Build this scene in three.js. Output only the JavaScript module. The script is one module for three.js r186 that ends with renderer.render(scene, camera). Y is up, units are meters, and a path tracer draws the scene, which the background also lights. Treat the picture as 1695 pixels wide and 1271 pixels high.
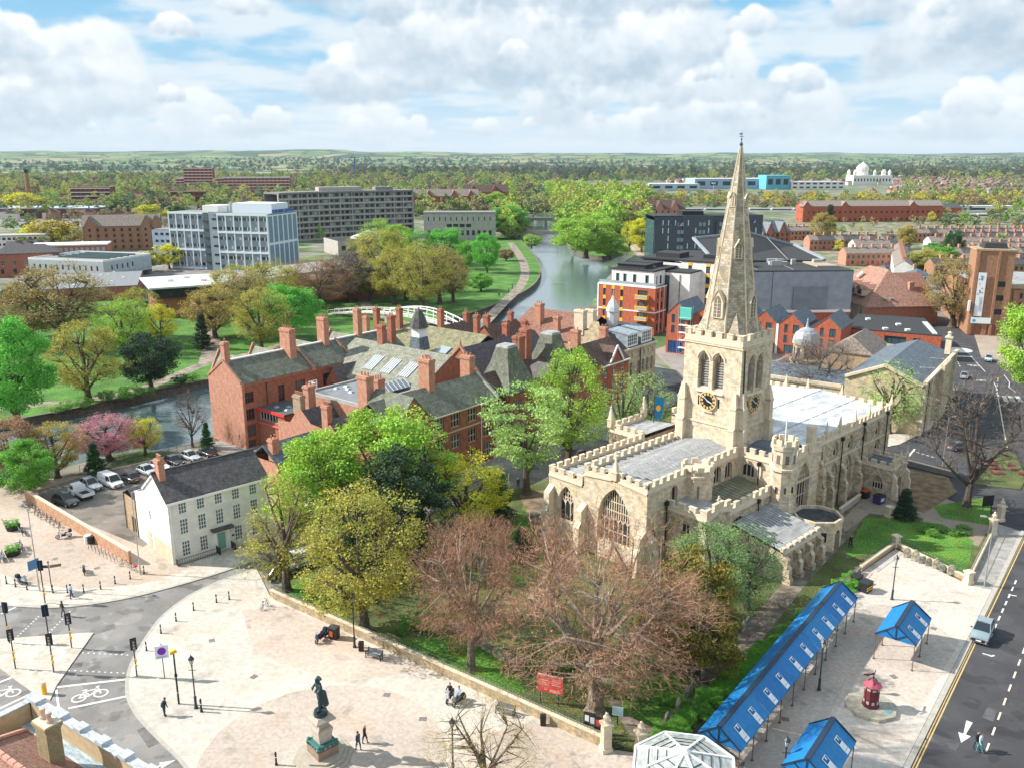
import*as THREE from 'three';
import {mergeGeometries} from 'three/addons/utils/BufferGeometryUtils.js';
import {MarchingCubes} from 'three/addons/objects/MarchingCubes.js';
import {TextGeometry} from 'three/addons/geometries/TextGeometry.js';
import {FontLoader} from 'three/addons/loaders/FontLoader.js';

// ---------- camera, sky, sun, exposure ----------
const scene=new THREE.Scene();
const camera=new THREE.PerspectiveCamera(47.333,1024/767,1,30000);
camera.position.set(0,50,0);
camera.rotation.x=-14.4446*Math.PI/180;
const renderer=new THREE.WebGLRenderer({antialias: true});
renderer.toneMapping=THREE.LinearToneMapping;
renderer.toneMappingExposure=1.68;
renderer.shadowMap.enabled=true;

const SUN=new THREE.Vector3(-.805,.588,-.084).normalize();
const sun=new THREE.DirectionalLight(new THREE.Color(1,.94,.85),4.8);
sun.position.copy(SUN).multiplyScalar(400).add(new THREE.Vector3(0,0,-140));
sun.target.position.set(0,0,-140);
sun.castShadow=true;
sun.shadow.mapSize.set(4096,4096);
Object.assign(sun.shadow.camera,{left: -220,right: 220,top: 220,bottom: -220,near: 1,far: 1200});
sun.shadow.radius=1.5;
scene.add(sun,sun.target);

// lattice noise
const PERM=new Uint8Array(512);
{let s=12345;const a=[...Array(256).keys()];
for (let i=255;i > 0;i--) {s=(s*1103515245+12345) & 0x7fffffff;const j=s % (i+1);[a[i],a[j]]=[a[j],a[i]];}
for (let i=0;i < 512;i++) PERM[i]=a[i & 255];}
const GX=new Float32Array(256),GY=new Float32Array(256);
for (let i=0;i < 256;i++) {GX[i]=Math.cos(i*2.39996);GY[i]=Math.sin(i*2.39996);}
function noise(x,y,per=256) {
const xf=Math.floor(x),yf=Math.floor(y),fx=x-xf,fy=y-yf;
let x0=xf % per,y0=yf % per;if (x0 < 0) x0+=per;if (y0 < 0) y0+=per;
const x1=x0+1===per?0 : x0+1,y1=y0+1===per?0 : y0+1;
const u=fx*fx*fx*(fx*(fx*6-15)+10),v=fy*fy*fy*(fy*(fy*6-15)+10);
const a=PERM[PERM[x0 & 255]+(y0 & 255)],b=PERM[PERM[x1 & 255]+(y0 & 255)],c=PERM[PERM[x0 & 255]+(y1 & 255)],d=PERM[PERM[x1 & 255]+(y1 & 255)];
const na=GX[a]*fx+GY[a]*fy,nb=GX[b]*(fx-1)+GY[b]*fy,nc=GX[c]*fx+GY[c]*(fy-1),nd=GX[d]*(fx-1)+GY[d]*(fy-1);
const l=na+u*(nb-na),m=nc+u*(nd-nc);
return (l+v*(m-l))*1.5;
}
function fbm(x,y,o,per=256) {let s=0,a=.5,t=0;for (let i=0;i < o;i++) {s+=a*noise(x,y,per);t+=a;x=x*2+(per===256?17.3 : 0);y=y*2+(per===256?9.1 : 0);per=per===256?256 : per*2;a *= .5;} return s/t;}
const clamp=(x,a=0,b=1)=>x < a?a : x > b?b : x;
const sstep=(a,b,x)=>{const t=clamp((x-a)/(b-a));return t*t*(3-2*t);};

// cumulus sky: one field of heaped clouds all the way round, over thin high cloud
function makeSky() {
const W=4096,H=2048,data=new Float32Array(W*H*4),H0=H/2-12,N=512,tab=new Float32Array(N*N);
for (let j=0;j < N;j++) for (let i=0;i < N;i++) tab[j*N+i]=fbm(i/N*12,j/N*12,5,12);
const look=(x,y)=>tab[(((y | 0) % N+N) % N)*N+((x | 0) % N+N) % N];
for (let j=0;j < H;j++) {
const el=((j+.5)/H-.5)*Math.PI,up=Math.max(Math.sin(el),0),t=1-Math.exp(-up*8.5),ce=Math.cos(el);
for (let i=0;i < W;i++) {
const o=(j*W+i)*4;data[o+3]=1;
if (j < H0-24) {data[o]=.30;data[o+1]=.33;data[o+2]=.34;continue;}
let r=.53-.45*t,g=.61-.26*t,b=.655-.07*t;
const ph=((i+.5)/W-.5)*2*Math.PI,k=60/(up+.12),v=look(Math.cos(ph)*ce*k+300,Math.sin(ph)*ce*k+90)+.5*look(Math.cos(ph)*ce*k*3+40,Math.sin(ph)*ce*k*3),c=sstep(-.36,.30,v)*.88;
r+=(.565-r)*c;g+=(.62-g)*c;b+=(.655-b)*c;
data[o]=r;data[o+1]=g;data[o+2]=b;
}
}
let sd=77;const R=()=>{sd=(sd*1664525+1013904223) >>> 0;return sd/4294967296;},px=W/360,clouds=[];
for (let k=0;k < 800;k++) {const e=1.1+Math.pow(R(),2.6)*62;clouds.push([R()*360,e,(2.2+Math.pow(R(),1.6)*14)*Math.min(1.5,.30+e/9)]);}
clouds.sort((a,b)=>a[1]-b[1]);
for (const [az,e,w] of clouds) {
const h=w*(.30+R()*.22),n=26+(R()*26 | 0),puffs=[],hz=Math.exp(-e/2.6)*.72,tone=.9+R()*.16;
for (let q=0;q < n;q++) {const x=(R()+R()-1),top=h*(1-x*x),y=top*Math.pow(R(),.8);puffs.push([az+x*w*.5/Math.cos(e*.01745),e+y,h*(.20+R()*.26)*(1-.35*Math.abs(x)),y/h]);}
puffs.sort((a,b)=>b[3]-a[3]);
for (const [pa,pe,pr,hy] of puffs) {
const cx=pa*px,cy=(pe+90)*px,ry=pr*px,rx=ry*1.25/Math.cos(Math.min(80,pe)*.01745),y0=Math.max(H0+10,Math.floor(cy-ry*1.3)),y1=Math.min(H-1,Math.ceil(cy+ry*1.3)),bigStep=ry > 60?2 : 1;void bigStep;
for (let y=y0;y <= y1;y++) for (let x=Math.floor(cx-rx*1.3);x <= cx+rx*1.3;x++) {
const dx=(x-cx)/rx,dy=(y-cy)/ry,nz=look(x*.9,y*1.3)*.55+look(x*2.7+90,y*3.3)*.42+look(x*6.1+30,y*6.9)*.2,d=Math.sqrt(dx*dx+dy*dy)+nz*.6;
if (d > 1) continue;
const al=sstep(1,.52,d)*(hy < .08?.72 : .93)*(dy < -.5?.75 : 1),l=clamp(.17+hy*.74+dy*.20-dx*.08+nz*.6)*tone;
let r=.335+.46*l,g=.43+.37*l,b=.515+.285*l;r+=(.565-r)*hz;g+=(.62-g)*hz;b+=(.655-b)*hz;
const o=(y*W+((x % W)+W) % W)*4;data[o]+=(r-data[o])*al;data[o+1]+=(g-data[o+1])*al;data[o+2]+=(b-data[o+2])*al;
}
}
}
for (let j=H0;j < H0+90;j++) {const hz=Math.exp(-(j-H0-12)/16)*.8;if (hz > .01) for (let i=0;i < W;i++) {const o=(j*W+i)*4,q=Math.min(hz,.9);data[o]+=(.52-data[o])*q;data[o+1]+=(.595-data[o+1])*q;data[o+2]+=(.64-data[o+2])*q;}}
for (let q=0;q < data.length;q++) if (q % 4 < 3) data[q] *= .9;
const sky=new THREE.DataTexture(data,W,H,THREE.RGBAFormat,THREE.FloatType);
sky.mapping=THREE.EquirectangularReflectionMapping;sky.magFilter=THREE.LinearFilter;sky.minFilter=THREE.LinearFilter;sky.needsUpdate=true;
scene.background=sky;scene.environment=sky;
}
makeSky();
scene.fog=new THREE.FogExp2(0xc4dcf6,.000035);

// ---------- helpers ----------
const RAD=Math.PI/180;
const rnd=seed=>()=>{seed |= 0;seed=seed+0x6D2B79F5 | 0;let t=Math.imul(seed ^ seed >>> 15,1 | seed);t=t+Math.imul(t ^ t >>> 7,61 | t) ^ t;return ((t ^ t >>> 14) >>> 0)/4294967296;};
const used={};
const numbered=n=>{const k=used[n]=(used[n] ?? -1)+1;return k?`${n}_${String(k).padStart(3, '0')}` : n;};
const shade=o=>{o.castShadow=o.receiveShadow=true;return o;};
function tag(o,label,category,group,kind) {if (label) o.userData.label=label;if (category) o.userData.category=category;if (group) o.userData.group=group;if (kind) o.userData.kind=kind;return o;}
function thing(name,label,category,[x,z]=[0,0],turn=0,group,y=0) {const g=new THREE.Group();g.name=numbered(name);g.position.set(x,y,z);g.rotation.y=turn;scene.add(g);return tag(g,label,category,group);}
function dup(src,[x,z],turn,label,group,s=1,y=0) {const c=src.clone();c.name=numbered(src.name.replace(/_\d{3}$/,''));c.userData={...src.userData,label};if (group) c.userData.group=group;c.position.set(x,y,z);c.rotation.y=turn;if (s.length) c.scale.set(...s);else c.scale.setScalar(s);scene.add(c);return c;}
const TH=th=>Math.PI/2-th*RAD;   // turn of a frame whose x axis points th degrees right of straight ahead
const ordinal=n=>['first','second','third','fourth','fifth','sixth','seventh','eighth','ninth','tenth','eleventh','twelfth','thirteenth','fourteenth','fifteenth','sixteenth','seventeenth','eighteenth','nineteenth','twentieth'][n] ?? `${n + 1}th`;

function metreUV(g) {
if (g.index) g=g.toNonIndexed();
const p=g.attributes.position,uv=new Float32Array(p.count*2);
const a=new THREE.Vector3(),b=new THREE.Vector3(),c=new THREE.Vector3(),n=new THREE.Vector3(),t=new THREE.Vector3(),s=new THREE.Vector3(),q=new THREE.Vector3();
for (let i=0;i < p.count;i+=3) {
a.fromBufferAttribute(p,i);b.fromBufferAttribute(p,i+1);c.fromBufferAttribute(p,i+2);
n.subVectors(b,a).cross(t.subVectors(c,a)).normalize();
if (Math.abs(n.y) > .985||n.lengthSq() < .5) {t.set(1,0,0);s.set(0,0,-1);} else {t.set(n.z,0,-n.x).normalize();s.crossVectors(n,t);}
for (let k=0;k < 3;k++) {q.fromBufferAttribute(p,i+k);uv[(i+k)*2]=q.dot(t);uv[(i+k)*2+1]=q.dot(s);}
}
g.setAttribute('uv',new THREE.BufferAttribute(uv,2));
return g;
}
class GB {// collects faces into one geometry
constructor(m) {this.p=[];this.m=m||null;this._v=new THREE.Vector3();}
at(x,y,z,ry=0,s=1,rz=0,rx=0) {this.m=new THREE.Matrix4().compose(new THREE.Vector3(x,y,z),new THREE.Quaternion().setFromEuler(new THREE.Euler(rx,ry,rz,'YXZ')),Array.isArray(s)?new THREE.Vector3(...s) : new THREE.Vector3(s,s,s));return this;}
un() {this.m=null;return this;}
pt(v) {if (this.m) {const w=this._v.set(v[0],v[1],v[2]).applyMatrix4(this.m);this.p.push(w.x,w.y,w.z);} else this.p.push(v[0],v[1],v[2]);}
tri(a,b,c) {this.pt(a);this.pt(b);this.pt(c);return this;}
quad(a,b,c,d) {return this.tri(a,b,c).tri(a,c,d);}
fan(pts) {for (let i=1;i < pts.length-1;i++) this.tri(pts[0],pts[i],pts[i+1]);return this;}
box(x0,y0,z0,x1,y1,z1,taper=0) {
const t=taper,A=[x0,y0,z0],B=[x1,y0,z0],C=[x1,y0,z1],D=[x0,y0,z1],E=[x0+t,y1,z0+t],F=[x1-t,y1,z0+t],Gg=[x1-t,y1,z1-t],H=[x0+t,y1,z1-t];
return this.quad(D,C,Gg,H).quad(B,A,E,F).quad(C,B,F,Gg).quad(A,D,H,E).quad(H,Gg,F,E).quad(A,B,C,D);
}
bc(x,y,z,w,h,d,taper=0) {return this.box(x-w/2,y,z-d/2,x+w/2,y+h,z+d/2,taper);}   // centred, standing on y
prism(pts,y0,y1,bottom=false) {// upright prism over an outline [x, z]
const v=pts.map(q=>new THREE.Vector2(q[0],q[1]));if (THREE.ShapeUtils.area(v) < 0) {v.reverse();}
const n=v.length,tr=THREE.ShapeUtils.triangulateShape(v,[]);
for (const [a,b,c] of tr) {this.tri([v[a].x,y1,v[a].y],[v[c].x,y1,v[c].y],[v[b].x,y1,v[b].y]);if (bottom) this.tri([v[a].x,y0,v[a].y],[v[b].x,y0,v[b].y],[v[c].x,y0,v[c].y]);}
for (let i=0;i < n;i++) {const a=v[i],b=v[(i+1) % n];this.quad([b.x,y0,b.y],[a.x,y0,a.y],[a.x,y1,a.y],[b.x,y1,b.y]);}
return this;
}
sheet(pts,y) {const v=pts.map(q=>new THREE.Vector2(q[0],q[1]));for (const [a,b,c] of THREE.ShapeUtils.triangulateShape(v,[])) {const A=v[a],B=v[b],C=v[c];if ((B.x-A.x)*(C.y-A.y)-(B.y-A.y)*(C.x-A.x) < 0) this.tri([A.x,y,A.y],[B.x,y,B.y],[C.x,y,C.y]);else this.tri([A.x,y,A.y],[C.x,y,C.y],[B.x,y,B.y]);} return this;}
lathe(prof,n=8,cx=0,cz=0,a0=0,sx=1,sz=1) {// prof: [radius, y]
for (let i=0;i < n;i++) {const a=a0+i/n*2*Math.PI,b=a0+(i+1)/n*2*Math.PI;
const P=(r,y,t)=>[cx+Math.cos(t)*r*sx,y,cz+Math.sin(t)*r*sz];
for (let k=0;k < prof.length-1;k++) {const [r0,y0]=prof[k],[r1,y1]=prof[k+1];
if (r0 < 1e-4) this.tri(P(0,y0,a),P(r1,y1,a),P(r1,y1,b));else if (r1 < 1e-4) this.tri(P(r0,y0,b),P(r0,y0,a),P(0,y1,a));else this.quad(P(r0,y0,b),P(r0,y0,a),P(r1,y1,a),P(r1,y1,b));}}
return this;
}
rod(a,b,r0,r1=r0,n=5) {
const A=new THREE.Vector3(...a),B=new THREE.Vector3(...b),d=B.clone().sub(A).normalize(),u=new THREE.Vector3(Math.abs(d.y) > .9?1 : 0,Math.abs(d.y) > .9?0 : 1,0).cross(d).normalize(),w=d.clone().cross(u);
const P=(c,r,t)=>[c.x+(u.x*Math.cos(t)+w.x*Math.sin(t))*r,c.y+(u.y*Math.cos(t)+w.y*Math.sin(t))*r,c.z+(u.z*Math.cos(t)+w.z*Math.sin(t))*r];
for (let i=0;i < n;i++) {const s=i/n*6.28319,t=(i+1)/n*6.28319;this.quad(P(A,r0,s),P(A,r0,t),P(B,r1,t),P(B,r1,s));if (n > 3) {this.tri(a,P(A,r0,t),P(A,r0,s));this.tri(b,P(B,r1,s),P(B,r1,t));}}
return this;
}
bar(a,b,w,h) {// square bar between two points
const A=new THREE.Vector3(...a),B=new THREE.Vector3(...b),d=B.clone().sub(A),L=d.length(),old=this.m;
d.normalize();const u=new THREE.Vector3(Math.abs(d.y) > .9?1 : 0,Math.abs(d.y) > .9?0 : 1,0),s=d.clone().cross(u).normalize(),up=s.clone().cross(d);
const m=new THREE.Matrix4().makeBasis(d,up,s).setPosition(A);this.m=old?old.clone().multiply(m) : m;this.box(0,-h/2,-w/2,L,h/2,w/2);this.m=old;return this;
}
geo() {const g=new THREE.BufferGeometry();g.setAttribute('position',new THREE.BufferAttribute(new Float32Array(this.p),3));metreUV(g);g.computeVertexNormals();return g;}
mesh(name,mat,parent,label) {const m=shade(new THREE.Mesh(this.geo(),mat));m.name=parent?name : numbered(name);(parent||scene).add(m);if (label) m.userData.label=label;return m;}
}
const gb=m=>new GB(m);
function smoothGeo(g) {g.deleteAttribute('uv');g.deleteAttribute('normal');const k=new Map(),p=g.attributes.position,n=new Float32Array(p.count*3),a=new THREE.Vector3(),b=new THREE.Vector3(),c=new THREE.Vector3();
const key=i=>`${p.getX(i).toFixed(3)},${p.getY(i).toFixed(3)},${p.getZ(i).toFixed(3)}`;
for (let i=0;i < p.count;i+=3) {a.fromBufferAttribute(p,i);b.fromBufferAttribute(p,i+1);c.fromBufferAttribute(p,i+2);b.sub(a);c.sub(a);b.cross(c);for (let j=0;j < 3;j++) {const q=key(i+j);const v=k.get(q)||new THREE.Vector3();v.add(b);k.set(q,v);}}
for (let i=0;i < p.count;i++) {const v=k.get(key(i)).clone().normalize();n.set([v.x,v.y,v.z],i*3);}
g.setAttribute('normal',new THREE.BufferAttribute(n,3));return g;}

// ---------- procedural textures and materials ----------
function tex(size,fn,srgb=true) {const d=new Uint8Array(size*size*4);for (let j=0;j < size;j++) for (let i=0;i < size;i++) {const c=fn(i/size,j/size),o=(j*size+i)*4;if (c.length) {d[o]=clamp(c[0])*255;d[o+1]=clamp(c[1])*255;d[o+2]=clamp(c[2])*255;} else d[o]=d[o+1]=d[o+2]=clamp(c)*255;d[o+3]=255;}
const t=new THREE.DataTexture(d,size,size);t.wrapS=t.wrapT=THREE.RepeatWrapping;t.magFilter=THREE.LinearFilter;t.minFilter=THREE.LinearMipmapLinearFilter;t.generateMipmaps=true;if (srgb) t.colorSpace=THREE.SRGBColorSpace;t.needsUpdate=true;return t;}
const hash=(i,j,k=0)=>{let h=Math.imul(i,374761393)+Math.imul(j,668265263)+Math.imul(k,2147483647);h=Math.imul(h ^ h >>> 13,1274126177);return ((h ^ h >>> 16) >>> 0)/4294967296;};
// coursed pieces: value near 1 with a tone per piece; joints darker as mortar
function courses(nx,ny,joint,vary,stains,seed,jointTone=.8) {return (u,v)=>{const row=Math.floor(v*ny),off=(row % 2)*.5,x=u*nx+off,col=Math.floor(x) % nx,fx=x-Math.floor(x),fy=v*ny-row;
let c=.86+(hash(col,row,seed)-.5)*vary;if (fx < joint*.6||fy < joint) c *= jointTone;c+=fbm(u*6,v*6,5,6)*stains+fbm(u*40,v*40,3,40)*stains*.5;return c;};}
const mono=(f,tint)=>(u,v)=>{const c=f(u,v),s=fbm(u*5+3,v*5+7,4,5);return [c*(1+s*tint[0]),c*(1+s*tint[1]),c*(1+s*tint[2])];};
const TX={
ashlar: tex(512,mono((f=>(u,v)=>f(u,v)-.11*sstep(.1,.5,fbm(u*26,v*4+2,4,26))-.06*sstep(.2,.5,fbm(u*50,v*50,2,50)))(courses(12,24,.06,.13,.13,1,.88)),[.02,-.03,-.12])),
rubble: tex(512,mono(courses(16,26,.12,.22,.18,2,.82),[.02,-.04,-.14])),
brick: tex(512,mono(courses(18,52,.14,.16,.14,3,.93),[.10,-.05,-.08])),
slate: tex(512,mono(courses(20,30,.09,.24,.26,4,.74),[-.03,.03,-.05])),
mossy: tex(512,(u,v)=>{const c=courses(20,30,.09,.20,.2,5,.76)(u,v),m=sstep(-.1,.35,fbm(u*14,v*2,4,14)+.4*fbm(u*30+5,v*30,3,30));return [c*(1-m*.04),c*(1+m*.03),c*(1-m*.20)];}),
tile: tex(512,mono(courses(24,40,.12,.30,.22,6,.72),[.08,-.02,-.06])),
plain: tex(512,mono((u,v)=>.9+fbm(u*5,v*5,5,5)*.10+fbm(u*50,v*50,2,50)*.06,[.02,0,-.04])),
lead: tex(512,mono((u,v)=>.86+fbm(u*3,v*12,5,3)*.22+fbm(u*24,v*24,3,24)*.12+(hash(Math.floor(u*8),Math.floor(v*6),9)-.5)*.10,[.02,.01,.03])),
grass: tex(512,(u,v)=>{const a=fbm(u*4,v*4,5,4),b=fbm(u*60,v*60,3,60),y=sstep(.05,.45,fbm(u*7+2,v*7,4,7));const c=.82+a*.3+b*.42;return [c*(.92+y*.22),c,c*(.9-y*.12)];}),
asphalt: tex(512,mono((u,v)=>.84-.12*sstep(.18,.3,fbm(u*5+3,v*5,3,5))+.06*sstep(.2,.24,fbm(u*4,v*4+7,2,4))+fbm(u*3,v*3,5,3)*.16+(hash(u*512 | 0,v*512 | 0,3)-.5)*.16+sstep(.28,.5,fbm(u*9+1,v*9,4,9))*.10,[.02,0,-.02])),
setts: tex(1024,(u,v)=>{const n=96,row=Math.floor(v*n),x=u*n+(row % 2)*.5,col=Math.floor(x) % n;let c=.9+(hash(col,row,7)-.5)*.07;if (x-Math.floor(x) < .16||v*n-row < .16) c *= .965;c+=fbm(u*60,v*60,2,60)*.05;
const big=fbm(u*3,v*3,6,3),st=.55*sstep(.05,.5,fbm(u*5+2,v*5+1,5,5))-(hash(u*300 | 0,v*300 | 0,2) > .988?1.2 : 0),dk=sstep(.22,.55,fbm(u*9+4,v*9+6,4,9));c *= 1+big*.10-dk*.13;return [c*(1-st*.015),c*(1-st*.075),c*(1-st*.12)];}),
slabs: tex(512,(u,v)=>{const c=courses(20,20,.06,.10,.14,8,.9)(u,v);return [c,c*.985,c*.965];}),
dirt: tex(512,mono((u,v)=>.84+fbm(u*6,v*6,6,6)*.45+(hash(u*512 | 0,v*512 | 0,5)-.5)*.2,[.04,0,-.04])),
bark: tex(512,mono((u,v)=>.8+fbm(u*20,v*4,5,20)*.6,[.03,.02,0])),
fields: tex(1024,(u,v)=>{const wx=u*18+fbm(u*6,v*6,2,6)*1.5,wy=v*18+fbm(u*6+4,v*6,2,6)*1.5,cx=Math.floor(wx),cy=Math.floor(wy),h=hash(cx % 18,cy % 18,4),e=Math.min(wx-cx,wy-cy,cx+1-wx,cy+1-wy),n=fbm(u*60,v*60,3,60)*.12;
let c=h < .4?[.50,.60,.36] : h < .62?[.62,.66,.42] : h < .76?[.74,.68,.52] : [.30,.40,.28];if (e < .06) c=[.22,.32,.22];return c.map(x=>x+n);}),
town: tex(512,(u,v)=>{const n=fbm(u*10,v*10,5,10),g=sstep(-.05,.25,fbm(u*7+3,v*7,4,7));const c=.8+n*.4;return [c*(1-g*.32),c*(1-g*.08),c*(.96-g*.42)];}),
grain: tex(512,(u,v)=>.5+fbm(u*40,v*40,4,40)*.7,false),
ripple: tex(512,(u,v)=>.5+fbm(u*10,v*22,5,10)*.6,false),
};
const cache={};
function mat(color,opt={}) {// color: linear [r,g,b]
const key=JSON.stringify([color,opt]);if (cache[key]) return cache[key];
const {map,size=4,rough=.9,metal=0,bump,bumpSize=size,vc,...rest}=opt;
const m=new THREE.MeshPhysicalMaterial({roughness: rough,metalness: metal,side: THREE.DoubleSide,vertexColors: !!vc,...rest});
m.color.setRGB(...color);
if (map) {const t=TX[map].clone();t.repeat.set(1/size,1/size);t.needsUpdate=true;m.map=t;}
if (bump) {const t=TX[bump[0]].clone();t.repeat.set(1/bumpSize,1/bumpSize);t.needsUpdate=true;m.bumpMap=t;m.bumpScale=bump[1];}
return cache[key]=m;
}
const MT={
stone: mat([.83,.695,.515],{map: 'ashlar',size: 7,bump: ['ashlar',.03]}),
stoneOld: mat([.70,.575,.42],{map: 'rubble',size: 6,bump: ['rubble',.05]}),
spire: mat([.56,.475,.35],{map: 'rubble',size: 9,bump: ['rubble',.05]}),
trim: mat([.80,.68,.51],{map: 'plain',size: 5,bump: ['grain',.02]}),
cream: mat([.72,.60,.40],{map: 'ashlar',size: 9}),
brick: mat([.47,.175,.105],{map: 'brick',size: 4.2,bump: ['brick',.012]}),
brickPink: mat([.64,.315,.21],{map: 'brick',size: 4.2,bump: ['brick',.012]}),
brickDark: mat([.26,.085,.06],{map: 'brick',size: 4.2}),
brickBright: mat([.55,.145,.075],{map: 'brick',size: 4.2}),
brickTan: mat([.47,.25,.145],{map: 'brick',size: 4.2}),
brickBuff: mat([.56,.41,.26],{map: 'brick',size: 4.2,bump: ['brick',.012]}),
slate: mat([.115,.105,.11],{map: 'slate',size: 5,bump: ['slate',.02],rough: .7}),
slateBlue: mat([.15,.19,.235],{map: 'slate',size: 6,bump: ['slate',.02],rough: .6}),
slateMoss: mat([.20,.205,.18],{map: 'mossy',size: 6,bump: ['mossy',.02],rough: .8}),
slateGreen: mat([.30,.295,.265],{map: 'mossy',size: 7,bump: ['mossy',.02],rough: .8}),
tile: mat([.34,.165,.115],{map: 'tile',size: 5,bump: ['tile',.02]}),
tileRed: mat([.50,.27,.20],{map: 'tile',size: 5,bump: ['tile',.02]}),
tileDark: mat([.165,.10,.08],{map: 'tile',size: 5,bump: ['tile',.02]}),
tileGrey: mat([.34,.28,.24],{map: 'tile',size: 6}),
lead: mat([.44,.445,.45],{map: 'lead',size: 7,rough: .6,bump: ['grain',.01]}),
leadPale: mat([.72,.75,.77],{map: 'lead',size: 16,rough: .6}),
leadGreen: mat([.27,.27,.19],{map: 'lead',size: 6,rough: .8}),
felt: mat([.035,.037,.042],{map: 'plain',size: 6,rough: .85}),
feltGrey: mat([.24,.26,.28],{map: 'plain',size: 6}),
white: mat([.90,.885,.84],{map: 'plain',size: 8,bump: ['grain',.006]}),
whiteTrim: mat([.82,.82,.80],{rough: .6}),
creamPaint: mat([.70,.58,.42],{map: 'plain',size: 6}),
concrete: mat([.48,.46,.43],{map: 'plain',size: 9}),
concreteDark: mat([.27,.27,.265],{map: 'plain',size: 9}),
greyClad: mat([.36,.41,.47],{map: 'plain',size: 12,rough: .6}),
blueClad: mat([.50,.60,.72],{map: 'plain',size: 9,rough: .6}),
darkClad: mat([.05,.078,.11],{map: 'plain',size: 7,rough: .5}),
glass: mat([.025,.032,.038],{rough: .08,specularIntensity: 1}),
glassBlue: mat([.05,.09,.11],{rough: .06}),
glassMid: mat([.11,.125,.135],{rough: .1}),
timber: mat([.17,.14,.115],{rough: .8}),
glassPale: mat([.30,.36,.40],{rough: .15}),
dark: mat([.015,.015,.016],{rough: .6}),
iron: mat([.02,.022,.024],{rough: .5,metal: .3}),
ironBlue: mat([.018,.035,.05],{rough: .45}),
steel: mat([.45,.47,.49],{rough: .4,metal: .6}),
yellow: mat([.72,.42,.02],{rough: .6}),
gold: mat([.75,.55,.25],{rough: .5}),
red: mat([.60,.04,.03],{rough: .6}),
tarmac: mat([.30,.285,.275],{map: 'asphalt',size: 14,rough: .95,bump: ['grain',.01]}),
tarmacNew: mat([.075,.075,.083],{map: 'asphalt',size: 14,rough: .95,bump: ['grain',.01]}),
setts: mat([.67,.615,.545],{map: 'setts',size: 38,bump: ['setts',.008]}),
settsPink: mat([.60,.51,.44],{map: 'setts',size: 26,bump: ['setts',.008]}),
slabs: mat([.70,.65,.585],{map: 'slabs',size: 11}),
slabsGrey: mat([.42,.41,.40],{map: 'slabs',size: 11}),
kerb: mat([.50,.47,.42],{map: 'plain',size: 3}),
grass: mat([.13,.27,.035],{map: 'grass',size: 16,bump: ['grass',.06],rough: 1}),
grassRough: mat([.15,.165,.06],{map: 'grass',size: 11,bump: ['grass',.08],rough: 1}),
grassPark: mat([.11,.26,.04],{map: 'grass',size: 24,bump: ['grass',.06],rough: 1}),
dirt: mat([.26,.19,.13],{map: 'dirt',size: 10}),
path: mat([.36,.30,.24],{map: 'dirt',size: 14}),
town: mat([.30,.285,.25],{map: 'town',size: 160,rough: 1}),
paint: mat([.80,.80,.78],{map: 'plain',size: 2}),
paintYellow: mat([.72,.50,.20],{map: 'plain',size: 2}),
bark: mat([.15,.12,.085],{map: 'bark',size: 1.5,bump: ['bark',.03]}),
barkGrey: mat([.26,.215,.165],{map: 'bark',size: 1.5,bump: ['bark',.03]}),
};

// ---------- walls with real openings ----------
function opening(kind,w,h) {// outline, base centre at 0,0, counter-clockwise
const a=w/2,P=[[-a,0],[a,0]];
if (kind==='rect') return [...P,[a,h],[-a,h]];
if (kind==='circle') {const q=[];for (let i=0;i < 20;i++) q.push([Math.cos(i*Math.PI/10)*a,a+Math.sin(i*Math.PI/10)*a]);return q;}
const rise=kind==='gothic'?Math.min(w*.87,h*.6) : kind==='tudor'?w*.3 : a,s=h-rise,N=6;
for (let i=0;i <= N;i++) {const t=i/N;if (kind==='gothic') {const ang=Math.acos(.5)*t;P.push([-a+w*Math.cos(ang),s+rise*Math.sin(ang)/Math.sin(Math.acos(.5))]);} else P.push([a*Math.cos(t*Math.PI/2),s+rise*Math.sin(t*Math.PI/2)]);}
for (let i=N-1;i >= 0;i--) {const q=P[2+i];P.push([-q[0],q[1]]);}
return P;
}
function wallFrame(p0,p1) {const dx=p1[0]-p0[0],dz=p1[1]-p0[1],L=Math.hypot(dx,dz),d=new THREE.Vector3(dx/L,0,dz/L),n=new THREE.Vector3(-dz/L,0,dx/L);
return {L,m: new THREE.Matrix4().makeBasis(d,new THREE.Vector3(0,1,0),n).setPosition(p0[0],0,p0[1])};}
const winCache={};
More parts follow.
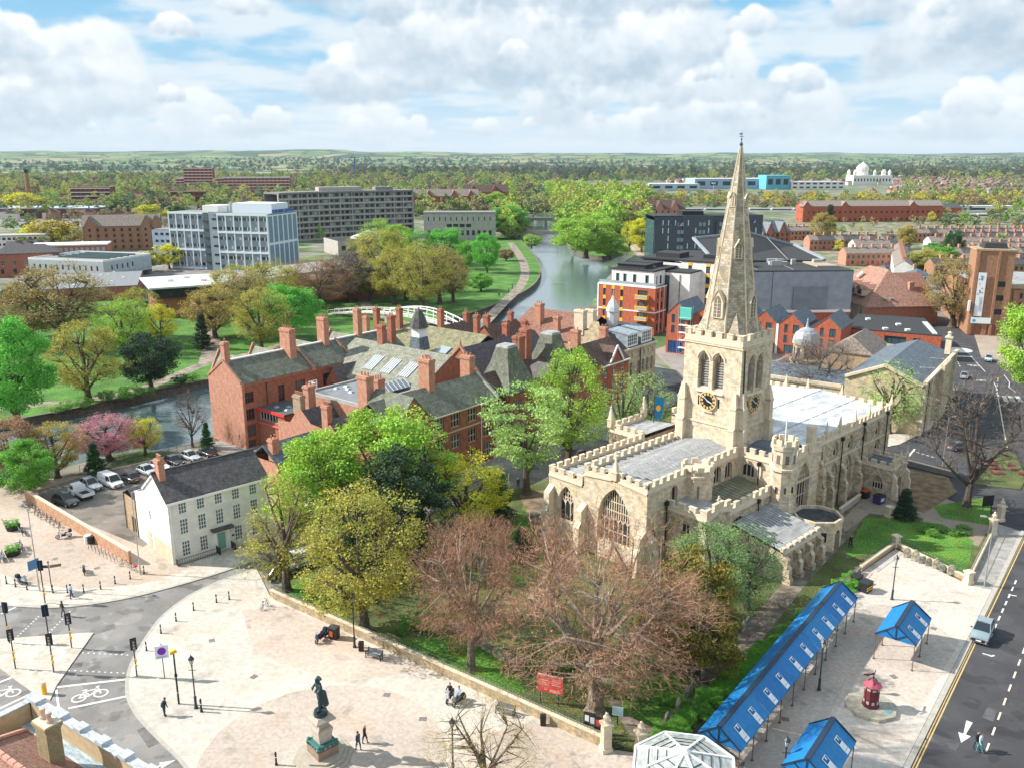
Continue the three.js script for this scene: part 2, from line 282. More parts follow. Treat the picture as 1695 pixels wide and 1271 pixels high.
function windowGeos({k='rect',w,h,nx=2,ny=2,bar=.05,fr=.08,tracery}) {
const key=[k,w,h,nx,ny,bar,fr,tracery].join();if (winCache[key]) return winCache[key];
const o=opening(k,w,h),f=gb(),z=-.02,dz=.06;
const topAt=x=>{let y=0;for (let i=0;i < o.length;i++) {const a=o[i],b=o[(i+1) % o.length];if ((a[0]-x)*(b[0]-x) <= 0&&Math.abs(a[0]-b[0]) > 1e-5) y=Math.max(y,a[1]+(b[1]-a[1])*(x-a[0])/(b[0]-a[0]));} return y;};
const cx=0,cy=h*.45;
for (let i=0;i < o.length;i++) {const a=o[i],b=o[(i+1) % o.length],s=q=>{const l=Math.hypot(q[0]-cx,q[1]-cy);return [q[0]+(cx-q[0])/l*fr,q[1]+(cy-q[1])/l*fr];},a2=s(a),b2=s(b);f.quad([a[0],a[1],dz],[b[0],b[1],dz],[b2[0],b2[1],dz],[a2[0],a2[1],dz]);f.quad([a2[0],a2[1],dz],[b2[0],b2[1],dz],[b2[0],b2[1],z],[a2[0],a2[1],z]);}
const spring=k==='gothic'?h-Math.min(w*.87,h*.6) : k==='round'?h-w/2 : h;
for (let i=1;i < nx;i++) {const x=-w/2+w*i/nx;f.box(x-bar/2,0,z,x+bar/2,topAt(x),dz-.01);}
for (let j=1;j < ny;j++) {const y=spring*j/ny;f.box(-w/2,y-bar/2,z,w/2,y+bar/2,dz-.015);}
if (tracery) {const cw=w/nx;for (let i=0;i < nx;i++) {const x0=-w/2+cw*i,xc=x0+cw/2,y0=spring-cw*.2;if (topAt(xc) > y0+cw*.5) {f.bar([x0,y0,.02],[xc,y0+cw*.75,.02],bar,bar);f.bar([x0+cw,y0,.02],[xc,y0+cw*.75,.02],bar,bar);const t=topAt(xc);if (t > y0+cw*1.1) f.bar([xc,y0+cw*.75,.02],[xc,t,.02],bar*.8,bar);}}
if (tracery > 1) for (const y of [spring+(h-spring)*.28,spring+(h-spring)*.55]) {let xw=w/2;while (xw > 0&&topAt(xw-.01) < y) xw -= w/40;f.box(-xw,y-bar/2,z,xw,y+bar/2,dz-.02);}}
const sh=new THREE.Shape(o.map(q=>new THREE.Vector2(q[0],q[1]))),pane=metreUV(new THREE.ShapeGeometry(sh));pane.computeVertexNormals();
return winCache[key]={frame: f.geo(),pane};
}
class Building {
constructor(name,label,category,o,th,group) {this.g=thing(name,label,category,o,TH(th),group);this.w=new Map();}
gbw(m) {const k=(this.s||0)+m.uuid;if (!this.w.has(k)) this.w.set(k,Object.assign(gb(),{mt: m}));return this.w.get(k);}
sec() {this.s=(this.s||0)+1;}
// p0 to p1 runs left to right as seen from outside; top: height or outline [[u, y] ...] from left to right
wall(p0,p1,y0,top,holes=[],m=MT.brick,depth=.28) {
const {L,m: M}=wallFrame(p0,p1),out=[new THREE.Vector2(0,y0),new THREE.Vector2(L,y0)];
const tp=typeof top==='number'?[[0,top],[L,top]] : top;for (let i=tp.length-1;i >= 0;i--) out.push(new THREE.Vector2(tp[i][0],tp[i][1]));
const hs=holes.map(q=>opening(q.k||'rect',q.w,q.h).map(v=>new THREE.Vector2(v[0]+q.x,v[1]+q.y)));
const tr=THREE.ShapeUtils.triangulateShape(out,hs),all=out.concat(...hs),b=this.gbw(m),old=b.m;b.m=M;
for (const [i,j,k] of tr) b.tri([all[i].x,all[i].y,0],[all[j].x,all[j].y,0],[all[k].x,all[k].y,0]);
hs.forEach(h=>{for (let i=0;i < h.length;i++) {const a=h[i],c=h[(i+1) % h.length];b.quad([c.x,c.y,0],[a.x,a.y,0],[a.x,a.y,-depth],[c.x,c.y,-depth]);}});
b.m=old;
for (const q of holes) {if (q.none) continue;
if (q.door) {const d=gb().box(-q.w/2,0,-depth,q.w/2,q.h,-depth+.06);for (const [dx,dy] of [[-1,.12],[1,.12],[-1,.56],[1,.56]]) d.bc(dx*q.w*.23,q.h*dy,-depth+.07,q.w*.34,q.h*.34,.04);const me=d.mesh('door',q.door,this.g);me.applyMatrix4(M.clone().multiply(new THREE.Matrix4().makeTranslation(q.x,q.y,0)));gb().bc(q.w*.36,q.h*.48,-depth+.1,.06,.06,.06).mesh('handle',MT.gold,me);continue;}
const ge=windowGeos(q),me=shade(new THREE.Mesh(ge.frame,q.fm||MT.whiteTrim));me.name='window';me.applyMatrix4(M.clone().multiply(new THREE.Matrix4().makeTranslation(q.x,q.y,-depth+.03)));this.g.add(me);
const pa=shade(new THREE.Mesh(ge.pane,q.pm||[MT.glass,MT.glass,MT.glassMid,MT.glassBlue][q.k?0 : (hash(Math.round(q.x*9),Math.round(q.y*9),used.chk=(used.chk | 0)+1)*4) | 0]));pa.name='pane';me.add(pa);}
return this;
}
done() {for (const b of this.w.values()) b.mesh('wall',b.mt,this.g);this.w.clear();return this;}
part(name,b,m,label) {return b.mesh(name,m,this.g,label);}
pane(p0,p1,x,y,w,h,m=MT.glass,proud=.04,name='window') {// simple window of a far building
const key=`s${w},${h},${proud}`;const geo=winCache[key] ||= gb().box(-w/2,0,-.1,w/2,h,proud).geo();const me=shade(new THREE.Mesh(geo,m));me.name=name;me.applyMatrix4(wallFrame(p0,p1).m.multiply(new THREE.Matrix4().makeTranslation(x,y,0)));this.g.add(me);return me;}
panes(p0,p1,n,rows,w,h,y0,dy,m0=1,m=MT.glass,proud) {const L=Math.hypot(p1[0]-p0[0],p1[1]-p0[1]);for (let j=0;j < rows;j++) for (let i=0;i < n;i++) this.pane(p0,p1,m0+(L-2*m0)*(i+.5)/n,y0+j*dy,w,h,m,proud);return this;}
box(x0,z0,x1,z1,y0,y1,m,holes={}) {
this.wall([x0,z0],[x0,z1],y0,y1,holes.w||[],m);this.wall([x0,z1],[x1,z1],y0,y1,holes.s||[],m);this.wall([x1,z1],[x1,z0],y0,y1,holes.e||[],m);this.wall([x1,z0],[x0,z0],y0,y1,holes.n||[],m);return this;}
// ridge along x (axis 'x') or z
gable(x0,z0,x1,z1,ye,yr,m,axis='x',ov=.35,th=.18,name='roof') {
const b=gb();const put=(u0,u1,v0,v1,f)=>{const vm=(v0+v1)/2,sl=(yr-ye)/(vm-v0),e=ye-ov*sl;const A=[[v0-ov,e],[vm,yr],[v1+ov,e]];
for (const s of [0,1]) {const [a,c]=s?[A[1],A[2]] : [A[0],A[1]];b.quad(f(u0-ov,a[1],a[0]),f(u1+ov,a[1],a[0]),f(u1+ov,c[1],c[0]),f(u0-ov,c[1],c[0]));b.quad(f(u0-ov,a[1]+th,a[0]),f(u1+ov,a[1]+th,a[0]),f(u1+ov,c[1]+th,c[0]),f(u0-ov,c[1]+th,c[0]));
for (const u of [u0-ov,u1+ov]) b.quad(f(u,a[1],a[0]),f(u,c[1],c[0]),f(u,c[1]+th,c[0]),f(u,a[1]+th,a[0]));}
for (const a of [A[0],A[2]]) b.quad(f(u0-ov,a[1],a[0]),f(u1+ov,a[1],a[0]),f(u1+ov,a[1]+th,a[0]),f(u0-ov,a[1]+th,a[0]));};
if (axis==='x') put(x0,x1,z0,z1,(u,y,v)=>[u,y,v]);else put(z0,z1,x0,x1,(u,y,v)=>[v,y,u]);
return b.mesh(name,m,this.g);
}
hip(x0,z0,x1,z1,ye,yr,m,ov=.4,name='roof',inset) {x0 -= ov;z0 -= ov;x1+=ov;z1+=ov;const W=Math.min(x1-x0,z1-z0)/2,q=inset ?? W,b=gb(),alongX=x1-x0 >= z1-z0,xm=(x0+x1)/2,zm=(z0+z1)/2;
const A=[x0,ye,z0],B=[x1,ye,z0],C=[x1,ye,z1],D=[x0,ye,z1],E=alongX?[x0+q,yr,zm] : [xm,yr,z0+q],F=alongX?[x1-q,yr,zm] : [xm,yr,z1-q];
if (alongX) b.quad(D,C,F,E).quad(B,A,E,F).tri(A,D,E).tri(C,B,F);else b.quad(A,D,F,E).quad(C,B,E,F).tri(B,A,E).tri(D,C,F);
b.box(x0,ye-.18,z0,x1,ye,z1);return b.mesh(name,m,this.g);}
flat(x0,z0,x1,z1,y,m=MT.felt,par=.45,pm,t=.35) {gb().box(x0+t,y-.3,z0+t,x1-t,y+.02,z1-t).mesh('roof',m,this.g);const b=gb().box(x0-.03,y-.28,z0-.03,x1+.03,y+par,z0+t).box(x0-.03,y-.28,z1-t,x1+.03,y+par,z1+.03).box(x0-.03,y-.28,z0+t,x0+t,y+par,z1-t).box(x1-t,y-.28,z0+t,x1+.03,y+par,z1-t);b.mesh('parapet',pm||MT.trim,this.g);return this;}
chimney(x,z,y0,y1,w,d,m=MT.brick,pots=3) {const b=gb().bc(x,y0,z,w,y1-y0-.5,d).bc(x,y1-.5,z,w+.24,.26,d+.24).bc(x,y1-.24,z,w+.08,.24,d+.08);const c=b.mesh('chimney',m,this.g);for (let i=0;i < pots;i++) {const t=(i+.5)/pots-.5,px=w >= d?x+t*w : x,pz=w >= d?z : z+t*d;gb().lathe([[.13,y1],[.16,y1+.1],[.13,y1+.16],[.12,y1+.55],[.15,y1+.6],[0,y1+.6]],6,px,pz).mesh('chimney_pot',MT.brickPink,c);} return c;}
}
const row=(n,x0,dx,y,o)=>Array.from({length: n},(_,i)=>({...o,x: x0+dx*i,y}));
// embattled parapet along a straight run, standing on y
function battlement(b,p0,p1,y,{low=.55,high=.6,w=.85,gap=.65,t=.35,slope=0}={}) {
const {L,m}=wallFrame(p0,p1),old=b.m;b.m=m;const yy=u=>y+slope*u;
b.quad([0,yy(0),0],[L,yy(L),0],[L,yy(L)+low,0],[0,yy(0)+low,0]).quad([0,yy(0),-t],[L,yy(L),-t],[L,yy(L)+low,-t],[0,yy(0)+low,-t]).quad([0,yy(0)+low,0],[L,yy(L)+low,0],[L,yy(L)+low,-t],[0,yy(0)+low,-t]);
b.quad([0,yy(0)-.16,.14],[L,yy(L)-.16,.14],[L,yy(L)+.08,.14],[0,yy(0)+.08,.14]).quad([0,yy(0)+.08,.14],[L,yy(L)+.08,.14],[L,yy(L)+.12,0],[0,yy(0)+.12,0]).quad([0,yy(0)-.16,.14],[L,yy(L)-.16,.14],[L,yy(L)-.2,0],[0,yy(0)-.2,0]);
b.m=old;
}
function merlons(B,p0,p1,y,m,{low=.55,high=.6,w=.85,gap=.65,t=.35,slope=0}={}) {// each upstanding block a piece of its own
const {L,m: M}=wallFrame(p0,p1),n=Math.max(1,Math.round((L+gap)/(w+gap))),step=(L+gap)/n,ww=step-gap;
const key=`merlon${ww.toFixed(2)},${high},${t}`;const geo=winCache[key] ||= gb().box(0,0,-t,ww,high,0).box(-.04,high,-t-.05,ww+.04,high+.12,.05).geo();
for (let i=0;i < n;i++) {const me=shade(new THREE.Mesh(geo,m));me.name='merlon';me.applyMatrix4(M.clone().multiply(new THREE.Matrix4().makeTranslation(i*step,y+low+slope*(i*step+ww/2),0)));B.g.add(me);}
}
function pinnacle(b,x,y,z,h,r=.28) {b.bc(x,y,z,r*2,h*.35,r*2).bc(x,y+h*.35,z,r*2.5,.12,r*2.5).lathe([[r*1.2,y+h*.35+.12],[r*.35,y+h*.88],[r*.55,y+h*.91],[0,y+h]],4,x,z,Math.PI/4);}

// ---------- setting: ground, river, roads, paving, lawns ----------
const structure=(name,b,m,label)=>tag(b.mesh(name,m),label,undefined,undefined,'structure');
const curve=(pts,n=6)=>{const c=new THREE.CatmullRomCurve3(pts.map(p=>new THREE.Vector3(p[0],0,p[1])));return c.getPoints(pts.length*n).map(v=>[v.x,v.z]);};
const farBank=curve([[-330,-120],[-170,-140],[-100.74,-164.64],[-95.74,-168.69],[-88.41,-176.45],[-80.3,-187.9],[-71.11,-198.54],[-55.32,-225.03],[-36.87,-252.75],[-17.27,-282.21],[-9.85,-297.1],[.56,-324.6],[7.9,-350.72],[11.93,-379.27],[13.8,-412.69],[12.74,-457.8],[9.26,-510.14],[5.62,-567.05],[6.16,-622.32],[11.91,-714.78],[20.34,-820.97],[20.95,-951.64],[0,-1300]],4);
const nearBank=curve([[40,-1300],[45.44,-951.64],[43.74,-820.97],[40.12,-714.78],[38.42,-622.32],[34.58,-558.75],[37.81,-481.06],[48.56,-463.4],[58.28,-481.06],[64.74,-475.03],[54.23,-431.62],[39.73,-371.72],[30.9,-323.18],[22.62,-287.76],[4.08,-258.16],[-8,-230],[-30,-193],[-51,-165],[-62,-147.5],[-66.73,-148.46],[-73.23,-140.98],[-78.3,-135.53],[-120,-118],[-330,-85]],4);
const riverLine=farBank.concat(nearBank);
{
const o=14000,sh=new THREE.Shape([[-o,3000],[o,3000],[o,-12000],[-o,-12000]].map(p=>new THREE.Vector2(p[0],-p[1])));
sh.holes.push(new THREE.Path(riverLine.map(p=>new THREE.Vector2(p[0],-p[1]))));
const g=new THREE.ShapeGeometry(sh);g.rotateX(-Math.PI/2);g.translate(0,-.15,0);
const m=shade(new THREE.Mesh(metreUV(g),MT.town));m.geometry.computeVertexNormals();m.name='ground';scene.add(m);tag(m,'','','','structure');
const w=gb().sheet(riverLine,-1.8),water=structure('river',w,mat([.12,.17,.18],{rough: .04,bump: ['ripple',.025],bumpSize: 14,specularIntensity: 1,ior: 2.2}));
const bank=gb(),n=riverLine.length;
for (let i=0;i < n;i++) {const a=riverLine[i],b=riverLine[(i+1) % n];bank.quad([a[0],-3.5,a[1]],[b[0],-3.5,b[1]],[b[0],-.14,b[1]],[a[0],-.14,a[1]]);}
structure('river_bank',bank,mat([.16,.14,.11],{map: 'rubble',size: 6}));
// stone edging on the park side
const edge=gb();for (let i=8;i < 84;i++) {const a=farBank[i],b=farBank[i+1],dx=b[0]-a[0],dz=b[1]-a[1],l=Math.hypot(dx,dz)||1,nx=dz/l * -.7,nz=dx/l*.7;edge.quad([a[0],.02,a[1]],[b[0],.02,b[1]],[b[0]-nx,.02,b[1]-nz],[a[0]-nx,.02,a[1]-nz]).quad([a[0],-.5,a[1]],[b[0],-.5,b[1]],[b[0],.02,b[1]],[a[0],.02,a[1]]);}
structure('river_edging',edge,mat([.24,.2,.16],{map: 'rubble',size: 6}));
}
function strip(pts,w,y,sm=5) {const c=sm?curve(pts,sm) : pts,b=gb();let pl=null,pr=null;for (let i=0;i < c.length;i++) {const a=c[Math.max(0,i-1)],d=c[Math.min(c.length-1,i+1)],dx=d[0]-a[0],dz=d[1]-a[1],l=Math.hypot(dx,dz)||1,nx=-dz/l*w/2,nz=dx/l*w/2,L=[c[i][0]-nx,y,c[i][1]-nz],R=[c[i][0]+nx,y,c[i][1]+nz];if (pl) b.quad(pl,pr,R,L);pl=L;pr=R;} return b;}
function kerbRun(pts,w,top,bot=-.13) {const b=gb(),P=i=>{const a=pts[Math.max(0,i-1)],d=pts[Math.min(pts.length-1,i+1)],dx=d[0]-a[0],dz=d[1]-a[1],l=Math.hypot(dx,dz)||1;return [-dz/l*w/2,dx/l*w/2];};for (let i=0;i < pts.length-1;i++) {const n0=P(i),n1=P(i+1),a=pts[i],c=pts[i+1],q=(p,n,s,y)=>[p[0]+n[0]*s,y,p[1]+n[1]*s];b.quad(q(a,n0,-1,top),q(a,n0,1,top),q(c,n1,1,top),q(c,n1,-1,top)).quad(q(a,n0,1,bot),q(c,n1,1,bot),q(c,n1,1,top),q(a,n0,1,top)).quad(q(a,n0,-1,bot),q(c,n1,-1,bot),q(c,n1,-1,top),q(a,n0,-1,top));} return b;}
const slab=(name,pts,m,top=0,bot=-.2)=>structure(name,gb().prism(pts,bot,top),m);
const sheet=(name,pts,y,m)=>structure(name,gb().sheet(pts,y),m);

// asphalt in front: the junction and the streets round the square
sheet('road',[[-150,-30],[30,-30],[34,-62],[-28.55,-93.32],[-25.9,-105.51],[-17.68,-114.7],[5.6,-132.99],[16.54,-149.54],[29.6,-169.89],[50,-187],[36,-214],[24,-200],[30.27,-186.37],[17.5,-158.92],[5.99,-142.99],[-18.6,-121.34],[-27.54,-113.03],[-36.79,-110.23],[-150,-100]],-.10,MT.tarmac);
sheet('high_street',[[26,-50],[60,-50],[80,-95],[96,-130],[122,-180],[150,-262],[166,-330],[262,-600],[252,-605],[156,-340],[138,-292],[118,-246],[100,-190],[84,-165],[60,-158],[40,-196],[34,-192],[56,-150],[60,-128],[71.0,-112.6],[57.7,-95.2],[33.4,-63.7]],-.094,MT.tarmacNew);
// the square
const kerbLine=curve([[-24.29,-59.51],[-28.17,-64.43],[-31.49,-67.65],[-34.88,-71.15],[-37.15,-74.38],[-38.75,-78.72],[-39.44,-84.0],[-39.47,-89.11],[-38.19,-93.9],[-35.81,-97.56],[-32.25,-101.15]],4);
slab('square_paving',[...kerbLine,[-28.52,-93.76],[8.58,-66.17],[11.14,-65.61],[20,-64.5],[13,-50],[-20,-50]],MT.setts);
structure('kerb',kerbRun(kerbLine,.34,.01),MT.kerb);
{const c=[-16.3,-65.21],q=[];for (let i=0;i < 48;i++) q.push([c[0]+Math.cos(i*Math.PI/24)*10.6,c[1]+Math.sin(i*Math.PI/24)*10.6]);sheet('paving_circle',q,.006,MT.settsPink);}
sheet('brick_paving',[[3.18,-69.98],[8.58,-66.17],[11.14,-65.61],[20,-64.5],[13.5,-52],[0,-56],[-2.57,-68.24]],.006,MT.settsPink);
sheet('paving_band',[[-26.3,-91.45],[-19.03,-86.24],[-13.02,-81.06],[-8.98,-78.29],[-17.1,-76.19],[-26.98,-81.63],[-30.89,-90.48]],.005,mat([.66,.55,.47],{map: 'setts',size: 31}));
// market square beside the street
const hsKerb=[[33.4,-63.7],[57.7,-95.2],[71.0,-112.6]];
slab('market_paving',[[21.5,-49.3],[33.2,-63.9],[57.5,-95.4],[55.33,-96.63],[50.79,-106.8],[43.47,-99.82],[17.33,-68.84],[20,-64.5]],mat([.66,.59,.52],{map: 'setts',size: 30,bump: ['setts',.008]}));
sheet('market_setts',[[18.55,-63.74],[41.45,-91.88],[45.53,-91.59],[47.92,-83.76],[38.53,-72.26],[32.86,-76.19],[24.69,-63.74]],.006,MT.settsPink);
slab('pavement',[[57.5,-95.4],[58.2,-96.2],[70.6,-112.4],[60,-127],[56,-124],[67.98,-114.28],[55.33,-96.63]],MT.slabsGrey);
structure('kerb',kerbRun([[21.5,-48.9],...hsKerb],.5,.01),MT.kerb);
// forecourt in front of the white house, with the car park behind its wall
slab('forecourt',[[-150,-96],[-72,-89.5],...curve([[-59.21,-91.74],[-52.01,-91.31],[-45.86,-93.17],[-40.15,-96.94],[-34.66,-101.82],[-31.42,-106.06],[-27.19,-111.41]],3),[-22,-117],[-56,-148],[-55.67,-148.18],[-70.01,-134.66],[-100,-126],[-150,-110]],mat([.56,.46,.38],{map: 'setts',size: 30}));
sheet('pavement_band',[[-63.6,-99.49],[-57.59,-96.63],[-51.96,-95.55],[-45.16,-96.63],[-39.7,-102.0],[-42.64,-101.65],[-35.93,-107.35],[-32.07,-104.97],[-34.66,-101.82],[-40.15,-96.94],[-45.92,-93.32],[-52.09,-91.45],[-59.29,-91.88]],.006,MT.slabs);
structure('kerb',kerbRun([[-72,-89.5],...curve([[-59.21,-91.74],[-52.01,-91.31],[-45.86,-93.17],[-40.15,-96.94],[-34.66,-101.82],[-31.42,-106.06],[-27.19,-111.41]],3)],.36,.012),MT.kerb);
sheet('car_park',[[-73.74,-127.69],[-69.74,-134.1],[-55.43,-147.52],[-45.05,-144.9],[-41.01,-137.82],[-45.44,-118.6],[-49.1,-107.35],[-71.33,-122.75]],.006,mat([.27,.235,.20],{map: 'asphalt',size: 14}));
slab('traffic_island',[[-59.22,-83.76],[-55.04,-84.37],[-46.53,-85.61],[-45.61,-85.61],[-45.09,-79.93],[-44.68,-75.68],[-44.11,-73.4],[-46.07,-74.38],[-51.85,-78.72],[-57.91,-81.63]],MT.slabs);
// churchyard
slab('churchyard_lawn',[[-28.52,-93.76],[8.6,-66.33],[11.16,-65.77],[17.37,-69.02],[43.59,-100.15],[51.03,-107.35],[55.64,-97.25],[68.2,-114.7],[60,-127],[56,-146],[40,-190],[29.25,-167.75],[16.4,-148.18],[5.56,-131.9],[-17.56,-113.86],[-25.78,-104.97]],MT.grassRough,.06);
slab('churchyard_path',[[2.93,-70.61],[8.6,-66.33],[11.17,-65.85],[14.76,-68.24],[25.56,-82.21],[36.43,-97.88],[46.62,-111.21],[59.74,-130.82],[46.76,-118.6],[33.47,-97.88],[21.36,-80.49],[13.49,-70.43],[8.87,-74.18]].slice(2),mat([.25,.20,.155],{map: 'dirt',size: 9}),.068,-.1);
sheet('churchyard_terrace',[[46.16,-112.22],[52.03,-118.6],[56.53,-116.84],[62.03,-107.35],[69.87,-117.49],[66,-124],[60,-146],[64.67,-137.82],[46.76,-118.6]],.072,mat([.36,.29,.23],{map: 'setts',size: 20}));
sheet('churchyard_earth',[[65.67,-137.82],[70.65,-133.54],[68.86,-126.92],[59.93,-118.6],[55.32,-126.92],[48.11,-117.49],[44.49,-112.22],[55.98,-133.54]],.076,mat([.25,.165,.085],{map: 'dirt',size: 8}));
sheet('churchyard_grass',[[50.64,-116.84],[47.83,-112.22],[43.03,-103.73],[50.79,-106.8],[55.5,-97.56],[62.36,-109.25],[60.71,-114.7],[56.34,-116.4]],.078,MT.grass);
sheet('churchyard_grass',[[5.4,-127.69],[3.52,-111.21],[8.57,-101.15],[3.75,-94.05],[-.55,-97.88],[-.21,-112.22],[2.05,-123.23]],.07,MT.grass);
sheet('churchyard_grass',[[-12.13,-84.0],[-5.73,-85.23],[.16,-80.49],[1.31,-74.18],[-4.02,-76.19],[-10.51,-81.06]],.07,MT.grass);
sheet('churchyard_grass',[[-28.58,-94.8],[-24.58,-99.49],[-18.02,-91.88],[-19.38,-88.05]],.07,MT.grass);
sheet('churchyard_grass',[[10.86,-76.19],[17.71,-77.75],[18.38,-75.17],[12.73,-69.1],[10.26,-71.34]],.0735,MT.grass);
sheet('tree_bed',[[62.52,-121.34],[73.07,-125.18],[67.3,-114.28],[61.72,-116.84]],.082,MT.grass);
sheet('churchyard_earth',[[1.16,-125.67],[5.42,-128.2],[4.17,-118.6],[8.7,-102.85],[5.85,-93.32],[2.51,-102.85],[-.63,-112.22]].slice(0,5),.074,MT.dirt);
// ground of the courts and the far side of the river
slab('court_paving',[[-55,-150],[-20,-119],[6.01,-143.62],[17.58,-159.69],[30.43,-187.41],[26,-204],[40,-270],[12,-262],[-6,-226],[-28,-190],[-49,-163]],MT.slabsGrey);
slab('street_paving',[[40,-197],[60,-159],[83,-166],[99,-191],[117,-246],[137,-292],[120,-300],[60,-262],[38,-230]],mat([.36,.32,.29],{map: 'setts',size: 26}));
slab('hall_pavement',[[63.34,-147.18],[71.42,-158.92],[83.5,-165.5],[80,-160],[70,-150.5],[60,-152.5]],MT.slabs);
slab('bridge_foot_pavement',[[122,-222],[140,-262],[152,-262],[170,-240],[130,-200]],mat([.44,.36,.29],{map: 'setts',size: 26}));
sheet('street_plot',[[-40,-30],[-100,-30],[-110,-60]],-.09,MT.tarmac);
// riverside park
const parkEdge=farBank.slice(4,76);
slab('park_lawn',[...parkEdge,[-12.91,-581.82],[-52.16,-516.64],[-71.79,-421.45],[-76.33,-358.81],[-103.65,-367.96],[-123.7,-345.04],[-140.47,-311.95],[-183.86,-311.95],[-250,-280],[-230,-135]],MT.grassPark,.0,-.16);
const pathStrip=(pts,w,y=.008)=>structure('park_path',strip(pts,w,y),MT.path);
pathStrip([[-111.56,-171.19],[-97.61,-177.54],[-89.19,-181.37],[-83.7,-188.45],[-79.96,-201.87],[-76.76,-215.85],[-68.34,-226.47],[-60.21,-246.55]],3.6);
pathStrip([[-76.76,-215.85],[-82.07,-234.12],[-91.68,-260.3],[-97.16,-286.77]],5,.012);
pathStrip([[-8.95,-269.28],[-2.71,-311.95],[2.51,-345.04],[5.35,-377.58],[5.95,-421.45],[3.43,-476.43],[-.92,-539.34]],4);
pathStrip([[-59.95,-358.81],[-53.04,-311.95],[-46.84,-292.7],[-35.86,-273.46],[-19.61,-260.3],[-10.68,-265.22]],4,.012);
slab('riverside_lawn',[...nearBank.slice(17,37),[85,-452],[64,-560],[40,-690],[30,-720]],MT.grassPark,.0,-.16);
sheet('riverside_path',[[60.57,-581.82],[68.28,-547.34],[66.45,-464.35],[66.72,-452.85],[73.36,-476.43],[74.98,-555.58],[66.59,-600.7]],.01,mat([.55,.42,.30],{map: 'dirt',size: 14}));
sheet('car_park',[[-215,-440],[-190,-380],[-150,-372],[-128,-400],[-150,-440]],-.10,MT.tarmac);
sheet('car_park',[[-560,-840],[-330,-640],[-270,-660],[-430,-900]],-.10,MT.tarmac);
sheet('street',[[235.32,-581.82],[244.06,-581.82],[172,-358],[168,-330],[150,-275],[138,-284]],-.088,MT.tarmac);
sheet('town_yards',[[120,-300],[172,-330],[330,-390],[520,-560],[620,-900],[260,-780],[150,-640],[110,-420]],-.13,mat([.36,.31,.26],{map: 'town',size: 60}));
// far country: rolling fields up to the hills
{
const g=new THREE.PlaneGeometry(22000,9000,150,60);g.rotateX(-Math.PI/2);g.translate(0,0,-6400);
const p=g.attributes.position;for (let i=0;i < p.count;i++) {const x=p.getX(i),z=p.getZ(i),d=-z,t=sstep(2300,9200,d);p.setY(i,-3+t*(92+fbm(x/2600+3,z/1900,4)*70+(x < -1500?16 : 0))+fbm(x/700,z/700,3)*8*sstep(1900,3200,d));}
g.computeVertexNormals();const h=metreUV(g);h.computeVertexNormals();smoothGeo(h); 
const q=h.attributes.position,uv=new Float32Array(q.count*2);for (let i=0;i < q.count;i++) {uv[i*2]=q.getX(i);uv[i*2+1]=q.getZ(i);} h.setAttribute('uv',new THREE.BufferAttribute(uv,2));
const m=shade(new THREE.Mesh(h,mat([.50,.58,.52],{map: 'fields',size: 4200,rough: 1})));m.name='hills';scene.add(m);tag(m,'','','','structure');
}

// covers, drains and repairs
[[-8.21,-70.43],[-25.73,-77.23],[-32.19,-84.0],[-12.06,-74.18],[46.36,-86.49],[38.06,-77.23],[25.18,-70.43],[-52.36,-101.15],[-58.99,-103.73]].forEach((p,i)=>structure('access_cover',gb().at(p[0],.012,p[1],i).box(-.35,-.01,-.3,.35,0,.3),mat([.26,.25,.24],{map: 'dirt',size: 1})));
[[[-44.96,-86.49],2.4,1.2,.6],[[-44.82,-79.38],1.8,1.0,.2],[[-32.37,-68.24],1.6,3.2,.7],[[44.57,-71.34],2.2,.9,.9],[[38.2,-67.4],1.4,2.6,.9],[[-53.29,-88.44],3.4,.8,.1]].forEach(([p,w,d,a],i)=>structure('road_patch',gb().at(p[0],i===3||i===4?-.089 : -.093,p[1],a).box(-w/2,-.004,-d/2,w/2,0,d/2),i===3||i===4?mat([.12,.12,.125],{map: 'asphalt',size: 5}) : mat([.22,.21,.205],{map: 'asphalt',size: 5})));
[[-34.17,-71.34],[-38.3,-91.88],[55.45,-91.88],[36.78,-67.82]].forEach((p,i)=>structure('drain_cover',gb().at(p[0],-.084,p[1],i).box(-.25,-.01,-.25,.25,0,.25),mat([.08,.08,.08])));

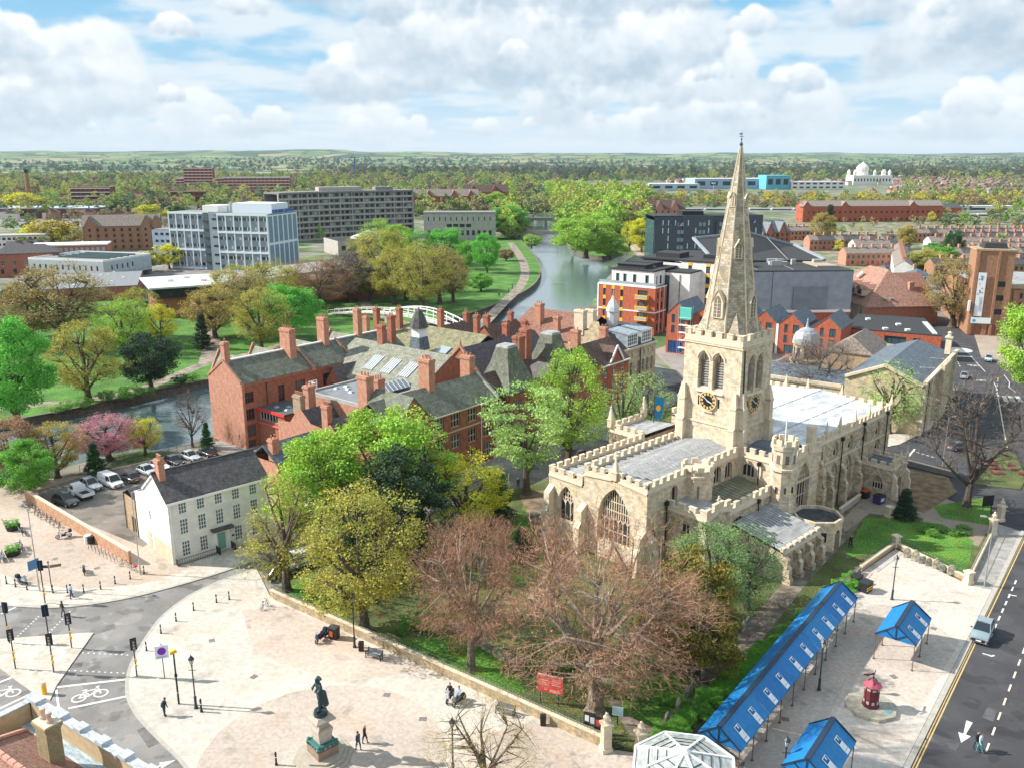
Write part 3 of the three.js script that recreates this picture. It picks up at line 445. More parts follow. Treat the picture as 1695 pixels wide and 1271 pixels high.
// ---------- the church ----------
{
const C=new Building('church','large pale stone church with battlements, clock tower and tall spire','church',[16.43,-99.4],45.5);
const S=MT.stone,O=MT.stoneOld,g=C.g,fm=MT.trim;
const gw=(x,y,w,h,o={})=>({k: 'gothic',x,y,w,h,nx: Math.max(2,Math.round(w/.75)),ny: 1,bar: .13,fr: .16,tracery: 1,fm,...o});
const emb=(p0,p1,y,o)=>{const b=gb();battlement(b,p0,p1,y,o);b.mesh('parapet',MT.trim,g);merlons(C,p0,p1,y,MT.trim,o);};
// chancel and its north aisle
C.wall([0,-10.1],[0,0],0,[[0,10.5],[5.05,11.0],[10.1,10.5]],[gw(5.0,2.4,5.2,7.5,{nx: 7,ny: 2,bar: .12,tracery: 2})],S,.6);
C.wall([0,-16.3],[0,-10.1],0,8.9,[gw(3.1,3.0,2.7,5.0,{nx: 3,tracery: 2})],S,.5);
C.wall([0,0],[20.6,0],0,10.7,[gw(1.5,2.0,1.1,3.6,{nx: 2}),{k: 'round',x: 5.6,y: 8.0,w: 1.5,h: 2.2,nx: 2,ny: 1,fm,bar: .1},...row(3,12.7,2.75,7.75,{k: 'round',w: 1.9,h: 2.5,nx: 3,ny: 1,fm,bar: .12})],S,.45);
C.wall([20.6,-16.3],[0,-16.3],0,8.9,row(4,3,4.6,3,gw(0,0,2.4,4.8)),O);C.wall([20.6,-10.1],[0,-10.1],8,10.7,[],O);
const roofLean=(x0,z0,y0,x1,z1,y1,m,roll=.75,name='roof')=>{const b=gb().quad([x0,y0,z0],[x0,y1,z1],[x1,y1,z1],[x1,y0,z0]),n=Math.round((x1-x0)/roll);for (let i=1;i < n;i++) {const x=x0+(x1-x0)*i/n;b.bar([x,y0+.05,z0],[x,y1+.05,z1],.11,.11);} return b.mesh(name,m,g);};
roofLean(.5,0,10.85,20.6,-5.05,11.9,MT.lead);roofLean(.5,-10.1,10.85,20.6,-5.05,11.9,MT.lead);roofLean(.5,-16.2,9.0,20.6,-10.1,9.9,MT.lead);
emb([0,-16.3],[0,-10.4],8.9);emb([20.6,-16.3],[0,-16.3],8.95);emb([20.6,-10.1],[0,-10.1],10.75);
emb([0,-10.1],[0,-5.5],10.55,{slope: .1});emb([0,-4.6],[0,0],11.0,{slope: -.1});
emb([0,0],[8.3,0],10.7);emb([11.9,0],[20.6,0],10.7);
{const b=gb();pinnacle(b,.1,11.1,-5.05,2.9,.42);b.bc(.1,13.8,-5.05,.14,1.1,.14).box(0,14.3,-5.45,.2,14.45,-4.65);b.mesh('pinnacle',MT.trim,g);}
const buttress=(x,z,w,d,h,dir,m=MT.trim)=>{const b=gb();const r={w: Math.PI/2,s: 0,n: Math.PI,e: -Math.PI/2}[dir];b.at(x,0,z,dir==='w'?-Math.PI/2 : r);const st=(y0,y1,dd)=>b.box(-w/2,y0,0,w/2,y1,dd);st(0,.8,d+.2);st(.8,h*.55,d);b.quad([-w/2,h*.55,d],[w/2,h*.55,d],[w/2,h*.65,d*.7],[-w/2,h*.65,d*.7]);st(h*.55,h*.88,d*.7);b.quad([-w/2,h*.88,d*.7],[w/2,h*.88,d*.7],[w/2,h,0],[-w/2,h,0]).tri([w/2,h*.88,d*.7],[w/2,h*.88,0],[w/2,h,0]).tri([-w/2,h*.88,0],[-w/2,h*.88,d*.7],[-w/2,h,0]);return b.mesh('buttress',m,g);};
buttress(0,-15.8,.95,1.5,7.6,'w');buttress(0,-10.0,.95,1.6,6.6,'w');buttress(0,-.5,.95,1.6,5.6,'w');buttress(.6,0,.95,1.3,5.2,'s');
// stair turret on the chancel side
gb().lathe([[2.0,5.5],[2.0,10.6],[2.2,10.7],[2.2,10.95],[1.95,11.0],[1.95,11.6],[0,11.6]],8,10.1,.35,Math.PI/8).mesh('stair_turret',S,g);
for (let i=0;i < 8;i++) {const a=i*Math.PI/4;gb().at(10.1+Math.cos(a)*1.9,11.6,.35+Math.sin(a)*1.9,-a).bc(0,0,0,.3,.65,.85).mesh('merlon',MT.trim,g);}
C.part('turret_door',gb().box(8.5,8.1,1.55,9.3,9.7,1.62),MT.timber);
// vestry
C.wall([4,0],[4,5.94],0,7.65,[{x: 3.0,y: 4.9,w: 1.1,h: 1.5,nx: 2,ny: 1,fm,bar: .1},{k: 'tudor',x: 1.2,y: 1.2,w: 1.4,h: 2.3,nx: 1,ny: 1,fm,pm: MT.stoneOld}],O);
C.wall([4,5.94],[9.3,5.94],0,[[0,7.65],[2.6,8.2],[5.3,7.65]],[gw(2.4,3.9,1.1,2.8,{nx: 2})],O);
C.wall([9.3,5.94],[9.3,5],0,7.65,[],O);
gb().quad([4.2,8.0,0],[4.2,7.8,5.7],[9.2,7.8,5.7],[9.2,8.0,0]).mesh('roof',MT.lead,g);
emb([4,.1],[4,5.94],7.65);emb([4,5.94],[6.6,5.94],7.65,{slope: .2});emb([6.7,5.94],[9.3,5.94],8.2,{slope: -.2});
{const b=gb();b.bc(6.65,8.6,5.8,.4,.7,.3).bc(6.65,9.3,5.8,.16,.9,.16).box(6.3,9.7,5.72,7.0,9.86,5.88);b.mesh('gable_cross',MT.trim,g);}
// south aisle
C.wall([9.3,5.7],[20.6,5.7],0,6.9,[{k: 'tudor',x: 2.3,y: 3.2,w: 2.7,h: 2.8,nx: 4,ny: 1,fm,bar: .12},gw(7.4,1.2,1.6,3.0,{nx: 2})],O,.4);
roofLean(9.3,.1,7.7,20.6,5.5,7.05,MT.leadGreen,.8);emb([9.3,5.7],[19.6,5.7],6.9);
// south chapel with its lean-to lead roof
C.wall([10,6],[10,13],0,[[0,5.2],[7,3.8]],[gw(3.5,1,1.2,2.2,{nx: 2})],O);C.wall([10,13],[19.4,13],0,3.8,[...row(3,1.7,3,1.0,gw(0,0,1.3,2.1,{nx: 2}))],O,.4);C.wall([19.4,13],[19.4,6],0,[[0,3.8],[7,5.2]],[],O);
roofLean(10,5.8,5.6,19.4,13.1,4.1,MT.lead,.6);emb([10,13],[19.4,13],3.8,{low: .2,high: .35});for (const x of [10.4,13.2,16.2,19]) buttress(x,13,.8,1.0,3.6,'s',MT.stoneOld);
// octagonal vestry with flat dark roof
gb().lathe([[3.2,0],[3.2,3.6],[3.35,3.7],[3.35,4.15],[3.0,4.15],[3.0,3.75]],8,23.9,10.4,Math.PI/8).mesh('octagon_wall',S,g);gb().lathe([[3.05,3.75],[0,3.78]],8,23.9,10.4,Math.PI/8).mesh('octagon_roof',mat([.07,.075,.08],{map: 'dirt',size: 7}),g);
C.part('octagon_door',gb().at(23.9,0,10.4,-Math.PI*.5).box(2.95,.1,-.6,3.02,2.4,.6),MT.timber);for (const a of [0,1,2]) {const b=gb().at(23.9,0,10.4,-(Math.PI/4+a*Math.PI/4));b.box(2.93,1.4,-.35,3.0,2.7,.35);b.mesh('window',MT.glass,g);}
// south transept
C.wall([20.6,0],[20.6,6.8],0,10.75,[{k: 'tudor',x: 1.5,y: 7.9,w: 1.9,h: 1.8,nx: 3,ny: 1,fm,bar: .12}],S,.4);
C.wall([20.6,6.8],[31,6.8],0,[[0,10.4],[6.4,11.0],[10.4,10.4]],[gw(5.7,2.9,3.6,7.0,{nx: 5,ny: 2,tracery: 2})],S,.7);C.wall([31,6.8],[31,6],0,10.5,[],S);
gb().quad([20.8,10.9,-1],[20.8,10.9,6.5],[26,11.4,6.5],[26,11.4,-1]).quad([26,11.4,-1],[26,11.4,6.5],[31,10.9,6.5],[31,10.9,-1]).mesh('roof',mat([.17,.22,.27],{map: 'lead',size: 6,rough: .6}),g);
emb([20.6,.2],[20.6,5.2],10.75);emb([22.3,6.8],[26.9,6.8],10.6,{slope: .13});emb([27.1,6.8],[31,6.8],11.15,{slope: -.17});
{const b=gb();for (const y of [11.3,11.9,12.4]) b.rod([20.9,y,.3],[20.9,y,5.2],.035);for (const z of [.3,1.9,3.5,5.2]) b.rod([20.9,10.9,z],[20.9,12.45,z],.04);b.mesh('roof_railing',MT.iron,g);}
C.chimney(28.3,6.4,11.3,14.6,1.0,.9,MT.trim,0);
{const t=gb().lathe([[1.75,0],[1.75,5.6],[1.6,5.8],[1.55,10.1],[1.85,10.3],[1.85,10.6],[1.6,10.75],[1.6,13.0],[1.8,13.15],[1.8,13.8],[1.5,13.8],[1.5,13.2],[0,13.2]],8,20.9,6.5,Math.PI/8).mesh('corner_turret',S,g);
for (let i=0;i < 8;i++) {const a=i*Math.PI/4;gb().at(20.9+Math.cos(a)*1.52,13.8,6.5+Math.sin(a)*1.52,-a).bc(0,0,0,.28,.75,.75).mesh('merlon',MT.trim,t);gb().at(20.9+Math.cos(a)*1.47,11.3,6.5+Math.sin(a)*1.47,-a).bc(0,0,0,.06,1.2,.5).mesh('opening',MT.timber,t);if (i > 1&&i < 6) for (const y of [3.6,7.3]) gb().at(20.9+Math.cos(a)*1.55,y,6.5+Math.sin(a)*1.55,-a).bc(0,0,0,.14,.8,.2).mesh('slit',MT.glass,t);}  // lantern openings are solid panels, their inner shade put into the colour
gb().rod([20.9,13.2,6.5],[20.9,21.2,6.5],.11,.05,6).mesh('flagpole',MT.whiteTrim,t);}
// nave
const low=[gw(2.3,1.9,1.5,5.0,{nx: 2}),gw(5.7,2.0,2.5,5.2,{nx: 3}),gw(10.3,2.1,2.5,5.2,{nx: 3})],high=row(5,.9,4.75,8.0,gw(0,0,1.7,2.5,{nx: 2}));
C.wall([31,6.3],[55.5,6.3],0,11.0,[...low,...high,gw(20.2,5.6,1.9,2.2,{nx: 2})],O,.45);C.wall([55.5,6.3],[55.5,-17],0,11,[gw(11.5,2,5,7.5,{nx: 6,tracery: 2})],S);C.wall([55.5,-17],[28.8,-17],0,11,row(5,3,4.8,3,gw(0,0,2.4,5)),O);C.wall([28.8,-17],[28.8,6.3],9,11,[],O);
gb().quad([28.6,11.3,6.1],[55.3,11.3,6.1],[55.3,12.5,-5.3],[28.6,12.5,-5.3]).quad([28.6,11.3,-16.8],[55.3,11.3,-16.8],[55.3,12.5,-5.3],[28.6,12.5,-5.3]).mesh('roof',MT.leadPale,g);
{const b=gb();for (const z of [.4,-5.3]) for (let x=30;x < 55;x+=2.6) {const y=12.5-(z+5.3)*.105;b.box(x,y,z-.06,x+2.2,y+.06,z+.06);} b.mesh('roof_seam',MT.lead,g);}
emb([31,6.3],[55.5,6.3],11.0,{w: .8,gap: .55});emb([55.5,6.3],[55.5,-17],11.0);emb([55.5,-17],[28.8,-17],11.0);
for (const x of [33.4,37.6,42.4,47.1,51.6,55.3]) C.part('pinnacle',(b=>(pinnacle(b,x,11.7,6.2,2.3,.24),b))(gb()),MT.trim);for (const z of [-2,-8,-12,-16.8]) C.part('pinnacle',(b=>(pinnacle(b,55.3,11.7,z,2.2,.24),b))(gb()),MT.trim);for (const x of [33,38,43,48,52]) C.part('pinnacle',(b=>(pinnacle(b,x,11.7,-16.9,2.2,.24),b))(gb()),MT.trim);
for (const x of [34.9,39.0,43.9]) buttress(x,6.3,.8,1.2,6.4,'s',MT.stoneOld);buttress(31.2,6.8,.8,1.0,9,'s',MT.stoneOld);buttress(22.8,6.8,.8,.9,9,'s',MT.stoneOld);
const pipe=(x,z,y)=>C.part('downpipe',gb().rod([x,.3,z],[x,y,z],.09,.09,6).bc(x,y,z,.5,.5,.35),MT.iron);pipe(45.3,6.55,11);pipe(38.2,6.55,10.2);pipe(53.6,6.55,11);pipe(16.2,5.95,6.6);pipe(3.7,.3,8.2);pipe(20.3,3.3,10);
for (const q of [[20.6,7.35,6.82,31,7.5,6.92],[31,7.55,6.3,55.5,7.7,6.42],[4,3.6,5.9,9.3,3.75,6.05]]) gb().box(...q).mesh('string_course',MT.trim,g);
// south porch
C.wall([46.2,6.3],[46.2,11.2],0,4.75,[{k: 'gothic',x: 2.6,y: 1.2,w: 1.7,h: 2.3,nx: 4,ny: 1,fm,bar: .1,tracery: 1}],O,.4);C.wall([46.2,11.2],[51.2,11.2],0,[[0,4.75],[2.5,5.3],[5,4.75]],[{k: 'gothic',x: 2.5,y: .1,w: 1.9,h: 3.1,nx: 2,ny: 1,fm: MT.iron,pm: MT.timber}],O,.6);C.wall([51.2,11.2],[51.2,6.3],0,4.75,[],O);
gb().box(46.5,4.6,6.3,50.9,5.0,10.9).mesh('roof',mat([.18,.2,.23],{map: 'lead',size: 6}),g);emb([46.2,6.3],[46.2,11.2],4.75,{low: .4,high: .45});emb([46.2,11.2],[48.6,11.2],4.75,{low: .4,high: .45,slope: .22});emb([48.8,11.2],[51.2,11.2],5.3,{low: .4,high: .45,slope: -.22});emb([51.2,11.2],[51.2,6.3],4.75,{low: .4,high: .45});
for (const x of [46.3,48.7,51.1]) C.part('pinnacle',(b=>(pinnacle(b,x,5.5,11.1,2.0,.22),b))(gb()),MT.trim);buttress(46.4,11.2,.6,.8,4,'s',MT.trim);buttress(51,11.2,.6,.8,4,'s',MT.trim);
// north transept
C.wall([20.2,-22.5],[20.2,-16.2],0,9.2,[gw(3,3,2.2,4.6)],S);C.box(20.2,-22.5,28.8,-16.3,0,9.2,S);gb().quad([20.4,9.3,-22.3],[20.4,9.9,-16],[28.6,9.9,-16],[28.6,9.3,-22.3]).mesh('roof',MT.lead,g);emb([20.2,-22.5],[20.2,-16.2],9.2);emb([28.8,-22.5],[20.2,-22.5],9.2);C.part('pinnacle',(b=>(pinnacle(b,20.3,9.8,-22.3,3.4,.4),b))(gb()),MT.trim);C.part('pinnacle',(b=>(pinnacle(b,28.6,9.8,-22.3,3.4,.4),b))(gb()),MT.trim);
// tower
const x0=20.55,x1=28.5,z0=-9.65,z1=-.45,bell=(u0,u1)=>[u0,u1].map(x=>({k: 'gothic',x,y: 18.9,w: 1.75,h: 5.2,nx: 2,ny: 1,bar: .14,fr: .14,tracery: 1,fm,pm: MT.timber}));
C.wall([x0,z0],[x0,z1],9,25.4,bell(3.3,5.65),S,.8);C.wall([x0,z1],[x1,z1],9,25.4,bell(2.6,4.8),S,.8);C.wall([x1,z1],[x1,z0],9,25.4,bell(3.4,5.8),S,.8);C.wall([x1,z0],[x0,z0],9,25.4,bell(3.1,5.4),S,.8);
const louvre=(f,u)=>{const b=gb(f);for (let k=0;k < 11;k++) {const y=19.1+k*.36;b.box(u-.72,y,-.62,u+.72,y+.06,-.52).quad([u-.72,y,-.5],[u+.72,y,-.5],[u+.72,y+.2,-.66],[u-.72,y+.2,-.66]);} b.mesh('louvre',mat([.22,.21,.20],{rough: .8}),g);};
const fw=wallFrame([x0,z0],[x0,z1]).m,fs=wallFrame([x0,z1],[x1,z1]).m;louvre(fw,3.3);louvre(fw,5.65);louvre(fs,2.6);louvre(fs,4.8);
for (const y of [14.0,25.15]) gb().box(x0-.14,y,z0-.14,x1+.14,y+.28,z1+.14).mesh('string_course',MT.trim,g);
const hood=(f,us)=>{for (const u of us) {const b=gb(f),o=opening('gothic',2.05,2.1).map(q=>[q[0]+u,q[1]+22.3]);for (let i=2;i < o.length-1;i++) b.bar([...o[i],.06],[...o[i+1],.06],.16,.14);b.quad([u-1,18.5,.3],[u+1,18.5,.3],[u+.9,19.1,-.5],[u-.9,19.1,-.5]);b.mesh('hood_mould',MT.trim,g);}};hood(fw,[3.3,5.65]);hood(fs,[2.6,4.8]);
emb([x0,z0],[x0,z1],25.5,{low: .75,high: .7,w: .95,gap: .75,t: .45});emb([x0,z1],[x1,z1],25.5,{low: .75,high: .7,w: .95,gap: .75,t: .45});emb([x1,z1],[x1,z0],25.5,{low: .75,high: .7,w: .95,gap: .75,t: .45});emb([x1,z0],[x0,z0],25.5,{low: .75,high: .7,w: .95,gap: .75,t: .45});
gb().box(x0+.3,25.2,z0+.3,x1-.3,25.7,z1-.3).mesh('tower_roof',MT.lead,g);
const tbut=(cx,cz,sx,sz)=>{const b=gb(),q=(y0,y1,e,t=0)=>{b.box(...[cx+(sx > 0?-.9 : -e),y0,cz+(sz > 0?-.95 : 0)],...[cx+(sx > 0?e : .9),y1,cz+(sz > 0?0 : .95)],t);b.box(...[cx+(sx > 0?-.95 : .002),y0,cz+(sz > 0?-.9 : -e)],...[cx+(sx > 0?-.002 : .95),y1-.002,cz+(sz > 0?e : .9)],t);};q(8,14,.95);q(14,17.2,.75);q(17.2,19.2,.72,.33);q(14.0,14.3,1.05);q(17.0,17.25,.85);b.mesh('buttress',MT.trim,g);};
for (const [a,b2,sx,sz] of [[x0,z0,-1,-1],[x0,z1,-1,1],[x1,z1,1,1],[x1,z0,1,-1]]) tbut(a,b2,sx,sz);
C.part('downpipe',gb().rod([x0+1.0,14,z1+.12],[x0+.5,25,z1+.12],.09,.09,6),MT.iron);
// clocks
const clock=(f,u)=>{const m=f.clone().multiply(new THREE.Matrix4().makeTranslation(u,17.35,.05)),ring=[],o=new THREE.Group();o.name='clock';o.applyMatrix4(m);g.add(o);
gb().at(0,0,0,0,1,0,Math.PI/2).lathe([[0,0],[1.3,0],[1.3,.16],[0,.16]],32).mesh('dial',mat([.012,.012,.014],{rough: .4}),o);gb().at(0,0,0,0,1,0,Math.PI/2).lathe([[1.24,.1],[1.24,.24],[1.36,.24],[1.36,0]],32).mesh('rim',MT.gold,o);
for (let i=0;i < 12;i++) {const a=i*Math.PI/6,b=gb().at(Math.sin(a)*.98,Math.cos(a)*.98,.17,0,1,-a);b.box(-.14,-.18,0,-.07,.18,.03).box(-.03,-.18,0,.04,.18,.03).box(.08,-.18,0,.15,.18,.03);b.mesh('numeral',MT.gold,o);}
gb().at(0,0,.2,0,1,-112*RAD).box(-.05,-.2,0,.05,.75,.03).mesh('hand',MT.whiteTrim,o);gb().at(0,0,.24,0,1,52*RAD).box(-.035,-.25,0,.035,1.08,.03).mesh('hand',MT.whiteTrim,o);gb(m).box(-.8,-1.62,-.02,.8,-1.42,.22).mesh('clock_sill',MT.trim,g);for (const s of [-1,1]) gb(m).box(s*1.62-.12,-.8,-.1,s*1.62+.12,.5,-.02).mesh('slit',MT.glass,g);};
clock(fw,4.4);clock(fs,3.7);
// spire
const sx=(x0+x1)/2,sz=(z0+z1)/2,sp=gb().lathe([[4.0,25.8],[.16,51.6]],8,sx,sz,Math.PI/8).mesh('spire',MT.spire,g);
{const b=gb();for (let i=0;i < 8;i++) {const a=Math.PI/8+i*Math.PI/4;b.rod([sx+Math.cos(a)*4.0,25.8,sz+Math.sin(a)*4.0],[sx+Math.cos(a)*.17,51.5,sz+Math.sin(a)*.17],.16,.07,4);} b.mesh('spire_rib',MT.trim,sp);}
for (const [ax,az] of [[1,1],[1,-1],[-1,1],[-1,-1]]) {const bx=sx+ax*3.5,bz=sz+az*3.8;gb().fan([[bx,25.7,bz],[sx+ax*3.8,25.7,sz+az*1.2],[sx+ax*2.15,30.2,sz+az*2.15]]).fan([[bx,25.7,bz],[sx+ax*1.2,25.7,sz+az*3.9],[sx+ax*2.15,30.2,sz+az*2.15]]).mesh('broach',MT.spire,sp);}
const lucarne=(a,y,w,h)=>{const r=3.66*(51.6-y)/25.8,o=new THREE.Group();o.name='lucarne';o.position.set(sx,y,sz);o.rotation.y=-a;sp.add(o);const dz=r*.45+.4,f=gb(),x=r+.25;f.fan([[x,-.1,-w/2],[x,-.1,w/2],[x,h*.62,w/2],[x,h,0],[x,h*.62,-w/2]]).quad([x,-.1,w/2],[x-dz,-.1,w/2],[x-dz,h*.62,w/2],[x,h*.62,w/2]).quad([x,-.1,-w/2],[x-dz,-.1,-w/2],[x-dz,h*.62,-w/2],[x,h*.62,-w/2]).quad([x+.1,h*.56,w/2+.1],[x-dz,h*.56,w/2+.1],[x-dz,h+.12,0],[x+.1,h+.12,0]).quad([x+.1,h*.56,-w/2-.1],[x-dz,h*.56,-w/2-.1],[x-dz,h+.12,0],[x+.1,h+.12,0]);f.mesh('gablet',MT.trim,o);
const k=opening('gothic',w*.66,h*.82);const b=gb();b.fan(k.map(q=>[x+.02,q[1]+.05,-q[0]]));b.mesh('opening',MT.timber,o);const c=gb().box(x,.05,-.05,x+.06,h*.7,.05);for (let i=1;i < 5;i++) c.box(x,h*.13*i,-w*.3,x+.05,h*.13*i+.05,w*.3);c.mesh('tracery',MT.trim,o);};
for (let i=0;i < 4;i++) {lucarne(i*Math.PI/2,29.0,1.7,3.6);lucarne(Math.PI/4+i*Math.PI/2,37.0,1.05,2.4);lucarne(i*Math.PI/2,43.8,.75,1.7);}
{const f=gb().rod([sx,51.4,sz],[sx,53.4,sz],.05,.03,5);f.lathe([[0,51.5],[.22,51.65],[.25,51.85],[.1,52.05],[.06,52.2]],8,sx,sz).lathe([[.05,52.3],[.16,52.4],[.05,52.55]],8,sx,sz).box(sx-.3,52.75,sz-.03,sx+.3,52.83,sz+.03).box(sx-.03,52.75,sz-.3,sx+.03,52.83,sz+.3).box(sx-.02,53.0,sz-.35,sx+.02,53.22,sz+.1);f.mesh('weathervane',mat([.03,.10,.20],{rough: .5}),sp);}
C.done();
}

// ---------- white house and its yard ----------
{
const B=new Building('white_house','three-storey white painted house with dark slate roof and teal front door','house',[-43.05,-102.05],47),W=MT.white,g=B.g;
const sash=(x,y,h,ny)=>({x,y,w: 1.0,h,nx: 3,ny,bar: .06,fr: .09,pm: mat([.10,.13,.15],{rough: .08})}),cols=[1.86,4.24,6.62,9.02,11.48];
B.wall([0,0],[13.6,0],0,8.35,[...cols.map(x=>sash(x,6.45,1.55,3)),...cols.map(x=>sash(x,3.65,2.1,4)),...cols.filter((_,i)=>i!==2).map(x=>sash(x,.65,2.1,4)),{x: 6.62,y: .05,w: 1.05,h: 2.4,door: mat([.20,.42,.36],{rough: .5})}],W,.16);
B.wall([0,-8],[0,0],2.3,[[0,8.35],[4,11.15],[8,8.35]],[{x: 1.6,y: 4.1,w: .6,h: 1.3,nx: 2,ny: 3,bar: .04}],W,.15);B.wall([0,-8],[0,0],0,2.3,[{x: 1.8,y: .05,w: .95,h: 2.1,door: mat([.62,.72,.70])}],MT.creamPaint,.12);
B.wall([13.6,0],[13.6,-8],0,[[0,8.35],[4,11.15],[8,8.35]],[],W);B.wall([13.6,-8],[0,-8],0,8.35,[],W);
B.gable(0,-8,13.6,0,8.35,11.2,MT.slate,'x',.22,.16);gb().box(-.2,8.0,0,13.8,8.32,.3).mesh('cornice',MT.whiteTrim,g);for (const z of [-8,0]) {gb().bar([-.12,z?8.15 : 8.15,z],[-.12,11.1,-4],.1,.34).mesh('bargeboard',MT.whiteTrim,g);}
B.chimney(.75,-3.3,10.3,13.2,.8,1.3,MT.brickPink,4);B.part('ridge',gb().box(-.2,11.32,-4.12,13.8,11.46,-3.88),MT.slate);
gb().box(5.2,2.95,0,8.05,3.1,.75).quad([5.1,3.1,.85],[8.15,3.1,.85],[8.15,3.3,0],[5.1,3.3,0]).mesh('door_hood',MT.slate,g);for (const x of [5.75,7.5]) gb().box(x-.14,0,.02,x+.14,2.95,.22).mesh('pilaster',MT.whiteTrim,g);
B.part('plaque',gb().box(8.0,1.5,0,8.35,1.75,.04),MT.dark);for (const x of [.25,13.3]) B.part('downpipe',gb().rod([x,0,.1],[x,8,.1],.06,.06,5),MT.whiteTrim);{const b=gb();for (const y of [.15,.85]) b.box(.2,y,.9,5.3,y+.05,.95);for (let x=.2;x <= 5.3;x+=.3) b.box(x,0,.91,x+.03,.9,.94);b.box(.2,.1,.3,.25,.9,.95);b.mesh('railing',MT.iron,g);} for (const x of [5.6,7.7]) B.part('step_rail',gb().box(x,0,.2,x+.06,1.0,1.5),MT.iron);
B.wall([.05,-11.4],[.05,-8],0,6.6,[],W);B.wall([6,-11.4],[.05,-11.4],0,6.6,[],W);gb().box(0,6.55,-11.5,6,6.75,-8).mesh('flat_roof',MT.whiteTrim,g);gb().at(8,6.8,-9.3).lathe([[1.6,0],[0,2.0]],4,0,0,Math.PI/4).mesh('roof_lantern',MT.glassPale,g);B.done();
const A=new Building('buff_annexe','narrow buff brick outbuilding beside the white house gable','outbuilding',[-43.05,-102.05],47);A.wall([.1,-16],[.1,-11.5],0,5.2,[{x: 2.9,y: .05,w: 1.5,h: 2.4,door: MT.iron}],MT.brickBuff);A.wall([.1,-11.5],[6,-11.5],0,5.2,[],MT.brickBuff);A.wall([6,-16],[.1,-16],0,5.2,[],MT.brickBuff);A.wall([6,-11.5],[6,-16],0,5.2,[],MT.brickBuff);A.gable(.1,-16,6,-11.5,5.2,6.3,MT.slate,'x',.15);for (const z of [-15.9,-11.6]) A.part('downpipe',gb().rod([0,0,z],[0,5.2,z],.06,.06,5),MT.iron);A.done();
const R=new Building('slate_outbuilding','small grey slate roofed building between the white house and brick hall','outbuilding',[-47.39,-147.88],39);R.box(-8,14,2.5,20.5,0,4,MT.brickPink);R.gable(-8,14,2.5,20.5,4,6.3,MT.slateBlue,'x',.3);R.chimney(-7.2,18.6,4,7.6,1.2,1.2,MT.brickPink,2);R.done();
}
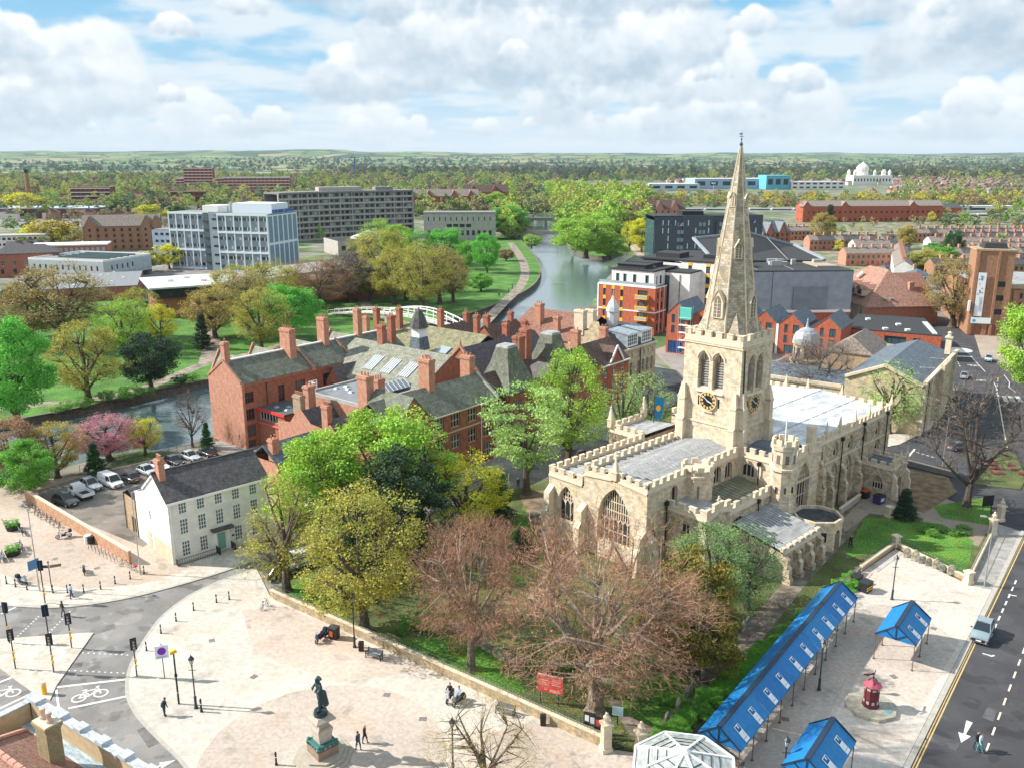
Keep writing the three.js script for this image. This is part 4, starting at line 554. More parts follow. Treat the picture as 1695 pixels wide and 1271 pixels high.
// ---------- Victorian red brick hall by the river ----------
{
const B=new Building('brick_hall','rambling red brick Victorian hall with mossy slate roofs and many chimneys','hall',[-47.39,-147.88],39),g=B.g,K=MT.brick,fm=mat([.13,.045,.035],{rough: .8}),fs=mat([.60,.46,.34]);
const mw=(x,y,w,h,o={})=>({x,y,w,h,nx: Math.max(2,Math.round(w/.6)),ny: 2,bar: .13,fr: .16,fm,...o});
B.sec(); // river wing
B.wall([0,0],[40,0],0,11.7,[mw(1.6,8.1,1.8,2),mw(1.6,5.0,1.8,2.1),mw(1.6,2.0,1.8,2.1),mw(1.4,.05,1.8,1.3),mw(3.4,.1,.7,1.6),mw(8.4,6.9,1.4,3.2),mw(12.6,7.3,2.3,2.8),mw(19.3,8,2.4,2.2),mw(24.5,8,2.4,2.2)],K,.3);
B.wall([0,-10],[0,0],0,[[0,11.7],[.3,12.2],[4.9,15.3],[5.1,15.3],[9.7,12.2],[10,11.7]],[{x: 8.4,y: 1.4,w: .45,h: 1.0,nx: 1,ny: 1}],MT.brickPink,.2);B.wall([40,-10],[0,-10],0,11.7,[],K);B.wall([40,0],[40,-10],0,[[0,11.7],[5,15],[10,11.7]],[],K);
B.gable(.4,-10,40,0,11.7,15,MT.slateMoss,'x',.1,.15);B.part('ridge',gb().box(.4,15.1,-5.2,40,15.35,-4.8),MT.whiteTrim);gb().box(0,11.2,0,40,11.65,.22).mesh('cornice',K,g);
for (const z of [-10,0]) B.part('coping',gb().bar([.1,12.05,z],[.1,15.4,-5],.45,.3),MT.brickPink);for (const x of [15.8,25.5]) for (const z of [-10,.1]) B.part('coping',gb().bar([x,11.95,z],[x,15.25,-5],.5,.4),MT.tileRed);for (const x of [15.8,25.5]) B.part('kneeler',gb().bc(x,11.4,.1,.7,.9,.5),MT.brickPink);B.part('downpipe',gb().rod([5.2,0,.12],[5.2,11.4,.12],.07,.07,5),MT.iron);B.part('pilaster',gb().box(0,0,0,.5,12,.3),MT.brickPink);gb().box(0,4.5,0,40,4.62,.1).mesh('string_course',MT.brickPink,g);
B.chimney(.7,-5,14.3,18.6,1.1,1.1,MT.brickPink,1);B.chimney(13.6,-4.2,13.6,19.2,1.4,3.0,MT.brickPink,4);B.chimney(22.6,-5,14.5,20.0,1.2,2.2,MT.brickPink,3);B.chimney(31.5,-5,14.5,20.5,1.1,1.4,MT.brickPink,2);
for (const x of [4.5,12,21,31]) {B.wall([x+2,-13],[x-2,-13],0,[[0,11.5],[2,15.4],[4,11.5]],[],MT.brickPink);B.gable(x-2,-13,x+2,-6,11.5,14.9,MT.slateGreen,'z',.1,.15);B.part('coping',gb().bar([x-2,11.6,-13],[x,15.6,-13],.3,.3),MT.brickPink);B.part('coping',gb().bar([x+2,11.6,-13],[x,15.6,-13],.3,.3),MT.brickPink);}
B.sec(); // link with flat roof
B.wall([3,.1],[3,8],0,7,[{x: 3.2,y: 5.1,w: 5.2,h: 1.5,nx: 6,ny: 1,fm: MT.whiteTrim,bar: .08},mw(4.2,.1,1.3,2.7,{ny: 1})],K);B.wall([3,8],[9,8],0,7,[],K);gb().box(2.9,6.7,.1,9,7.1,8).mesh('flat_roof',mat([.10,.11,.11],{map: 'plain'}),g);B.part('fascia',gb().box(2.7,6.65,.15,2.9,7.15,8.1),MT.red);B.part('fascia',gb().box(2.75,4.3,.15,2.95,4.6,8.1),mat([.55,.12,.1]));for (const [x,z] of [[5,3],[6.5,4.5],[5,6]]) B.part('roof_light',gb().bc(x,7.1,z,.8,.25,.8,.2),MT.glassPale);
B.sec(); // courtyard block, flat grey roof with lights
B.box(8,8,23,22,0,10,MT.brickPink);B.flat(8,8,23,22,10,MT.feltGrey,.35,MT.concrete);for (const [x,z] of [[13,10],[15,10.4],[14,12],[17.5,12.5],[19,11],[19.5,14],[18,15],[13,14]]) B.part('roof_light',gb().bc(x,10.02,z,.9,.28,.9,.2),MT.glassPale);
gb().at(18,10,19).quad([-3,.6,-1.6],[3,.6,-1.6],[3,1.8,0],[-3,1.8,0]).quad([-3,.6,1.6],[3,.6,1.6],[3,1.8,0],[-3,1.8,0]).mesh('glass_roof',MT.glassPale,g);for (let i=0;i < 7;i++) B.part('glazing_bar',gb().bar([15+i,10.65,17.4],[15+i,11.85,19],.08,.08).bar([15+i,10.65,20.6],[15+i,11.85,19],.08,.08),MT.whiteTrim);{const b=gb();for (const y of [10.6,11.1,11.6,12]) {b.rod([8.3,y,8.3],[10,y,8.3],.05).rod([8.3,y,8.3],[8.3,y,10],.05);} for (const [x,z] of [[8.3,8.3],[9.2,8.3],[10,8.3],[8.3,9.2],[8.3,10]]) b.rod([x,10,z],[x,12,z],.05);b.mesh('roof_railing',MT.whiteTrim,g);}
B.sec(); // low range with shaped gable
B.wall([1.5,8],[1.5,24],0,[[0,6.5],[3.5,6.9],[5.6,9.4],[6.6,9.6],[9,7.6],[12,7.4],[14,8.4],[16,6.6]],[],MT.brickPink);B.wall([1.5,24],[12,24],0,6.6,[],MT.brickPink);B.gable(1.8,12,12,17,6.6,9.2,MT.slate,'x',0);B.gable(1.8,17.5,12,24,6.4,8.6,MT.slate,'x',.1);B.chimney(2.1,13.4,8.5,11.8,1.0,2.0,mat([.5,.36,.25],{map: 'brick',size: 4}),5);B.chimney(5.2,12.2,7,12.6,1.5,1.5,MT.brickPink,2);B.chimney(2.1,20.5,7.4,11.3,1.0,1.5,MT.brickPink,4);
B.sec(); // hall with skylights, ridge across
B.wall([20,0],[20,23],0,9.8,[],K);B.wall([20,23],[38.5,23],0,[[0,9.8],[9.3,15],[18.5,9.8]],[],K);B.gable(20,-3,38.5,23,9.8,15,MT.slateGreen,'z',.1,.15);for (const z of [7.5,12.2,17]) {const b=gb();const sl=5.2/9.25;b.quad([22.6,9.8+2.6*sl+.25,z-1.1],[22.6,9.8+2.6*sl+.25,z+1.1],[26,9.8+6*sl+.25,z+1.1],[26,9.8+6*sl+.25,z-1.1]);const sk=b.mesh('skylight',MT.glassPale,g);for (let k=0;k <= 4;k++) gb().bar([22.5,9.8+2.5*sl+.3,z-1.1+k*.55],[26.1,9.8+6.1*sl+.3,z-1.1+k*.55],.09,.12).mesh('glazing_bar',MT.whiteTrim,sk);}
B.wall([18,1],[18,5],0,[[0,9],[2,12.2],[4,9]],[mw(2,6.8,1.8,2.2)],K);B.gable(18,1,24,5,9,12,MT.slate,'x',.12);
B.chimney(29.3,4.5,14,18.6,1.1,1.5,K,2);B.chimney(38,-2,12,18.6,1.3,1.3,K,2);B.chimney(36.5,-8,12,18,1.0,1.2,MT.brickPink,2);
B.sec(); // ventilation turret
{const x=36.5,z=7.6;gb().bc(x,13,z,3.0,2.6,3.0,.3).mesh('turret_base',MT.slateBlue,g);gb().bc(x,15.6,z,2.1,1.8,2.1).mesh('louvre_box',MT.whiteTrim,g);gb().lathe([[1.9,17.4],[1.4,19.2],[.75,20.6],[.5,20.9],[0,21.4]],8,x,z).mesh('turret_cap',MT.slate,g);}
B.sec(); // assize hall: gable with great arched window
B.wall([35,14],[35,26],0,[[0,9.4],[6,15.4],[12,9.4]],[{k: 'round',x: 6,y: 6.6,w: 4.0,h: 4.6,nx: 6,ny: 3,bar: .14,fr: .3,fm: MT.trim},{x: 6,y: 12.4,w: .5,h: 1.2,nx: 1,ny: 1,fm: MT.trim}],MT.brick,.4);B.wall([35,26],[58,26],0,9.4,[],K);B.gable(35.3,14,58,26,9.4,15,MT.slate,'x',.05);for (const z of [14,26]) B.part('coping',gb().bar([35,9.6,z],[35,15.6,20],.5,.4),MT.brickPink);B.part('finial',(b=>(pinnacle(b,35,15.4,20,1.7,.18),b))(gb()),MT.brickPink);
B.box(40,-12,60,12,0,9.5,K);B.gable(40,-14,60,14,9.5,14.4,mat([.30,.27,.18],{map: 'mossy',size: 7}),'z',.1);B.part('skylight',gb().quad([42.5,11.2,6],[42.5,11.2,9],[44.5,12.2,9],[44.5,12.2,6]),MT.glassPale);
for (const [x,z,y] of [[48,-10,18],[44,-13,18.2],[57,-6,17],[58,4,16.6]]) B.chimney(x,z,10,y,1.1,1.2,K,2);
B.sec(); // riverside houses with dark tiles
for (const [x,z,l,w,h] of [[60,-14,12,8,8.5],[66,-5,12,8,8.8],[62,4,10,8,8.5]]) {B.box(x,z,x+l,z+w,0,h,K);B.wall([x,z],[x,z+w],h-.1,[[0,h],[w/2,h+3.4],[w,h]],[],K);B.wall([x+l,z+w],[x+l,z],h-.1,[[0,h],[w/2,h+3.4],[w,h]],[],K);B.gable(x,z,x+l,z+w,h,h+3.4,MT.tileDark,'x',.2);B.chimney(x+1.2,z+w/2,h+2,h+6,1,1.4,K,2);B.chimney(x+l-2,z+w/2,h+2,h+5.6,1,1.2,K,2);}
B.sec(); // front range on the square
const frontWin=[];for (const x of [10.7,14.5,18.6,22.6]) {frontWin.push(mw(x,7.9,2.1,2.3,{nx: 3,fm: fs}),mw(x,4.3,2.1,2.4,{nx: 3,fm: fs}),mw(x,.9,2.1,2.3,{nx: 3,fm: fs}));}
B.wall([8.5,37.5],[25,37.5],0,10.6,frontWin.map(q=>({...q,x: q.x-8.5})),MT.brick,.3);B.wall([25,37.5],[25,28],0,[[0,10.6],[4.7,14],[9.5,10.6]],[],K);B.wall([.5,38.2],[8.5,38.2],0,[[0,10.6],[4,15.2],[8,10.6]],[mw(4,7.5,3,2.6,{nx: 4,fm: fs}),mw(4,3.6,3,2.6,{nx: 4,fm: fs})],MT.brick);B.wall([.5,28],[.5,38.2],0,10.6,[mw(3,7,1.6,2.2),mw(7,7,1.6,2.2),mw(5,3,1.6,2.2)],K);B.wall([25,28],[.5,28],0,10.6,[],K);
B.gable(.5,28,25,37.5,10.6,14,MT.slateMoss,'x',.15);B.gable(.5,30,8.5,38.2,10.6,15,MT.slateMoss,'z',.12);gb().box(8.5,7.2,37.5,25,7.4,37.62).mesh('string_course',fs,g);gb().box(8.5,10.4,37.5,25,10.6,37.8).mesh('gutter',MT.trim,g);for (const x of [20.7,24.7]) B.part('downpipe',gb().rod([x,0,37.65],[x,10.4,37.65],.08,.08,5),MT.whiteTrim);
for (const [x,z,w,d,y] of [[13.2,32.5,1.4,2.4,18.7],[24.2,31.5,1.4,2.2,17.2],[3.5,28.6,1.5,2.2,17.2],[9,25.5,1.5,1.5,15.2],[17.5,28.4,1.1,1.3,17.5]]) B.chimney(x,z,9.5,y,w,d,MT.brickPink,3);B.part('coping',gb().bar([25,10.9,37.6],[25,14.3,32.75],.5,.35),MT.concrete);
B.sec(); // towers with steep leaded slate pyramids
const pyr=(x,z)=>{B.box(x-4,z-4,x+4,z+4,0,10.5,MT.brick,{s: [mw(2.2,6.5,1.7,2.5,{fm: fs}),mw(5.8,6.5,1.7,2.5,{fm: fs}),mw(4,2.5,2.4,2.6,{fm: fs})]});gb().lathe([[6.1,10.2],[4.4,12.2],[2.9,14.9],[1.9,17.6],[0,17.7]],4,x,z,Math.PI/4).mesh('pyramid_roof',MT.slateMoss,g);B.part('roof_crest',gb().bc(x,17.5,z,2.8,.4,2.8,.1),MT.lead);for (const [a,c] of [[-1.3,-1.3],[1.3,1.3]]) B.part('finial',gb().rod([x+a,17.9,z+c],[x+a,20.2,z+c],.06,.03).lathe([[0,18.9],[.16,19.05],[0,19.2]],6,x+a,z+c),MT.iron);};
pyr(33,33);pyr(47.5,32);B.box(37,28,43.5,37.5,0,10,MT.brick);B.gable(25,29,60,36,10,13.4,MT.tileDark,'x',.1);B.wall([37,37.6],[43.5,37.6],0,[[0,10],[3.25,13.8],[6.5,10]],[mw(3.2,6,2.6,2.6,{fm: fs})],K);B.gable(37,31,43.5,37.6,10,13.6,MT.slate,'z',.1);B.chimney(39.2,30.8,12,18.2,1.7,1.7,K,3);B.chimney(42.6,29.8,12,18.9,1.7,1.7,K,3);B.box(51.5,29,60,36,0,10,MT.brick); 
B.done();
const H=new Building('red_gabled_house','red brick house with brown tiled roof and white pedimented dormer','house',[-47.39,-147.88],39);H.wall([60.5,35],[71.5,35],0,9,[...row(3,2.2,3.2,6.2,{w: 1.2,h: 2,nx: 2,ny: 2,bar: .08,fr: .12}),...row(3,2.2,3.2,3.0,{w: 1.2,h: 2.1,nx: 2,ny: 2,bar: .08,fr: .12}),...row(3,2.2,3.2,.5,{w: 1.2,h: 1.9,nx: 2,ny: 2,bar: .08,fr: .12})],MT.brickBright,.2);H.wall([60.5,25],[60.5,35],0,[[0,9],[5,13],[10,9]],[],MT.brickBright);H.wall([71.5,35],[71.5,25],0,[[0,9],[5,13],[10,9]],[],K);H.wall([71.5,25],[60.5,25],0,9,[],K);H.gable(60.5,25,71.5,35,9,12.8,MT.tileDark,'x',.25);H.chimney(61,28.5,11,15.8,1.3,1.8,MT.brickPink,2);H.chimney(70.8,29,11,15,1.2,1.6,MT.brickPink,2);
H.wall([64,35.1],[68.6,35.1],9,[[0,9.4],[2.3,12.3],[4.6,9.4]],[],MT.brickBright);H.gable(64,31,68.6,35.1,9.4,12.2,MT.tileDark,'z',.2);for (const [a,b2] of [[63.8,66.3],[68.8,66.3]]) H.part('bargeboard',gb().bar([a,9.3,35.4],[b2,12.5,35.4],.2,.45),MT.whiteTrim);H.part('cornice',gb().box(60.4,8.7,35,71.6,9.0,35.4),MT.whiteTrim);H.done();
const T=new Building('stone_front_building','cream stone fronted building with slate mansard and two white dormers','building',[-47.39,-147.88],39);const wn=(x,y,h)=>({x,y,w: 1.1,h,nx: 2,ny: 2,bar: .12,fr: .14,fm: MT.trim});T.wall([73,32.6],[87,32.6],0,10,[1.6,3.5,6.6,8.5,10.4,12.3].flatMap(x=>[{...wn(x,3.6,3),},{...wn(x,.5,2.2)},{k: 'gothic',x,y: 7.6,w: 1.1,h: 1.4,nx: 1,ny: 1,fm: MT.trim,pm: MT.trim,fr: .2}]),MT.cream,.3);T.wall([73,18],[73,32.6],0,[[0,10],[2,10.6],[4,13],[5.5,13.3],[6.4,15.5],[8.2,15.5],[9,13.3],[10.6,13],[12.6,10.6],[14.6,10]],[],MT.cream);T.wall([87,32.6],[87,18],0,10,[],MT.cream);T.wall([87,18],[73,18],0,10,[],MT.cream);gb().quad([73.3,10,32.5],[87,10,32.5],[87,13.2,28],[73.3,13.2,28]).quad([73.3,13.2,28],[87,13.2,28],[87,13.2,22],[73.3,13.2,22]).quad([73.3,13.2,22],[87,13.2,22],[87,10,18],[73.3,10,18]).quad([87,10,32.5],[87,10,18],[87,13.2,22],[87,13.2,28]).mesh('roof',mat([.07,.075,.085],{map: 'slate',size: 5}),T.g);T.part('cornice',gb().box(72.9,9.6,32.6,87.1,10,33),MT.trim);
for (const x of [75,81]) {T.wall([x,32.3],[x+4.6,32.3],10,13,[{x: 2.3,y: 10.4,w: 4,h: 2.3,nx: 5,ny: 3,bar: .1,fr: .14}],MT.whiteTrim,.1);const b=gb().quad([x-.15,13,32.5],[x+4.75,13,32.5],[x+4.75,13.6,27],[x-.15,13.6,27]).quad([x,10,32.3],[x,13,32.3],[x,13.6,27],[x,11.5,27]).quad([x+4.6,10,32.3],[x+4.6,13,32.3],[x+4.6,13.6,27],[x+4.6,11.5,27]);b.mesh('dormer_roof',mat([.34,.40,.46],{map: 'lead',size: 5}),T.g);}
T.part('downpipe',gb().rod([80.2,0,32.75],[80.2,9.6,32.75],.1,.1,5),MT.iron);T.chimney(73.6,21,12,17.5,1.6,2.4,MT.trim,3);T.chimney(79,20,12,16.8,1.6,2.4,MT.trim,3);gb().lathe([[1.3,13],[1.3,16.2],[1.55,16.4],[1.55,16.6],[1.4,17.4],[.9,18.5],[.35,19.3],[.1,19.6],[.05,21.5]],8,82,24).mesh('cupola',mat([.72,.74,.76],{map: 'plain',size: 4}),T.g);T.done();
const L=new Building('brown_roofed_range','long brown tiled range with cream gable behind the stone front','building',[-47.39,-147.88],39);L.box(75,-1,94,19,0,9.6,MT.brickPink,{w: row(6,3,2.7,6.4,{w: 1.1,h: 1.8,nx: 2,ny: 2,bar: .1})});L.gable(75,-1,94,19,9.6,14.2,MT.tile,'z',.3);L.wall([94,-1.1],[75,-1.1],9,[[0,9.6],[9.5,14.2],[19,9.6]],[],MT.cream);L.chimney(79.5,5,11,16.6,1.6,1.8,MT.brickPink,3);L.chimney(77,12,10,14.6,1.1,1.4,MT.brickPink,2);L.done();
}
// ---------- tiled building in the corner of the square, seen from above ----------
{
const a=[-37.56,-60.67],b=[-25.07,-52.27],d=[b[0]-a[0],b[1]-a[1]],l=Math.hypot(...d),ux=d[0]/l,uz=d[1]/l;
const th=Math.atan2(ux,-uz)/RAD,B=new Building('corner_building','corner building with pink clay tile roof and buff brick chimney behind parapet','building',a,th),g=B.g;   // x along the street front
B.wall([26,0],[0,0],0,9,row(6,2.5,4,4.6,{w: 1.4,h: 2.4,nx: 2,ny: 2}),MT.creamPaint);B.wall([0,0],[0,22],0,9,[],MT.creamPaint);B.wall([26,22],[26,0],0,9,[],MT.creamPaint);B.wall([0,22],[26,22],0,9,[],MT.creamPaint);
const cop=mat([.62,.68,.72],{map: 'lead',size: 4,rough: .5});for (let i=0;i < 13;i++) B.part('coping_slab',gb().box(i*2+.01,9,0,i*2+1.99,9.14,.75),cop);for (let i=0;i < 10;i++) B.part('coping_slab',gb().box(0,9.0,.78+i*2.1,.6,9.13,.78+i*2.1+2.08),cop);for (const x of [.2,3.6,6.6,9.4,12.2,15,18]) B.part('coping_block',gb().bc(x+.5,9.14,.38,x < 1||x===3.6?1.6 : .9,.28,.8),cop);
B.wall([.7,.76],[26,.76],7.6,9,[],mat([.62,.47,.28],{map: 'plain',size: 3}));gb().box(.7,7.5,.76,26,7.6,1.75).mesh('lead_gutter',mat([.45,.56,.62],{map: 'lead',size: 3}),g);B.wall([.62,22],[.62,.8],7.2,9,[],mat([.62,.47,.28],{map: 'plain',size: 3}));
const rt=mat([.42,.22,.16],{map: 'tile',size: 3,bump: ['tile',.03]});gb().quad([1.6,7.6,1.7],[26,7.6,1.7],[26,10.2,5.8],[4.6,10.2,5.8]).tri([1.6,7.6,1.7],[4.6,10.2,5.8],[1.6,7.6,10]).quad([4.6,10.2,5.8],[26,10.2,5.8],[26,7.6,10],[1.6,7.6,10]).mesh('roof',rt,g);
const pk=mat([.66,.35,.27],{map: 'plain',size: 2});for (let i=0;i < 26;i++) B.part('ridge_tile',gb().at(4.6+i*.8,10.22,5.8).box(0,-.08,-.2,.78,.14,.2,.06),pk);for (let i=0;i < 9;i++) {const t=i/9,q=s=>[1.6+3*s,7.72+2.6*s,1.7+4.1*s];B.part('hip_tile',gb().bar(q(t),q(t+.105),.34,.2),pk);}
const by=mat([.42,.34,.19],{map: 'brick',size: 2.4,bump: ['brick',.02]}),ch=gb().bc(7.7,7.8,3.0,1.5,3.3,1.05).mesh('chimney',by,g);for (let r=0;r < 3;r++) gb().bc(7.7,11.1+r*.14,3.0,1.58+r*.1,.139,1.13+r*.1).mesh('brick_course',by,ch);gb().bc(7.7,11.52,3.0,1.7,.12,1.2).mesh('cap',MT.trim,ch);for (const x of [7.3,8.1]) gb().lathe([[.2,11.6],[.24,11.8],[.17,11.9],[.16,12.2],[.22,12.25],[.2,12.45],[0,12.5]],8,x,3.0).mesh('chimney_pot',mat([.55,.40,.33]),ch);
B.done();
}

// ---------- buildings right of and behind the church ----------
const font=await new FontLoader().loadAsync('fonts/droid/droid_sans_bold.typeface.json');
function lettering(text,size,m,depth=.05) {const g=new TextGeometry(text,{font,size,depth,curveSegments: 3});g.computeBoundingBox();g.translate(-(g.boundingBox.max.x+g.boundingBox.min.x)/2,0,0);const me=shade(new THREE.Mesh(g,m));me.name='lettering';return me;}
{// classical stone hall
const B=new Building('stone_hall','cream stone classical hall with blue slate roof by the street junction','hall',[75.65,-155.55],35),g=B.g;
B.wall([0,-14],[0,0],0,[[0,9.3],[7,12.2],[14,9.3]],[],MT.cream);B.wall([0,0],[34,0],0,10.2,[...row(5,3.4,6.6,2.4,{w: 1.7,h: 5.6,nx: 2,ny: 4,fm: MT.trim,pm: MT.stone,bar: .06})],MT.cream,.5);B.wall([34,0],[34,-14],0,10,[],MT.cream);B.wall([34,-14],[0,-14],0,9.4,[],MT.cream);
B.gable(0,-14,24,0,9.3,12.4,MT.slateBlue,'x',.2);gb().quad([24,9.3,.2],[34,9.3,.2],[30,12.4,-7],[24,12.4,-7]).quad([24,9.3,-14.2],[34,9.3,-14.2],[30,12.4,-7],[24,12.4,-7]).tri([34,9.3,.2],[34,9.3,-14.2],[30,12.4,-7]).mesh('roof',MT.slateBlue,g);
B.part('cornice',gb().box(-.4,9.9,-.1,34.2,10.4,.6),MT.trim);for (const x of [.5,6.6,13.2,19.8,26.4,33]) B.part('pilaster',gb().box(x-.6,0,0,x+.6,9.9,.45),MT.stone);for (const z of [-14,0]) B.part('coping',gb().bar([0,9.5,z],[0,12.5,-7],.8,.5),MT.trim);B.part('stack',gb().bc(30,10,-1,1.1,3.4,1.1).bc(30,13.4,-1,1.5,.3,1.5).lathe([[.5,13.7],[.3,14.3],[.5,14.5],[0,14.9]],8,30,-1),MT.trim);B.part('entrance_block',gb().box(13,0,.5,20,11,1.3),MT.cream);B.part('downpipe',gb().rod([2.2,0,.55],[2.2,9.8,.55],.09,.09,5),MT.iron);for (const [a,b] of [[8,-3.5],[18,-3.5]]) B.part('valley',gb().bar([a,11.2,b+1.2],[a+6,10.1,b+2.9],.16,.1),MT.leadPale);B.part('roof_light',gb().quad([9,11.2,-4.6],[11,11.2,-4.6],[11,10.6,-3.2],[9,10.6,-3.2]).at(0,.2,0),MT.glassPale);B.done();
const R=new Building('stone_wing','low cream stone wing with grey slate roof behind the church','building',[75.65,-155.55],35);R.box(2,-48,13,-15,0,6.5,MT.cream,{w: row(6,4,5,2,{w: 1.4,h: 2.8,nx: 2,ny: 2,fm: MT.trim})});R.gable(2,-48,13,-15,6.5,8.6,MT.slateBlue,'z',.3);R.part('parapet',gb().box(1.7,6.3,-48,2.2,7.2,-15),MT.trim);for (const z of [-20,-38]) R.chimney(8,z,7.5,10.4,1.2,1.2,MT.cream,2);R.done();
const D=new Building('domed_turret','round stone turret with grey lead dome behind bare tree','turret',[64.27,-187.41],35);gb().lathe([[3,0],[3,6.8],[3.3,7],[3.3,7.5],[2.6,7.6],[2.6,10.6],[2.9,10.8],[2.9,11.1]],10).mesh('drum',MT.cream,D.g);gb().lathe([[2.9,11.1],[2.8,12.1],[2.3,13.2],[1.4,14],[.4,14.4],[.25,15],[.1,16.4]],10).mesh('dome',mat([.45,.48,.52],{map: 'lead',size: 5,rough: .5}),D.g);for (let i=0;i < 10;i++) gb().at(0,7.9,0,-(i+.5)*Math.PI/5).box(2.42,0,-.35,2.5,2.2,.35).mesh('window',MT.glass,D.g);
const N=new Building('brown_hall','brown tiled hall with hipped end beside domed turret','hall',[75,-203],35);N.box(0,0,15,10,0,6,MT.brickBuff);N.hip(0,0,15,10,6,9.6,MT.tileGrey,.4,'roof',1.5);N.done();const N2=new Building('low_brown_house','low cream house with brown pyramid roof beside the tower','house',[60,-196],35);N2.box(0,0,8,9,0,4,MT.cream);N2.hip(0,0,8,9,4,6.4,MT.tileDark);N2.done();
}
{// new red brick terrace with steep gables
const unit=(o,th,z0,z1,label,scaf)=>{const B=new Building('gabled_block',label,'building',o,th,'new red brick gabled blocks'),zm=(z1-z0)/2,W=z1-z0,w=(x,y,ww,h)=>({x,y,w: ww,h,nx: 2,ny: 1,fm: MT.iron,pm: MT.glassBlue,bar: .06});const e=scaf?10.4 : 8,r=scaf?13.6 : 11;
B.wall([0,z0],[0,z1],0,[[0,e],[zm,r],[W,e]],[w(W*.3,e-2.2,.95,2.2),w(W*.7,e-2.2,1.6,2.2),w(W*.3,e-4.9,.95,2),w(W*.7,e-4.9,1.6,2),...(scaf?[{x: W*.45,y: .2,w: W*.7,h: 3.2,nx: 5,ny: 2,fm: MT.ironBlue,pm: mat([.02,.06,.2],{rough: .1})}] : [w(W*.5,.4,3,2.2)])],MT.brickBright,.15);B.wall([0,z1],[13,z1],0,e,[],MT.brickBright);B.wall([13,z0],[0,z0],0,e,[],MT.brickBright);B.wall([13,z1],[13,z0],0,[[0,e],[zm,r],[W,e]],[],MT.brickBright);B.gable(0,z0,13,z1,e,r,MT.slateBlue,'x',.12);return B;};
const o=[68.47,-227.22];const a=unit(o,33,-5.2,1.2,'red brick gabled block just right of the spire'),b=unit(o,33,1.9,8.3,'middle red brick gabled block right of the spire'),c=unit(o,33,10.9,17.6,'red brick gabled block with white link on its left');a.part('downpipe',gb().box(-.1,0,1.25,.1,8,1.85),MT.whiteTrim);c.wall([.3,8.4],[.3,10.8],0,7.6,[],MT.white);c.part('link_roof',gb().box(.3,7.5,8.4,12,7.7,10.8),MT.felt);[a,b,c].forEach(q=>q.done());const a2=unit(o,33,-12.5,-6,'red brick gabled block half hidden behind the spire');a2.done();
const d=unit([40.86,-227.65],33,0,6,'red brick gabled block with blue shopfront left of the spire',1);d.done();const d2=unit([44.0,-225.5],33,3.6,10.4,'red brick gabled block partly hidden by the spire base',1);d2.done();
const S=thing('scaffold','scaffold tower with green netting against the red gabled block','scaffolding',[44.8,-223.8],TH(33));gb().box(-.6,9.6,-1.4,.6,12.6,1.8).mesh('netting',mat([.10,.50,.42],{rough: .9}),S);for (const [x,z] of [[-.7,-1.5],[.7,-1.5],[-.7,1.9],[.7,1.9]]) gb().rod([x,0,z],[x,13.2,z],.06).mesh('pole',MT.steel,S);for (let k=1;k < 6;k++) gb().box(-.7,k*2,-1.5,.7,k*2+.08,1.9).mesh('platform',MT.whiteTrim,S);for (let k=0;k < 4;k++) gb().rod([-.75,k*2.2,k % 2?1.9 : -1.5],[-.75,k*2.2+2.2,k % 2?-1.5 : 1.9],.05).mesh('brace',mat([.6,.2,.2]),S);
}
